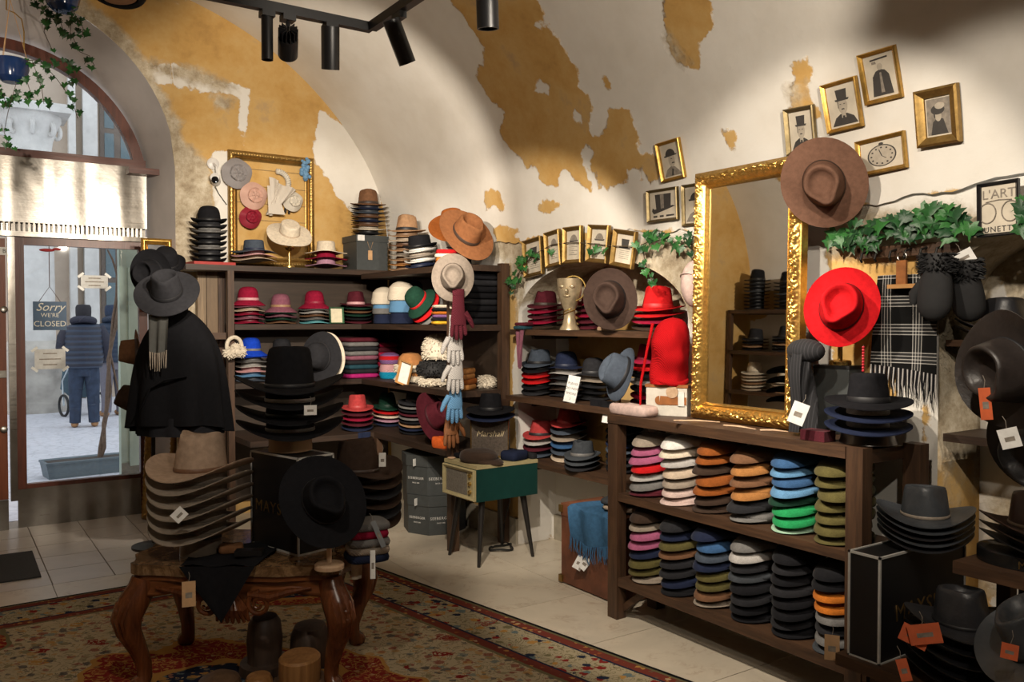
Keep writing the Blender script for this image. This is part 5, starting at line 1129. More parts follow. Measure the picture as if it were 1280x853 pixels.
def ivy(name, label, path, n, size, nrm, spread, root=None, dense=None, stem=.003, cat='ivy'):
    o = thing(name, label, cat); P = [Vector(p) for p in path]
    MB().tube(P, stem, 6).build('stem', flat('ivy_stem', (.06, .04, .02), .8), o)
    L = len(P)-1
    for k in range(n):
        t = (dense(random.random()) if dense else random.random())*L; i = min(int(t), L-1); p = P[i].lerp(P[i+1], t-i)
        nn = (Vector(nrm)+Vector((random.uniform(-.6, .6), random.uniform(-.6, .6), random.uniform(-.4, .6)))).normalized()
        p = p+Vector((random.uniform(-1, 1)*spread[0], random.uniform(-1, 1)*spread[1], random.uniform(-1, 1)*spread[2]))+Vector(nrm)*random.uniform(.005, .03)
        y = (Vector((random.uniform(-.7, .7), random.uniform(-.7, .7), -1))); y = (y-nn*y.dot(nn)).normalized(); x = y.cross(nn); s = size*random.uniform(.65, 1.15)
        l = link('leaf', random.choice(LEAVES), random.choice(LEAFM), o); l.matrix_local = basis(p, x, y, nn) @ Matrix.Scale(s, 4)
    return o
W = lambda px, py, x=3.165: onX(px, py, x)
ivy('ivy_garland', 'artificial ivy garland trailing over the niche arch around small prints', [W(640, 360), W(652, 335), W(668, 318), W(690, 306), W(715, 303), W(742, 305), W(770, 308), W(800, 308), W(815, 300), W(845, 303), W(868, 306)], 62, .042, (-1, -.2, .1), (.012, .05, .05), dense=lambda r: (r*.5 if r < .5 else .28+(r-.5)*.3/.15 if r < .65 else .70+(r-.65)*.30/.35) if r > .5 else r*.42)
ivy('ivy_sprig', 'ivy sprig hanging down beside the last small print', [W(802, 305), W(806, 325), W(812, 345), W(818, 355)], 12, .036, (-1, -.2, .1), (.01, .03, .02))
ivy('ivy_garland', 'artificial ivy garland along the broken cornice above the coat rack', [W(1048, 298, 3.13), W(1080, 294, 3.13), W(1110, 285, 3.13), W(1145, 282, 3.13), W(1180, 268, 3.13), W(1208, 285, 3.13)], 88, .056, (-1, -.3, .2), (.015, .05, .05), dense=lambda r: r)
ivy('ivy_sprig', 'short ivy sprig beyond the black framed print', [W(1276, 255, 3.13), W(1284, 275, 3.13), W(1295, 290, 3.13)], 12, .05, (-1, -.3, .2), (.015, .03, .03))
# ------------------------------------------------------------------ side niche rack
rk = thing('plank_rack', 'rough honey coloured plank rack at the edge of the side niche', 'rack'); HON = wood('honey_plank', (.20, .085, .025), (.46, .24, .085), 2); HOY = wood('honey_plank_y', (.20, .10, .04), (.44, .26, .12), 1)
for y0, y1, z0, z1 in ((1.28, 1.40, .72, 1.44), (1.13, 1.27, .72, 1.44)): part('plank', (3.24, y0, z0), (3.265, y1, z1), HON, rk)
for z0, z1 in ((1.08, 1.18), (.88, .95)): part('cross_plank', (3.20, .95, z0), (3.235, 1.45, z1), HOY, rk)
for (px_, py_, d_), zz in (((1262, 462, 2.45), 1.38), ((1290, 520, 2.50), 1.15)):
    q = onD(px_, py_, d_); MB().tube([(3.245, 1.30, zz), (3.1, 1.28, zz+.01), tuple(q)], .009, 8).build('peg', flat('black_iron', (1, 1, 1)), rk)
part('post', (3.24, 1.405, .0), (3.29, 1.455, 1.50), flat('white_post', (.62, .60, .55), .7), rk)
nl = thing('niche_ledge', 'short dark wooden ledge in the side niche', 'shelf', (0, 0, 0)); part('board', (3.235, 1.50, 1.03), (3.51, 1.815, 1.06), DWY, nl)
nl = thing('niche_shelf', 'small plank shelf under the leather hats in the side niche', 'shelf', (0, 0, 0)); part('board', (3.22, 1.18, 1.40), (3.51, 1.80, 1.425), MWY, nl)
mb = thing('display_plinth', 'low black display base with gilt lettering under the brown leather hats', 'display base', (2.905, 1.365, .716)); MB().lathe([(.115, 0), (.115, .04), (.11, .044), (0, .044)], 30, sx=1, sy=1.15).build('base_body', flat('black_gloss', (.01, .01, .01), .25), mb)
text('MAYSER', .034, LGOLD, mb, basis((-.085, -.088, .022), (.83, -.56, 0), (0, 0, 1), (-.56, -.83, 0)))
# ------------------------------------------------------------------ carved table
FDIR = Vector((vF.x, vF.y, 0)).normalized()
x, y = atD(316, 3.66); tbm = basis((x, y, 0), vR, FDIR, (0, 0, 1))
CARV = wood('carved_mahogany', (.05, .014, .005), (.20, .062, .020), 2, 1, .26, .1); CARX = wood('carved_mahogany_x', (.06, .018, .006), (.24, .08, .025), 0, 1, .26, .1)
def burl():
    m, nt, b = new_mat('table_top_marble'); n = noise_(nt, coords(nt), 9, 9, .7, 2.0); nt.links.new(ramp(nt, n, [(.3, (.045, .022, .010)), (.48, (.15, .085, .04)), (.6, (.26, .16, .08)), (.75, (.10, .05, .025))]), b.inputs['Base Color']); b.inputs['Roughness'].default_value = .12; return m
tb_ = thing('carved_table', 'low carved mahogany table with scrolled legs and glossy brown top', 'table'); tb_.matrix_world = tbm
TW, TD = .90, .60
def outline(n=72, ins=0.0):
    P = []
    for k in range(n):
        a = 2*PI*k/n; ca, sa = math.cos(a), math.sin(a); e = .38
        X = math.copysign(abs(ca)**e, ca); Y = math.copysign(abs(sa)**e, sa)
        wob = 1-.035*math.cos(4*a*1.0)*0-.03*math.cos(3*PI*X)*(abs(Y) > .8)-.03*math.cos(3*PI*Y)*(abs(X) > .8)
        P.append(((TW/2-ins)*X*wob, (TD/2-ins)*Y*wob))
    return P
MB().prism(outline(), .484, TZ).build('table_top', burl(), tb_, angle=30)
MB().prism(outline(ins=.012), .460, .484).build('top_moulding', CARX, tb_, angle=30)
ap = MB()
for s in (-1, 1):
    ap.grid(lambda u, v, s=s: ((u-.5)*.72, s*(TD/2-.035+(.010 if v > .5 else 0)), .46-(.055+.045*math.exp(-((u-.5)/.13)**2)+.02*math.cos(u*4*PI)*.5)*v), 40, 4)
    ap.grid(lambda u, v, s=s: (s*(TW/2-.07), (u-.5)*.44, .46-(.06+.03*math.exp(-((u-.5)/.16)**2))*v), 30, 4)
apo = ap.build('apron', CARX, tb_)
sol = apo.modifiers.new('thick', 'SOLIDIFY'); sol.thickness = .022
def spiral(cx, cz, r, turns, dirn, y, a0=0): return [(cx+dirn*r*(1-.8*t)*math.cos(a0+turns*2*PI*t), y-.012*t, cz+r*(1-.8*t)*math.sin(a0+turns*2*PI*t)) for t in np.linspace(0, 1, 30)]
for s in (-1, 1):
    m_ = MB(); yf = -TD/2+.012
    m_.tube(spiral(s*.105, .372, .048, 1.7, s, yf, PI/2), [.012-.006*k/29 for k in range(30)], 8)
    m_.tube([(s*.06, yf, .41), (s*.15, yf-.005, .40), (s*.22, yf, .42), (s*.31, yf+.005, .435)], [.012, .018, .015, .005], 8)
    m_.build('scroll_carving', CARV, tb_)
m_ = MB()
for k in range(7):
    a = (k-3)*.28; m_.tube([(0, -TD/2+.012, .42), (.065*math.sin(a), -TD/2-.004, .355), (.085*math.sin(a), -TD/2+.012, .325-.03*math.cos(a))], [.010, .018, .006], 8)
m_.build('shell_carving', CARV, tb_)
for sx in (-1, 1):
    for sy in (-1, 1):
        lx, ly = sx*(TW/2-.075), sy*(TD/2-.07); ox, oy = sx*.72, sy*.69
        prof = [(.46, 0, .050), (.42, .012, .054), (.37, .045, .060), (.31, .070, .056), (.25, .062, .046), (.18, .030, .036), (.11, .006, .030), (.06, .004, .030), (.035, .022, .038), (.020, .034, .036), (.0105, .034, .028)]
        pts = [(lx+ox*o_, ly+oy*o_, z) for z, o_, r in prof]
        lg = MB().tube(pts, [r for _, _, r in prof], 18).build('leg', CARV, tb_, angle=60)
        cm = MB()
        for k in range(5):
            a = (k-2)*.42; base_a = math.atan2(oy, ox)+a
            cm.tube([(lx+ox*o_+math.cos(base_a)*r*.96, ly+oy*o_+math.sin(base_a)*r*.96, z) for z, o_, r in prof[1:6]], [.007, .010, .010, .008, .003], 6)
        cm.sphere((lx+ox*.062+.045*ox, ly+oy*.062+.045*oy, .345), .016, 10, 7); cm.sphere((lx+ox*.075+.045*ox, ly+oy*.075+.045*oy, .315), .012, 10, 7)
        link('leaf_carving', cm.mesh('leaf_carving', CARV), None, lg)
# cloth hanging over the table front
bc = thing('black_shawl', 'black shawl with a corner hanging over the carved table front', 'shawl'); bc.matrix_world = tbm
def shf(u, v):
    yy = .02-.34*v; x = -.05+(u-.5)*(.36 if yy > -.28 else .36*(1-(v-.88)/.12)) ; z = TZ+.005+.006*math.sin(u*9+v*5)
    return (x, yy, z)
MB().grid(lambda u, v: (-.05+(u-.5)*(.34-.08*abs(v-.4)), .02-.348*v, TZ+.006+.005*(math.sin(u*11+v*6)+1)), 20, 16).build('shawl_top', felt(CN['black']), bc)
MB().grid(lambda u, v: (-.05+(u-.5)*.30*(1-v)+.02*v, -.326-.012*math.sin(PI*v*.5)-.003*math.sin(u*8), TZ+.008-.22*v), 18, 16).build('hanging_corner', felt(CN['black']), bc)
def TP(a, b, c): return tbm @ Vector((a, b, c))
tag(MB().box((0, 0, .012), (.11, .05, .022)).build('glasses_case', flat('black_leather', (.012, .011, .011), .35), None, TP(.04, -.20, TZ+.018), (0, 0, -YAW+.1), smooth=False), 'small black case lying on the black shawl', 'case')
tag(link('suede_glove', slab(.10, .08, .03, 2, 4), felt((.16, .075, .035)), None, TP(-.055, -.14, TZ+.016), (0, 0, -.3)), 'folded tan suede glove on the black shawl', 'glove')
gx, gy = atD(458, 3.46)
folded(gx, gy, TZ+.002, .17, .15, ['grey', 'crimson', 'grey', 'taupe', 'navy'], .032, 'at the corner of the carved table', 'knitted gloves on the carved table', -YAW+.4, 'knitted glove', 'glove', 'knit_glove', True)
q = TP(.44, -.17, TZ+.006); tag(MB().lathe([(.028, 0), (.03, .004), (.0, .005)], 18).build('wooden_disc', PALE, None, q), 'round pale wooden tag at the carved table corner', 'tag')
hang_cloth('white_glove_cuff', 'white knitted cuff hanging over the carved table corner', 'cuff', TP(.445, -.16, TZ+.0), vR*.05, .09, felt(CN['cream']), 1, .004, nrm=-vR*0-FDIR)
# hat blocks under the table
def block(px, d, prof, label, m_, sx=1, sy=1.2, rz=0.0, z=.0115, parts_=None):
    x, y = atD(px, d); o = thing('hat_block', label, 'hat block', (x, y, z), rz, 'hat blocks under the carved table'); MB().lathe(prof, 32, (0, 0, 0), sx, sy).build('block', m_, o)
    return o
OW = wood('block_wood', (.20, .085, .025), (.42, .21, .07), 2); OD = wood('block_dark', (.02, .013, .009), (.07, .04, .025), 2); OM = wood('block_mid', (.07, .038, .02), (.17, .095, .05), 2)
o = block(372, 3.45, [(.112, 0), (.112, .015), (.108, .02)], 'pale wooden hat block on a dark round board under the table', OM, rz=-YAW); MB().lathe([(.080, .021), (.083, .07), (.082, .115), (.074, .124), (0, .126)], 32, (0, 0, 0), 1, 1.2).build('block_top', OW, o)
block(328, 3.62, [(.105, 0), (.10, .035), (.072, .04), (.070, .05), (.074, .13), (.066, .2), (.05, .225), (0, .23)], 'tall dark wooden hat block on a flat base under the table', OD, rz=-YAW)
block(385, 3.68, [(.08, 0), (.085, .06), (.08, .13), (.065, .165), (0, .175)], 'dark rounded hat block behind the pale one', OD, rz=-YAW)
block(270, 3.36, [(.085, 0), (.088, .03), (.075, .065), (.04, .085), (0, .09)], 'low domed brown hat block near the table front', OM, rz=-YAW)
block(320, 3.42, [(.052, 0), (.056, .03), (.045, .052), (0, .062)], 'small tan domed hat block between the brown and pale ones', OW, rz=-YAW)
# ------------------------------------------------------------------ rug and mat
def rug_mat():
    m, nt, b = new_mat('persian_rug'); v = coords(nt, 'UV'); sx = N(nt, 'ShaderNodeSeparateXYZ'); nt.links.new(v, sx.inputs[0]); X, Y = sx.outputs[0], sx.outputs[1]   # metres
    LX_, LY_ = 2.9, 4.0
    ex = math_(nt, 'MINIMUM', X, math_(nt, 'SUBTRACT', LX_, X)); ey = math_(nt, 'MINIMUM', Y, math_(nt, 'SUBTRACT', LY_, Y)); E_ = math_(nt, 'MINIMUM', ex, ey)
    wob = noise_(nt, v, 30, 3); Ew = math_(nt, 'ADD', E_, math_(nt, 'MULTIPLY', math_(nt, 'SUBTRACT', wob, .5), .010))
    def vor(scale, feat='F1', rnd=.8, sm=None):
        n = N(nt, 'ShaderNodeTexVoronoi', feature=feat); n.inputs['Scale'].default_value = scale; n.inputs['Randomness'].default_value = rnd
        d = noise_(nt, v, scale*2.2, 3); 
        vm = N(nt, 'ShaderNodeVectorMath', operation='ADD'); nt.links.new(v, vm.inputs[0]); cc = N(nt, 'ShaderNodeCombineXYZ'); dd = math_(nt, 'MULTIPLY', math_(nt, 'SUBTRACT', d, .5), .9/scale); nt.links.new(dd, cc.inputs[0]); nt.links.new(math_(nt, 'MULTIPLY', dd, -1), cc.inputs[1]); nt.links.new(cc.outputs[0], vm.inputs[1])
        nt.links.new(vm.outputs[0], n.inputs['Vector']); return n
    cream, red, navy, och, oli, tea = (.36, .29, .185), (.17, .017, .014), (.014, .018, .035), (.33, .17, .045), (.13, .11, .055), (.10, .13, .13)
    def scat(scale, stops, size):
        n = vor(scale); hue = N(nt, 'ShaderNodeSeparateColor'); nt.links.new(n.outputs['Color'], hue.inputs[0])
        col = ramp(nt, hue.outputs[0], stops, 'CONSTANT'); ring = math_(nt, 'SINE', math_(nt, 'MULTIPLY', n.outputs['Distance'], scale*.0+34.0))
        return col, math_(nt, 'LESS_THAN', n.outputs['Distance'], size), n
    c1, m1, _ = scat(19, [(0, red), (.3, och), (.5, oli), (.68, navy), (.85, tea)], .40)
    c2, m2, n2 = scat(6.5, [(0, red), (.35, tea), (.55, och), (.8, red)], .26)
    c3, m3, _ = scat(30, [(0, och), (.4, navy), (.6, red), (.8, cream)], .33)
    vine = noise_(nt, v, 10, 2, .5, 3.0); vm_ = math_(nt, 'LESS_THAN', math_(nt, 'ABSOLUTE', math_(nt, 'SUBTRACT', vine, .5)), .028)
    field = mixc(nt, math_(nt, 'MULTIPLY', vm_, .6), cream, oli); field = mixc(nt, math_(nt, 'MULTIPLY', m1, .72), field, c1); field = mixc(nt, m3, field, mixc(nt, .4, c3, field)); field = mixc(nt, math_(nt, 'MULTIPLY', m2, math_(nt, 'GREATER_THAN', math_(nt, 'SINE', math_(nt, 'MULTIPLY', n2.outputs['Distance'], 62.0)), -.45)), field, c2)
    dark = mixc(nt, m3, navy, mixc(nt, .3, c3, cream)); dark = mixc(nt, math_(nt, 'MULTIPLY', m1, .9), dark, c1)
    redf = mixc(nt, m3, red, mixc(nt, .5, c3, och)); redf = mixc(nt, math_(nt, 'MULTIPLY', vm_, .9), redf, och)
    # lobed medallion and corner fields
    def dist(cx, cy, ax, ay):
        return math_(nt, 'SQRT', math_(nt, 'ADD', math_(nt, 'POWER', math_(nt, 'DIVIDE', math_(nt, 'SUBTRACT', X, cx), ax), 2.0), math_(nt, 'POWER', math_(nt, 'DIVIDE', math_(nt, 'SUBTRACT', Y, cy), ay), 2.0)))
    lob = math_(nt, 'MULTIPLY', math_(nt, 'SUBTRACT', noise_(nt, v, 3.2, 2), .5), .45)
    D = math_(nt, 'ADD', dist(LX_/2, LY_/2, .95, 1.35), lob); D2 = math_(nt, 'ADD', math_(nt, 'MINIMUM', math_(nt, 'MINIMUM', dist(.42, .42, .62, .62), dist(LX_-.42, .42, .62, .62)), math_(nt, 'MINIMUM', dist(.42, LY_-.42, .62, .62), dist(LX_-.42, LY_-.42, .62, .62))), lob)
    def band(src, lo, hi): return math_(nt, 'MULTIPLY', math_(nt, 'GREATER_THAN', src, lo), math_(nt, 'LESS_THAN', src, hi))
    body = field
    for lo, hi, cc_ in ((-1, .42, dark), (.42, .47, och), (.47, .66, redf), (.66, .69, och)): body = mixc(nt, band(D, lo, hi), body, cc_)
    for lo, hi, cc_ in ((-1, .62, dark), (.62, .68, och), (.68, .86, redf), (.86, .9, oli)): body = mixc(nt, band(D2, lo, hi), body, cc_)
    bor = mixc(nt, math_(nt, 'MULTIPLY', vm_, .8), (.30, .25, .16), oli); bor = mixc(nt, m1, bor, c1); bor = mixc(nt, math_(nt, 'MULTIPLY', m2, math_(nt, 'GREATER_THAN', math_(nt, 'SINE', math_(nt, 'MULTIPLY', n2.outputs['Distance'], 70.0)), -.3)), bor, c2)
    chk = mixc(nt, m3, (.13, .03, .02), mixc(nt, .3, c3, och))
    col = body
    for lo, hi, cc_ in ((-1, .018, (.010, .010, .012)), (.018, .033, oli), (.033, .085, chk), (.085, .098, navy), (.098, .31, bor), (.31, .323, navy), (.323, .375, chk), (.375, .395, oli)): col = mixc(nt, band(Ew, lo, hi), col, cc_)
    nt.links.new(col, b.inputs['Base Color']); b.inputs['Roughness'].default_value = .95; b.inputs['Specular IOR Level'].default_value = .05
    bump(nt, b, noise_(nt, v, 400, 2), .4, .002); return m
RC = Vector((2.10, 5.20, 0)); e1 = Vector((.36, -2.1, 0)).normalized(); e2 = Vector((-1, -.03, 0)).normalized()
def rugp(u, v): p = RC+e2*(2.9*u)+e1*(4.0*v); return (p.x, p.y, .0098+.0012*noise.noise(Vector((p.x*2, p.y*2, 0))))
rg = MB().grid(rugp, 58, 80).build('persian_rug', rug_mat()); rg.modifiers.new('thick', 'SOLIDIFY').thickness = .007
tag(rg, 'large patterned oriental rug in cream, red and navy under the carved table', 'rug')
uvl = rg.data.uv_layers.new(name='UVMap'); Mi = Matrix(((e2.x, e1.x), (e2.y, e1.y))).inverted()
for lp in rg.data.loops:
    c = rg.data.vertices[lp.vertex_index].co-RC; q = Mi @ Vector((c.x, c.y)); uvl.data[lp.index].uv = (q.x, q.y)
a = onZ(39, 690, 0); b = onZ(53, 722, 0)
tag(MB().box((0, 0, .005), (.9, .66, .008)).build('door_mat', flat('mat_rubber', (.035, .037, .038), .9, 0, .2, 90, .3, 200), None, ((a.x+b.x)/2-.45, (a.y+b.y)/2, 0), (0, 0, -.01), smooth=False), 'dark grey rubber door mat on the porcelain tiles', 'mat')
# ------------------------------------------------------------------ gilt frame with fascinators, security camera
FY2 = FY-.012
gf = thing('gilt_picture_frame', 'ornate empty gilt frame hung on the ochre wall behind fascinators', 'picture frame')
A, B, C_ = onY(284, 188, FY2), onY(391, 206, FY2), onY(284, 330, FY2); w_, h_ = (B-A).length, (A-C_).length
h_ = A.z-1.935; gf.matrix_world = basis(A+Vector((w_/2, 0, -h_/2-.005)), (1, 0, 0), (0, 0, 1), (0, -1, 0))
frame_mb(w_, h_+.02, .07, [(0, 0), (0, .022)]+[(.08+.5*k/6, .026+.008*math.sin(PI*k/6)) for k in range(7)]+[(.66, .018), (.75, .022), (.85, .012), (1, .008), (1, 0)], lambda s, i, e: .006*abs(math.sin(s*150))*abs(math.cos(s*75+i*14)) if .1 < i < .58 else 0, .008).build('frame_moulding', gold('frame_gilt', (.42, .26, .08), .38), gf, angle=50)
WIRE = flat('thin_wire', (.35, .30, .22), .4, .6); mw = MB()
for k in range(4): mw.tube([(-w_/2+.06, h_/2-.12-.13*k, .01), (w_/2-.06, h_/2-.12-.13*k, .01)], .0012, 5)
mw.build('cross_wire', WIRE, gf)
def sin_mat(c, key):
    m, nt, b = new_mat('sinamay_'+key); n = N(nt, 'ShaderNodeTexWave'); n.inputs['Scale'].default_value = 60; n.inputs['Distortion'].default_value = 2; nt.links.new(coords(nt), n.inputs[0])
    nt.links.new(ramp(nt, n.outputs[1], [(.2, tuple(x*.72 for x in c)), (.8, tuple(min(1, x*1.15) for x in c))]), b.inputs['Base Color']); b.inputs['Roughness'].default_value = .6; bump(nt, b, n.outputs[1], .4, .003); return m
def disc_fasc(px, py, r, c, key, label, ruf=.12, tilt=(0, 0), n_pet=5):
    p = onY(px, py, FY-.07); o = thing('fascinator', label, 'fascinator', group='fascinators on the gilt frame'); nn = Vector((tilt[0], -1, tilt[1])).normalized(); y_ = (Vector((0, 0, 1))-nn*nn.z).normalized()
    o.matrix_world = basis(p, y_.cross(nn), y_, nn); M_ = sin_mat(c, key)
    MB().grid(lambda u, v: (r*v*math.cos(2*PI*u)*(1+.03*math.sin(5*2*PI*u)), r*v*math.sin(2*PI*u)*(1+.03*math.cos(4*2*PI*u)), .035*(1-v*v)+.012*math.sin(2*PI*u*3)*v), 36, 8, True).build('disc', M_, o)
    m_ = MB()
    for k in range(n_pet):
        a = 2*PI*k/n_pet+.3; m_.grid(lambda u, v, a=a: (r*.55*v*math.cos(a+(u-.5)*1.1), r*.55*v*math.sin(a+(u-.5)*1.1), .036+.03*v*(1-abs(u-.5))+.015*math.sin(v*6)), 6, 5)
    m_.build('petals', M_, o); return o
disc_fasc(296, 217, .115, (.27, .25, .25), 'grey', 'round grey woven fascinator hung at the frame corner')
disc_fasc(317, 245, .105, (.62, .38, .30), 'peach', 'round peach woven fascinator with crossed quills')
disc_fasc(313, 272, .085, (.28, .010, .03), 'crimson', 'crimson twisted ribbon fascinator', n_pet=7)
disc_fasc(366, 252, .08, (.66, .61, .52), 'ivory', 'ivory fan shaped fascinator beside black clips', n_pet=7)
p = onY(346, 243, FY-.09); o = thing('fascinator', 'large cream folded shell fascinator in the middle of the frame', 'fascinator', p, (0, 0, 0), 'fascinators on the gilt frame')
SN = sin_mat((.64, .58, .50), 'cream')
MB().grid(lambda u, v: (-.06+.20*u*v+.03*math.sin(u*9), -.03*math.sin(PI*v)-.012*math.sin(u*26), -.17+.02*u+.30*v*(1-.35*u)), 30, 16).build('shell', SN, o); MB().grid(lambda u, v: (-.08+.13*u*(1-.5*v), -.045+.03*v, -.16+.22*v), 10, 10).build('fold', SN, o)
p = onY(352, 222, FY-.06); o = thing('ruffle_band', 'white ruffled hair band at the top of the gilt frame', 'hair band', p, (0, 0, 0), 'fascinators on the gilt frame')
m_ = MB()
for k in range(14):
    a = PI*(-.1+.62*k/13); c = (.085*math.cos(a)-.03, 0, .085*math.sin(a)-.04); m_.lathe([(.012, -.008), (.022, -.002), (.022, .004), (.012, .010)], 10, (0, 0, 0)); 
    n0 = len(m_.v)-40
    for i in range(n0, len(m_.v)): q = Matrix.Rotation(-a, 3, 'Y') @ Vector(m_.v[i]); m_.v[i] = (q.x+c[0], q.y+c[1], q.z+c[2])
m_.build('ruffle', flat('white_ruffle', (.62, .58, .50), .8), o)
p = onY(382, 211, FY-.06); o = thing('scrunchie', 'pale blue crumpled scrunchie on the frame corner', 'scrunchie', p, (0, 0, 0))
m_ = MB()
for k in range(26): m_.sphere((random.uniform(-.03, .03), random.uniform(-.02, .01), random.uniform(-.08, .08)), random.uniform(.012, .022), 8, 6)
m_.build('gathered_cloth', flat('pale_blue_cloth', (.13, .27, .44), .8), o)
o = thing('hair_clips', 'black and silver hair clips hooked on the frame wire', 'hair clips', onY(352, 263, FY-.03))
for k in range(4): MB().box((k*.03-.03, 0, -.01*k+.02), (.012, .02, .06-.01*k)).build('clip', flat('black_clip', (.02, .02, .022), .35), o, smooth=False)
hat('sinamay', 'cream', 'straw coloured woven hat tilted on a brass stand below the frame', face(362, 291, 6.45, Vector((0, 0, .8))+TOCAM((2.1, 6.4, 2.1))*.5+vR*.1, .2), 'hats stacked on the corner shelving', 'beige', scale=.9)
o = peg(FXf(362, 6.44), 6.44, 1.901, .16, 'brass stand under the straw coloured hat', BRASS, .05)
cm_ = thing('security_camera', 'white security camera on a curved arm on the wall', 'camera', onY(266, 205, FY-.01)); WPL = flat('white_plastic', (.62, .60, .57), .4)
MB().lathe([(.045, 0), (.045, .012), (.03, .02), (0, .022)], 24).build('mount', WPL, cm_, (0, 0, 0), (PI/2, 0, 0)); MB().tube([(0, -.02, 0), (.01, -.06, -.03), (.012, -.07, -.09), (0, -.07, -.115)], .009, 8).build('arm', WPL, cm_)
MB().lathe([(.034, -.05), (.036, .03), (.033, .045), (.026, .045)], 24).build('housing', WPL, cm_, (0, -.07, -.125), (PI/2-.2, 0, -.35)); MB().lathe([(.028, 0), (.024, .006), (.012, .010), (0, .011)], 20).build('lens', flat('lens_black', (.006, .006, .007), .1), cm_, (-.014, -.112, -.135), (PI/2-.2, 0, -.35))
MB().tube([(.01, -.02, -.17), (.04, -.005, -.22), (.1, -.004, -.30)], .003, 6).build('cable', flat('black_rubber', (1, 1, 1)), cm_)
tag(MB().box((0, 0, .011), (.30, .24, .020)).build('red_book', flat('red_cover', (.36, .03, .025), .5), None, (FXf(262), 6.45, 1.901), (0, 0, .08), smooth=False), 'flat red book under the stack of bowlers', 'book')
# ------------------------------------------------------------------ small goods on the corner shelving
fc = thing('framed_card', 'small cream card in a green frame standing among the hats', 'card', (FXf(421, 6.31), 6.312, 1.471), (-.12, 0, 0)); frame_mb(.115, .13, .010, SIMPLE).build('card_frame', flat('green_frame', (.03, .10, .05), .5), fc, (0, 0, .066), (PI/2, 0, 0)); MB().box((0, 0, .066), (.10, .004, .115)).build('card', flat('cream_card', (.62, .56, .40), .8), fc, smooth=False)
def beanie(x, y, z, col, label, s=1.0, cuff=None):
    o = thing('knit_beanie', label, 'beanie', (x, y, z), random.uniform(-1, 1), 'knit hats on the corner shelving'); o.scale = (s, s, s)
    MB().lathe([(.088, .01), (.094, .05), (.088, .095), (.06, .125), (.025, .138), (0, .14)], 28).build('beanie_body', felt(CN[col], knit=True), o); MB().lathe([(.088, 0), (.097, .006), (.099, .03), (.095, .05), (.088, .055)], 28).build('cuff', felt(CN[cuff or col], knit=True), o)
x0 = 2.90
ya, yb = RYf(480, x0), RYf(502, x0)
beanie(x0, ya, 1.472, 'navy', 'navy knit beanie at the bottom beside the burgundy fedora', .84); beanie(x0, ya, 1.545, 'sky blue', 'sky blue knit beanie on the navy one', .92, cuff='grey'); beanie(x0, ya, 1.620, 'cream', 'cream knit beanie on top of the sky blue one', 1.0)
beanie(x0, yb, 1.472, 'navy', 'navy ribbed beanie beside the tilted green hat', .90); beanie(x0, yb, 1.555, 'sky blue', 'larger sky blue knit beanie beside the tilted green hat', .98); beanie(x0, yb, 1.645, 'cream', 'cream knit beanie on the larger sky blue one', 1.06); beanie(3.05, yb+.1, 1.70, 'slate', 'slate grey knit beanie at the back of the tier', .8)
def furball(o, name, prof, n, L, m_, sx=1, sy=1):
    mm = MB().lathe(prof, 24, (0, 0, 0), sx, sy)
    for k in range(n):
        i = random.randrange(len(prof)-1); t = random.random(); r = prof[i][0]*(1-t)+prof[i+1][0]*t; z = prof[i][1]*(1-t)+prof[i+1][1]*t; a = random.uniform(0, 2*PI)
        p0 = Vector((r*sx*math.cos(a), r*sy*math.sin(a), z)); d = Vector((math.cos(a), math.sin(a), random.uniform(-.7, .5)))*L*random.uniform(.5, 1); mm.tube([p0, p0+d], [.006, .0012], 4, False)
    return mm.build(name, m_, o)
CFUR = flat('cream_fur', (.60, .53, .42), .9, 0, .2, 40); BFUR = flat('black_fur', (1, 1, 1)); SUEDE = flat('tan_suede', (.36, .15, .045), .9, 0, .2, 20)
def trapper(x, y, z, label, s=1.0, crown=SUEDE, fur=CFUR):
    o = thing('fur_hat', label, 'fur hat', (x, y, z), 0, 'fur hats on the corner shelving'); o.scale = (s,)*3
    MB().lathe([(.098, .02), (.10, .06), (.09, .11), (.06, .14), (0, .148)], 26).build('crown', crown, o); furball(o, 'fur_brim', [(.09, 0), (.122, .008), (.13, .03), (.115, .052), (.095, .055)], 160, .018, fur); return o
y1, y2 = RYf(513, 2.92), RYf(541, 2.92)
trapper(2.92, y1, 1.038, 'tan suede hat with cream fur brim, lower of two', .88); trapper(2.92, y1, 1.115, 'tan suede hat with cream fur brim, upper of two', .98)
o = thing('fur_hat', 'tall cream fur hat beside the tan suede hats', 'fur hat', (2.96, y2, 1.222), 0, 'fur hats on the corner shelving'); furball(o, 'fur_body', [(.09, 0), (.105, .02), (.105, .09), (.085, .15), (.045, .175), (0, .18)], 420, .02, CFUR)
o = thing('fur_hat', 'black fur hat under the tall cream one', 'fur hat', (2.93, y2, 1.105), 0, 'fur hats on the corner shelving'); furball(o, 'fur_body', [(.10, 0), (.115, .02), (.115, .07), (.09, .10), (0, .105)], 380, .022, BFUR)
o = thing('fur_cuff', 'cream fur cuff lying under the black fur hat', 'fur cuff', (2.90, y2-.04, 1.038), 0); furball(o, 'fur_body', [(.08, 0), (.105, .01), (.105, .035), (.08, .048), (0, .05)], 220, .016, CFUR)
y3 = 4.92
folded(2.93, y3, 1.037, .10, .20, ['camel', 'camel', 'rust', 'camel'], .035, 'beside the hanging grey gloves', 'leather slippers on the corner shelving', -.9, 'leather slipper', 'slipper', 'leather_slipper')
o = thing('fur_cuff', 'white fur roll at the end of the third tier', 'fur cuff', (3.115, 4.95, 1.038), 0); o.scale = (.85,)*3; furball(o, 'fur_body', [(.05, 0), (.07, .02), (.07, .06), (.05, .09), (0, .10)], 220, .018, CFUR)
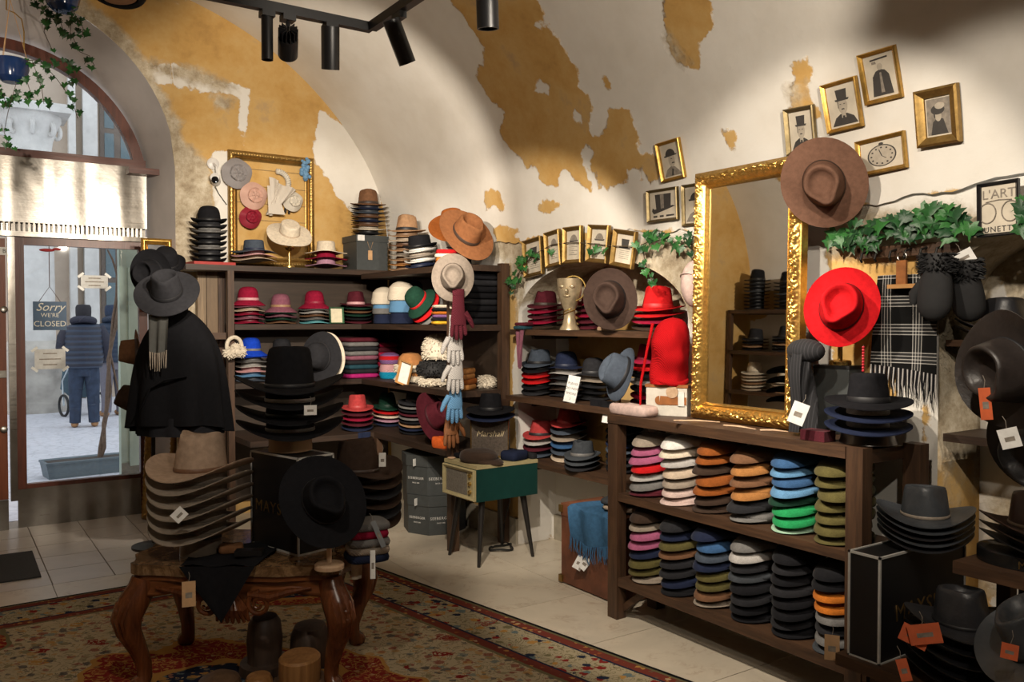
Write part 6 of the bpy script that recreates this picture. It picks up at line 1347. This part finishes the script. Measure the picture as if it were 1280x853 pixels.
q = onY(291, 433, SFY-.03); em = thing('earmuffs', 'cream fluffy earmuffs hung on the left shelf post', 'earmuffs', q, (0, 0, .1))
o = furball(em, 'ear_pad', [(0, -.03), (.045, -.025), (.055, 0), (.045, .025), (0, .03)], 240, .016, CFUR); o.location = (.03, -.03, -.03); o.rotation_euler = (.6, .3, 0)
o = furball(em, 'ear_pad', [(0, -.03), (.04, -.025), (.05, 0), (.04, .025), (0, .03)], 240, .016, CFUR); o.location = (-.02, -.02, -.045); o.rotation_euler = (.5, -.5, 0)
MB().tube([(.055*math.cos(a)+.005, -.015, .0+.065*math.sin(a)) for a in np.linspace(-.3, PI+.3, 20)], .014, 8).build('head_band', CFUR, em)
# plaid, pink and turquoise knit caps with a small leaning panel
for k, (c, lab, z) in enumerate((('turquoise', 'turquoise knit cap at the bottom by the small wooden panel', 1.037), ('pink', 'pale pink knit cap on the turquoise one', 1.075), ('purple', 'purple and red knit cap on the pink one', 1.155))):
    xx = FXf(487, 6.22); o = thing('knit_hat', lab, 'cap', (xx, 6.22, z), .4, 'knit caps by the wooden panel'); MB().lathe([(.075, 0), (.085, .03), (.075, .07), (.04, .085), (0, .088)], 24).build('cap_body', felt(CN[c], knit=True), o)
    if c == 'purple': MB().lathe([(.0845, .028), (.086, .04), (.078, .06)], 24).build('red_stripe', felt(CN['red'], knit=True), o)
o = thing('small_panel', 'small white panel in a wooden frame leaning beside knit caps', 'panel', (2.80, RYf(503, 2.80), 1.037), (0, .28, -1.1)); MB().box((0, 0, .08), (.10, .006, .16)).build('panel', flat('paper', (1, 1, 1)), o, smooth=False); frame_mb(.11, .17, .010, SIMPLE).build('panel_frame', CAM, o, (0, -.003, .082), (PI/2, 0, 0))
tag(link('orange_scarf', slab(.10, .14, .07, 2, 7), felt((.55, .10, .02)), None, (2.785, RYf(553, 2.785), .651), (0, 0, .3)), 'orange patterned scarf rolled on the bench edge', 'scarf')
tag(MB().grid(lambda u, v: (2.60+.10*u, 5.935-.004*math.sin(u*9), .66-.20*v), 8, 8).build('blue_cloth', felt(CN['navy'])), 'dark blue cloth hanging over the bench beside the green hat', 'cloth')
# hanging gloves on the middle post
def glove(px, py, X, col, label, s=1.0, rz=.0, leather=False, flip=1, knit=True):
    p = onX(px, py, X); o = thing('hanging_glove', label, 'glove', p, (0, rz, -YAW+.5), 'gloves hung on the shelf post'); o.scale = (s,)*3
    m_ = MB(); m_.tube([(0, 0, .10), (0, 0, .03), (0, 0, -.03), (0, 0, -.055)], [.029, .032, .041, .040], 16, flatten=.36)
    for k, (a, L) in enumerate(((-.030, .062), (-.010, .076), (.010, .074), (.029, .055))):
        m_.tube([(a*.95, 0, -.045), (a*1.15, -.003, -.05-L*.5), (a*1.2, -.004, -.05-L*.9), (a*1.2, -.004, -.05-L)], [.0105, .0100, .0088, .004], 10)
    m_.tube([(-flip*.034, 0, .005), (-flip*.058, -.004, -.030), (-flip*.070, -.006, -.058), (-flip*.073, -.006, -.070)], [.014, .0125, .010, .004], 10)
    M_ = felt(CN[col] if isinstance(col, str) else col, knit=knit) if not leather else flat('brown_glove', (.22, .085, .03), .55, 0, .3, 20)
    m_.build('glove_body', M_, o); m2 = MB(); m2.tube([(0, 0, .115), (0, 0, .085)], [.031, .031], 16, flatten=.42); m2.build('cuff', M_, o); return o
GX = 2.70
GX = 2.64
glove(570, 363, GX+.085, 'cream', 'cream knitted glove hung on the post below the taupe fedora', 1.05)
glove(573, 392, GX+.01, 'burgundy', 'burgundy knitted glove hung on the shelf post', 1.3, flip=-1)
glove(569, 424, GX+.025, 'light grey', 'pale grey knitted glove below the burgundy one', 1.3)
glove(570, 460, GX+.04, 'light grey', 'pale grey knitted glove above the blue one', 1.3, .05)
glove(569, 497, GX+.055, 'sky blue', 'sky blue knitted glove hung above the brown leather one', 1.3, .05)
glove(564, 530, GX+.07, 'brown', 'brown leather glove hung lowest on the shelf post', 1.25, .0, True, -1)
# ------------------------------------------------------------------ hat tree with cape
x, y = atD(224, 5.20)
df = thing('dress_form', 'slim metal stand carrying the black cape', 'stand', (x, y, 0)); MB().lathe([(.15, 0), (.15, .012), (.02, .03), (.012, .05)], 28).build('base', flat('black_iron', (1, 1, 1)), df); MB().tube([(0, 0, .04), (0, 0, 1.50)], .011, 10).build('pole', STEEL, df); MB().lathe([(0, 1.66), (.05, 1.65), (.055, 1.60), (.05, 1.52), (.03, 1.49), (0, 1.48)], 18).build('head', flat('black_fabric', (.012, .012, .013), .9), df)
cp = thing('black_cape', 'long black wool cape with tied belt hanging on the stand', 'cape', (x, y, 0), -YAW); WOOL = felt((.005, .005, .006))
def capef(u, v):
    a = 2*PI*u; z = 1.56-.70*v+.05*math.sin(a)*0
    r = .06+.20*(1-math.exp(-v*5.0))+.03*v
    fold = 1+(.05+.06*v)*v*math.sin(9*a+1.2*math.sin(2*a))
    zz = z-.035*v*math.cos(a*2)-.02*v*math.sin(3*a)
    return (r*1.02*math.cos(a)*fold, r*.72*math.sin(a)*fold, zz)
MB().grid(capef, 110, 34, True).build('cape_cloth', WOOL, cp)
MB().grid(lambda u, v: ((.255+.012*math.sin(12*2*PI*u))*math.cos(2*PI*u), (.185+.01*math.sin(12*2*PI*u))*math.sin(2*PI*u), .92-.11*v), 60, 4, True).build('lining', felt(CN['black']), cp)
MB().tube([(-.09, -.215, 1.10), (.0, -.222, 1.15), (.12, -.20, 1.17)], [.012, .014, .010], 8, flatten=.5).build('belt', WOOL, cp); MB().tube([(-.09, -.22, 1.10), (-.12, -.23, 1.02), (-.15, -.22, .98)], [.012, .012, .006], 8, flatten=.5).build('belt_end', WOOL, cp)
hang_cloth('grey_scarf', 'dark grey fringed scarf hanging in front of the black cape', 'scarf', onD(186, 394, 4.95), vR*.115, .21, flat('grey_wool', (.055, .055, .050), .95), 2, .012, nrm=-FDIR, taper=.9, fringe=18, fl=.10, fm=flat('fringe_beige', (.24, .20, .16), .9))
ht = thing('hat_tree', 'dark hat tree with hooks carrying felt hats beside the glass', 'hat tree', (*atD(190, 5.62), 0)); MB().tube([(0, 0, 0), (0, 0, 1.88)], .014, 10).build('pole', flat('black_iron', (1, 1, 1)), ht); MB().lathe([(.14, 0), (.14, .015), (.02, .03)], 24).build('base', flat('black_iron', (1, 1, 1)), ht)
for k, (z, a) in enumerate(((1.80, 3.4), (1.84, 1.2), (1.28, 3.6), (1.02, 3.3), (1.3, .4))): MB().tube([(0, 0, z), (.07*math.cos(a), .07*math.sin(a), z+.02), (.10*math.cos(a), .10*math.sin(a), z+.05)], .007, 8).build('hook', flat('black_iron', (1, 1, 1)), ht)
# ------------------------------------------------------------------ frames by the door
def lean_frame(label, p, w_, h_, yaw, lean, m_, fw=.06, relief=True, fill=None):
    o = thing('leaning_frame', label, 'picture frame', p, (0, 0, 0), 'gilt frames by the door'); y_ = Vector((0, 0, 1)); n_ = Vector((math.sin(yaw), -math.cos(yaw), 0)); up_ = (y_*math.cos(lean)-n_*math.sin(lean)); nn = (n_*math.cos(lean)+y_*math.sin(lean)); o.matrix_world = basis(Vector(p)+up_*(h_/2), up_.cross(nn), up_, nn)
    frame_mb(w_, h_, fw, [(0, -.01), (0, .02)]+[(.08+.6*k/6, .024+.008*math.sin(PI*k/6)) for k in range(7)]+[(.8, .014), (1, .008), (1, 0)], (lambda s, i, e: .008*abs(math.sin(s*95))*abs(math.cos(s*48+i*12)) if .1 < i < .68 else 0) if relief else None, .01).build('frame_moulding', m_, o, angle=50)
    if fill: MB().box((0, 0, -.004), (w_-1.6*fw, h_-1.6*fw, .004)).build('backing', fill, o, smooth=False)
    return o
q = onZ(182, 652, 0)
lean_frame('tall ornate gilt frame standing on the floor beside the door', (1.345, 6.72, .002), .34, 1.02, -1.15, .06, gold('ornate_dark_gilt', (.34, .20, .06), .4), .05)
lean_frame('second plain gilt frame leaning behind the ornate one', (1.50, 6.46, .002), .16, 1.06, -.45, .05, OLDG, .045, False, flat('grey_canvas', (.30, .29, .27), .9))
q = onY(202, 345, FY-.02); lean_frame('small gilt mirror frame hung at the doorway edge behind the black hats', (1.345, 6.70, 1.62), .21, .48, .0, .0, GOLDF, .045, False, flat('dull_glass', (.12, .12, .13), .2))
# ------------------------------------------------------------------ track lighting
BLKM = flat('black_metal', (.010, .010, .011), .4); TZ2 = 2.70
tr = thing('ceiling_track', 'black angled lighting track hung under the vault', 'track light rail'); MB().bx((-1.0, 3.243, TZ2-.018), (1.492, 3.277, TZ2+.018)).build('rail', BLKM, tr, smooth=False); MB().bx((1.475, -.6, TZ2-.018), (1.509, 3.243, TZ2+.018)).build('rail', BLKM, tr, smooth=False)
for x, y in ((1.492, 3.0), (.3, 3.26), (1.492, 1.2)): MB().tube([(x, y, TZ2+.018), (x, y, ztop(x)-.01)], .0015, 6).build('suspension_wire', STEEL, tr)
def head(px, py, label, axis, L=.165, r=.036, track='A', off=0.0, fins=False, z=None):
    p = onZ(px, py, 2.56)
    if track == 'A': p.y = 3.26; x0 = ray(px, py); 
    o = thing('track_spotlight', label, 'spotlight', (0, 0, 0), (0, 0, 0), 'spotlights on the ceiling track')
    if track == 'A':
        r_ = ray(px, py); c = vC+r_*(3.26/r_.y)
        top = Vector((c.x, 3.26, TZ2-.018))
    else:
        r_ = ray(px, py); c = vC+r_*(1.492/r_.x); top = Vector((1.492, c.y, TZ2-.018))
    ax = Vector(axis).normalized(); o.location = c; q = ax.to_track_quat('-Z', 'Y').to_euler()
    b_ = MB().lathe([(r*.5, L/2), (r*.96, L/2), (r, L/2-.006), (r, -L/2), (r*.86, -L/2), (r*.80, -L/2+.02), (0, -L/2+.025)], 28).build('lamp_housing', BLKM, o, None, q)
    if fins:
        m_ = MB()
        for k in range(14):
            a = 2*PI*k/14; m_.box((.024*math.cos(a), .024*math.sin(a), L/2+.02), (.026, .003, .045), (0, 0, a))
        link('cooling_fin', m_.mesh('cooling_fin', BLKM), None, b_)
    lt = top-c
    MB().tube([lt*1.0, Vector((lt.x, lt.y, lt.z-.03)), ax*-(L/2-.01)], .006, 8).build('bracket', BLKM, o); MB().box((lt.x, lt.y, lt.z-.012), (.05, .05, .024) if track == 'A' else (.03, .07, .024)).build('adapter', BLKM, o, smooth=False); return o
head(334, 47, 'slim black track spotlight pointing straight down', (0, 0, -1), .17, .022); head(360, 58, 'black track spotlight with a ring of cooling fins', (.3, .9, -.55), .09, .038, fins=True)
head(413, 60, 'black cylindrical track spotlight aimed at the corner shelving', (.12, .3, -1)); head(499, 52, 'black cylindrical track spotlight tilted towards the side wall', (.55, .15, -1), .17, .034, 'B'); head(609, 2, 'black cylindrical track spotlight cut by the top edge', (.1, .1, -1), .17, .036, 'B')
# ------------------------------------------------------------------ hanging plants and hat lamp
BPOT = flat('blue_glaze', (.012, .035, .12), .15)
def pot(label, px, py, d, trails, nleaf, size):
    p = onD(px, py, d); o = thing('hanging_plant', label, 'plant', p); MB().lathe([(.05, -.09), (.085, -.06), (.10, 0), (.095, .05), (.085, .055), (.08, .03), (0, .03)], 26).build('pot', BPOT, o)
    for a in (0, 2.1, 4.2): MB().tube([(.09*math.cos(a), .09*math.sin(a), .05), (0, 0, .42)], .002, 5).build('cord', flat('kraft', (1, 1, 1)), o)
    MB().tube([(0, 0, .42), (0, 0, 3.98-p.z-.42 if False else .75)], .002, 5).build('hanging_wire', STEEL, o)
    for pts in trails:
        P = [onD(a, b, d)-p for a, b in pts]; st_ = MB().tube([Vector((0, 0, .04))]+P, .002, 5).build('vine_stem', flat('ivy_stem', (1, 1, 1)), o); P = [Vector((0, 0, .04))]+P
        for k in range(nleaf):
            t = random.random()*(len(P)-1); i = min(int(t), len(P)-2); q = P[i].lerp(P[i+1], t-i)+Vector((random.uniform(-.03, .03), random.uniform(-.03, .03), random.uniform(-.02, .02)))
            nn = (Vector((-.4, -1, .3))+Vector((random.uniform(-.7, .7), random.uniform(-.5, .5), random.uniform(-.5, .5)))).normalized(); y_ = Vector((random.uniform(-.5, .5), random.uniform(-.5, .5), -1)); y_ = (y_-nn*y_.dot(nn)).normalized()
            l = link('leaf', LEAVES[k % 3], LEAFM[(k % 3)], st_); l.matrix_local = basis(q, y_.cross(nn), y_, nn) @ Matrix.Scale(size*random.uniform(.6, 1.1), 4)
    return o
pot('blue glazed hanging pot with trailing vine in front of the fanlight', 14, 85, 5.3, [[(40, 75), (52, 110), (55, 130)], [(50, 75), (72, 100), (90, 125), (97, 148)], [(20, 105), (10, 140), (5, 165), (12, 185)], [(30, 90), (38, 115), (30, 125)], [(-10, 100), (5, 120), (8, 135)], [(50, 80), (85, 75), (92, 90), (90, 105)]], 14, .042)
pot('blue glazed hanging pot with long vine at the top of the arch', 78, -4, 5.2, [[(60, 10), (55, 40), (65, 62)], [(45, -2), (48, 8)], [(90, 15), (88, 40), (100, 65), (112, 70), (118, 82)], [(95, 20), (104, 35), (103, 45)], [(70, 10), (78, 35), (80, 45)]], 13, .042)
ok_ = onD(20, 16, 5.3); tag(MB().tube([onD(8, -14, 5.3), onD(8, 12, 5.3), onD(18, 16, 5.3), onD(27, 24, 5.3), onD(30, 40, 5.3), onD(30, 62, 5.3)], .004, 8).build('brass_hook', BRASS), 'slim curved brass hook of the hanging pot', 'hook')
hl = thing('hat_lamp', 'upturned black bowler hat lamp with tan lining hanging at the top edge', 'lamp'); hl.matrix_world = basis(onD(150, -2, 4.3), vR, FDIR, (0, 0, 1)) @ Matrix.Rotation(-.15, 4, 'Y'); c, b, d, mn = hat_meshes('bowler')
link('crown', c, felt(CN['black']), hl); link('brim', b, felt(CN['black']), hl); MB().lathe([(.078, .002), (.07, .05), (.04, .09), (0, .1)], 24, sx=1, sy=1.15).build('lining', flat('tan_lining', (.32, .16, .07), .7), hl); MB().tube([(0, 0, .11), (0, 0, .9)], .003, 6).build('cord', flat('black_rubber', (1, 1, 1)), hl)
# ------------------------------------------------------------------ signs on the glass
GY = DY-.012
sg = thing('closed_sign', 'blue hanging sign lettered sorry we are closed on the glass', 'sign'); A, B, C_ = onY(41, 377, GY), onY(83, 377, GY), onY(42, 413, GY); sw, sh = B.x-A.x, A.z-C_.z
sg.location = ((A.x+B.x)/2, GY, (A.z+C_.z)/2); MB().box((0, 0, 0), (sw, .008, sh)).build('board', flat('sign_blue', (.006, .045, .105), .5), sg, smooth=False)
SI = flat('sign_cream', (.55, .53, .46), .6)
for t, s, z, shr in (('Sorry', .082, .062, .35), ("WE'RE", .042, .004, 0), ('CLOSED', .057, -.060, 0)): text(t, s, SI, sg, basis((0, -.005, z), (1, 0, 0), (0, 0, 1), (0, -1, 0)), shr)
MB().tube([(-sw*.32, 0, sh/2), (0, 0, sh/2+.11), (sw*.32, 0, sh/2)], .0025, 5).build('string', flat('sign_string', (.10, .06, .05), .8), sg); MB().tube([(0, 0, sh/2+.11), (0, 0, sh/2+.46)], .003, 5).build('string', flat('sign_string', (1, 1, 1)), sg)
m_ = MB(); m_.sphere((-.015, -.005, sh/2+.375), (.05, .012, .012)); m_.sphere((.05, -.005, sh/2+.385), (.03, .012, .009)); m_.build('red_bird', flat('bird_red', (.30, .012, .015), .6), sg)
TAPE = flat('tape', (.62, .62, .58), .5)
def notice(tl, br, label, rows):
    A, B = onY(*tl, GY), onY(*br, GY); o = thing('paper_notice', label, 'notice', ((A.x+B.x)/2, GY, (A.z+B.z)/2), (0, 0, 0), 'paper notices on the glass'); w_, h_ = B.x-A.x, A.z-B.z
    MB().box((0, 0, 0), (w_, .002, h_)).build('sheet', flat('notice_paper', (.50, .50, .48), .9), o, smooth=False)
    for sx in (-1, 1):
        for sz in (-1, 1): MB().box((sx*w_*.5, -.002, sz*h_*.5), (.05, .001, .018), (0, sx*sz*.7, 0)).build('tape', TAPE, o, smooth=False)
    for k in range(rows): MB().box((0, -.0018, h_*(.28-.56*k/max(1, rows-1))), (w_*(.7 if k % 2 else .45), .0006, .008)).build('print_line', PRM, o, smooth=False)
notice((101, 344), (135, 361), 'small white notice taped high on the glass', 3); notice((43, 437), (82, 461), 'white notice taped low on the glass beside the striped jacket', 3)
# ------------------------------------------------------------------ outside
snow = new_mat('street_cobbles'); m, nt, b = snow
vv = N(nt, 'ShaderNodeTexVoronoi', feature='DISTANCE_TO_EDGE'); vv.inputs['Scale'].default_value = 7; nt.links.new(coords(nt), vv.inputs['Vector']); n_ = noise_(nt, coords(nt), 3, 6)
c = ramp(nt, vv.outputs[0], [(.0, (.30, .30, .33)), (.10, (.52, .52, .56))]); nt.links.new(mixc(nt, n_, c, (.60, .60, .65)), b.inputs['Base Color']); b.inputs['Roughness'].default_value = .8; bump(nt, b, vv.outputs[0], .5, .03)
struct(MB().bx((-8, DY+.25, -.06), (12, 19.5, -.0)).build('ground_street', m), 'pale frosty cobbled street outside the door')
FAC = flat('facade_plaster', (.46, .37, .29), .9, 0, .15, 2); FAS = flat('facade_stone', (.62, .60, .57), .85, 0, .15, 4); FAD = flat('facade_dark', (.14, .11, .09), .7); FGL = flat('facade_glass', (.10, .15, .17), .1)
bd = thing('opposite_building', 'pale stone building across the street with pilasters and dark windows', 'building', (0, 18.3, 0))
MB().bx((-8, 0, 0), (12, .6, 11)).build('wall', FAC, bd, smooth=False)
for a, b_ in ((-1.6, -1.1), (FXf(88, 18.2), FXf(97, 18.2)), (FXf(106, 18.2), FXf(124, 18.2)), (FXf(176, 18.2), FXf(196, 18.2))): MB().bx((a, -.18, 0), (b_, 0, 9)).build('pilaster', FAS, bd, smooth=False)
for a, b_ in ((FXf(128, 18.2), FXf(168, 18.2)), (5.2, 6.5), (-2.6, -1.9)):
    for z0, z1 in ((.5, 3.1), (4.3, 6.8)):
        wdw = MB().bx((a, -.05, z0), (b_, .02, z1)).build('window', FAD, bd, smooth=False)
        for k in range(2):
            for r_ in range(3): MB().bx((a+.08+k*(b_-a)/2, -.06, z0+.1+r_*(z1-z0)/3), (a-.04+(k+1)*(b_-a)/2, -.045, z0-.0+(r_+1)*(z1-z0)/3)).build('pane', FGL, wdw, smooth=False)
for z in (3.6, 3.75, 7.4): MB().bx((-8, -.25, z), (12, 0, z+.09)).build('cornice', FAS, bd, smooth=False)
m_ = MB()
for k in range(5): m_.bx((-8, -.32-.05*k, 5.4+.12*k), (12, 0, 5.5+.12*k))
cl = thing('stone_column', 'white stone column with scrolled capital on a round plinth across the street', 'column', onZ(46, 517, 0)+Vector((0, .5, 0)))
MB().lathe([(.62, 0), (.62, .9), (.60, .98), (.5, 1.02), (.42, 1.10), (.36, 1.16)], 36).build('plinth', flat('worn_stone', (.40, .37, .33), .9, 0, .3, 3, .4, 20), cl); MB().lathe([(.34, 1.16), (.33, 2.5), (.30, 4.2)], 32).build('shaft', FAS, cl)
MB().lathe([(.32, 4.2), (.36, 4.24), (.31, 4.28), (.33, 4.45), (.42, 4.72), (.46, 4.78), (.46, 4.86)], 32).build('capital', FAS, cl)
for k in range(8):
    a = 2*PI*k/8; MB().tube([(r_*math.cos(a), r_*math.sin(a), 4.62+.10*math.sin(t)) for t, r_ in [(q, .34+.10*(1-math.cos(q))*.5) for q in np.linspace(0, 2.6*PI, 18)]], [.05-.0018*i for i in range(18)], 8).build('scroll', FAS, cl)
MB().bx((-.55, -.55, 4.86), (.55, .55, 5.0)).build('abacus', FAS, cl, smooth=False)
# planter with twisted vine outside the glass
q = onZ(110, 592, 0); pl_ = thing('planter', 'grey rectangular planter with a bare twisted vine outside the glass', 'planter', (q.x+.03, q.y, 0), .12)
m_ = MB(); m_.box((0, 0, .07), (.80, .26, .14), taper=1.06); m_.build('trough', flat('planter_grey', (.11, .14, .16), .6), pl_, smooth=False); frame_mb(.86, .30, .035, SIMPLE).build('rim', flat('planter_grey', (1, 1, 1)), pl_, (0, 0, .138)); MB().box((0, 0, .143), (.78, .22, .006)).build('soil', flat('soil', (.05, .04, .035), .95), pl_, smooth=False)
def PV(px, py): r_ = ray(px, py); return vC+r_*(q.y/r_.y)-Vector((q.x+.03, q.y, 0))
BRK = flat('bark', (.13, .085, .06), .9, 0, .3, 30, .4, 60)
for k, pts in enumerate(([(123, 590), (127, 560), (133, 520), (134, 480), (139, 440), (143, 400), (146, 370), (147, 340), (150, 315)], [(121, 588), (131, 560), (129, 530), (138, 490), (137, 450), (145, 410), (149, 375), (154, 345), (160, 318)], [(139, 440), (144, 470), (148, 490)], [(146, 412), (158, 395), (165, 385), (163, 355), (155, 325)], [(147, 345), (141, 325), (136, 312)], [(148, 340), (158, 325), (164, 310)])):
    P = [PV(a, b_) for a, b_ in pts]; MB().tube([p_+Vector((0, .03*math.sin(i*1.7+k), 0)) for i, p_ in enumerate(P)], [(.022 if k < 2 else .012)*(1-.5*i/len(P)) for i in range(len(P))], 8).build('vine_stem', BRK, pl_)
# pale green shutter beside the entrance, outside
sx0 = onY(149, 450, 7.9); sh_ = thing('door_shutter', 'pale green weathered wooden shutter folded back outside the glass', 'shutter', (sx0.x, 7.9, 0), .25); SHG = flat('shutter_green', (.40, .46, .38), .8, 0, .2, 4, .3, 20)
MB().box((.22, 0, 1.3), (.44, .04, 2.6)).build('shutter_panel', SHG, sh_, smooth=False)
for z in (.6, 1.6): MB().box((.22, -.025, z), (.30, .014, .7)).build('raised_panel', SHG, sh_, smooth=False)
MB().box((.22, -.023, .14), (.44, .008, .28)).build('bare_wood_patch', flat('bare_wood', (.22, .20, .16), .9, 0, .4, 8), sh_, smooth=False)
# people seen from behind
def person(px, py, facing, coat, stripes, legs, hatc, label, h=1.72, sleeves=None):
    p = onZ(px, py, 0); o = thing('person', label, 'person', (p.x, p.y, 0), facing); s = h/1.75
    def limb(chain, m_, name, flatten=1.0, n=14):
        return MB().tube([Vector(c[:3])*s for c in chain], [c[3]*s for c in chain], n, flatten=flatten)
    SK = flat('skin', (.48, .30, .22), .6)
    # the body: one continuous skinned figure
    vs_ = [(0, 0, .95), (0, .0, 1.15), (0, .0, 1.38), (0, .0, 1.50), (0, -.01, 1.60), (0, -.01, 1.70), (.19, 0, 1.40), (.25, .0, 1.15), (.22, -.10, .98), (.20, -.15, .93), (-.19, 0, 1.40), (-.25, 0, 1.15), (-.22, -.10, .98), (-.20, -.15, .93), (.09, 0, .88), (.11, -.01, .50), (.12, .02, .08), (.13, -.12, .03), (-.09, 0, .88), (-.11, -.01, .50), (-.12, .02, .08), (-.13, -.12, .03)]
    ed = [(0, 1), (1, 2), (2, 3), (3, 4), (4, 5), (2, 6), (6, 7), (7, 8), (8, 9), (2, 10), (10, 11), (11, 12), (12, 13), (0, 14), (14, 15), (15, 16), (16, 17), (0, 18), (18, 19), (19, 20), (20, 21)]
    rad = [.13, .12, .13, .055, .085, .075, .055, .043, .034, .03, .055, .043, .034, .03, .085, .058, .042, .036, .085, .058, .042, .036]
    me = bpy.data.meshes.new('body'); me.from_pydata([Vector(v)*s for v in vs_], ed, []); bo = bpy.data.objects.new('body', me); COL.objects.link(bo)
    md = bo.modifiers.new('skin', 'SKIN'); bo.modifiers.new('sub', 'SUBSURF').levels = 1
    for i, r_ in enumerate(rad): me.skin_vertices[0].data[i].radius = (r_*s, r_*s*.85); me.skin_vertices[0].data[i].use_root = (i == 0)
    dg = bpy.context.evaluated_depsgraph_get(); m2 = bpy.data.meshes.new_from_object(bo.evaluated_get(dg)); bpy.data.objects.remove(bo); m2.shade_smooth(); m2.materials.clear(); m2.materials.append(SK); link('body', m2, None, o)
    # jacket: torso shell with quilted ridges, sleeves
    def tor(u, v):
        a = 2*PI*u; z = (.86+.66*v)*s; w_ = (.235+.03*math.sin(PI*v))*(1 if v < .86 else 1-.72*((v-.86)/.14)**1.6)*s; d_ = (.165+.015*math.sin(PI*v))*(1 if v < .86 else 1-.6*((v-.86)/.14)**1.6)*s
        k = 1+(.035*abs(math.sin(v*PI*9)) if stripes else .01*math.sin(v*20)); return (w_*math.cos(a)*k, d_*math.sin(a)*k, z)
    MB().grid(tor, 36, 54, True).build('jacket', coat, o)
    mm = MB()
    for sx in (-1, 1): mm.tube([Vector((sx*.20, 0, 1.44))*s, Vector((sx*.265, .01, 1.30))*s, Vector((sx*.29, .01, 1.15))*s, Vector((sx*.265, -.06, 1.03))*s, Vector((sx*.24, -.11, .97))*s], [q_*s for q_ in (.075, .080, .072, .062, .052)], 14)
    mm.build('sleeves', sleeves or coat, o)
    mm = MB().tube([(0, 0, .74*s), (0, 0, .90*s), (0, 0, 1.0*s)], [.15*s, .185*s, .17*s], 20, flatten=.8)
    for sx in (-1, 1): mm.tube([Vector((sx*.085, 0, .88))*s, Vector((sx*.105, -.005, .68))*s, Vector((sx*.115, .0, .45))*s, Vector((sx*.12, .015, .2))*s, Vector((sx*.125, .01, .07))*s], [q_*s for q_ in (.115, .102, .085, .076, .074)], 16)
    mm.build('jeans', legs, o)
    for sx in (-1, 1): MB().sphere((sx*.13*s, -.05*s, .045*s), (.052*s, .14*s, .05*s), 16, 9).build('shoe', flat('tan_boot', (.34, .17, .07), .6), o)
    MB().tube([(.13*s*math.cos(a), (.03+.11*math.sin(a))*s, (1.53+.03*math.sin(a))*s) for a in np.linspace(0, 2*PI, 26)], .05*s, 10).build('hood', sleeves or coat, o)
    MB().lathe([(.105*s, 1.60*s), (.11*s, 1.66*s), (.108*s, 1.73*s), (.09*s, 1.765*s), (0, 1.775*s)], 24, (0, -.01*s, 0), .95, 1.1).build('cap', hatc, o); MB().sphere((0, -.02*s, 1.60*s), (.092*s, .10*s, .10*s), 16, 10).build('hair', flat('dark_hair', (.03, .022, .018), .8), o)
    return o
STRP, nt, b = new_mat('striped_jacket'); wv = N(nt, 'ShaderNodeTexWave', wave_type='BANDS', bands_direction='Z'); wv.inputs['Scale'].default_value = 4.3; nt.links.new(coords(nt), wv.inputs[0]); nt.links.new(ramp(nt, wv.outputs[1], [(.45, (.012, .014, .028)), (.75, (.035, .05, .085))]), b.inputs['Base Color']); b.inputs['Roughness'].default_value = .5
person(106, 534, PI-.15, STRP, True, flat('denim', (.028, .042, .075), .9, 0, .3, 12), flat('dark_cap', (.025, .022, .026), .9), 'person seen from behind in striped navy jacket, jeans and tan boots outside', 1.70, flat('navy_sleeve', (.020, .020, .036), .7))
person(142, 520, PI+.35, flat('blue_jacket', (.015, .028, .055), .6), True, flat('grey_trousers', (.16, .15, .18), .9), flat('blue_cap', (.02, .035, .07), .9), 'person in blue padded jacket partly hidden behind the twisted vine', 1.72)
# stroller beside the people
q = onZ(128, 524, 0); bk = thing('pushchair', 'small pushchair with round wheels between the two people', 'pushchair', q+Vector((-.18, .75, 0)), .3)
for a in (-.28, .28): MB().tube([(a, 0+.16*math.cos(t), .17+.16*math.sin(t)) for t in np.linspace(0, 2*PI, 24)], .02, 8).build('wheel', flat('black_rubber', (1, 1, 1)), bk)
MB().tube([(-.28, 0, .17), (-.25, .1, .55), (-.2, -.25, 1.0), (.2, -.25, 1.0), (.25, .1, .55), (.28, 0, .17)], .014, 8).build('frame', flat('pale_steel', (.5, .55, .58), .3, .7), bk); MB().box((0, .08, .5), (.38, .42, .32), (.3, 0, 0)).build('seat', flat('stroller_cloth', (.05, .09, .12), .8), bk)
# pegs on the shelf post that carry the taupe fedora and the gloves
for px_, py_, X_ in ((570, 352, GX+.085), (573, 378, GX+.01), (569, 410, GX+.025), (570, 446, GX+.04), (569, 483, GX+.055)):
    q = onX(px_, py_, X_); MB().tube([(2.745, q.y, q.z), tuple(q)], .004, 6).build('peg', flat('black_iron', (1, 1, 1)), su)
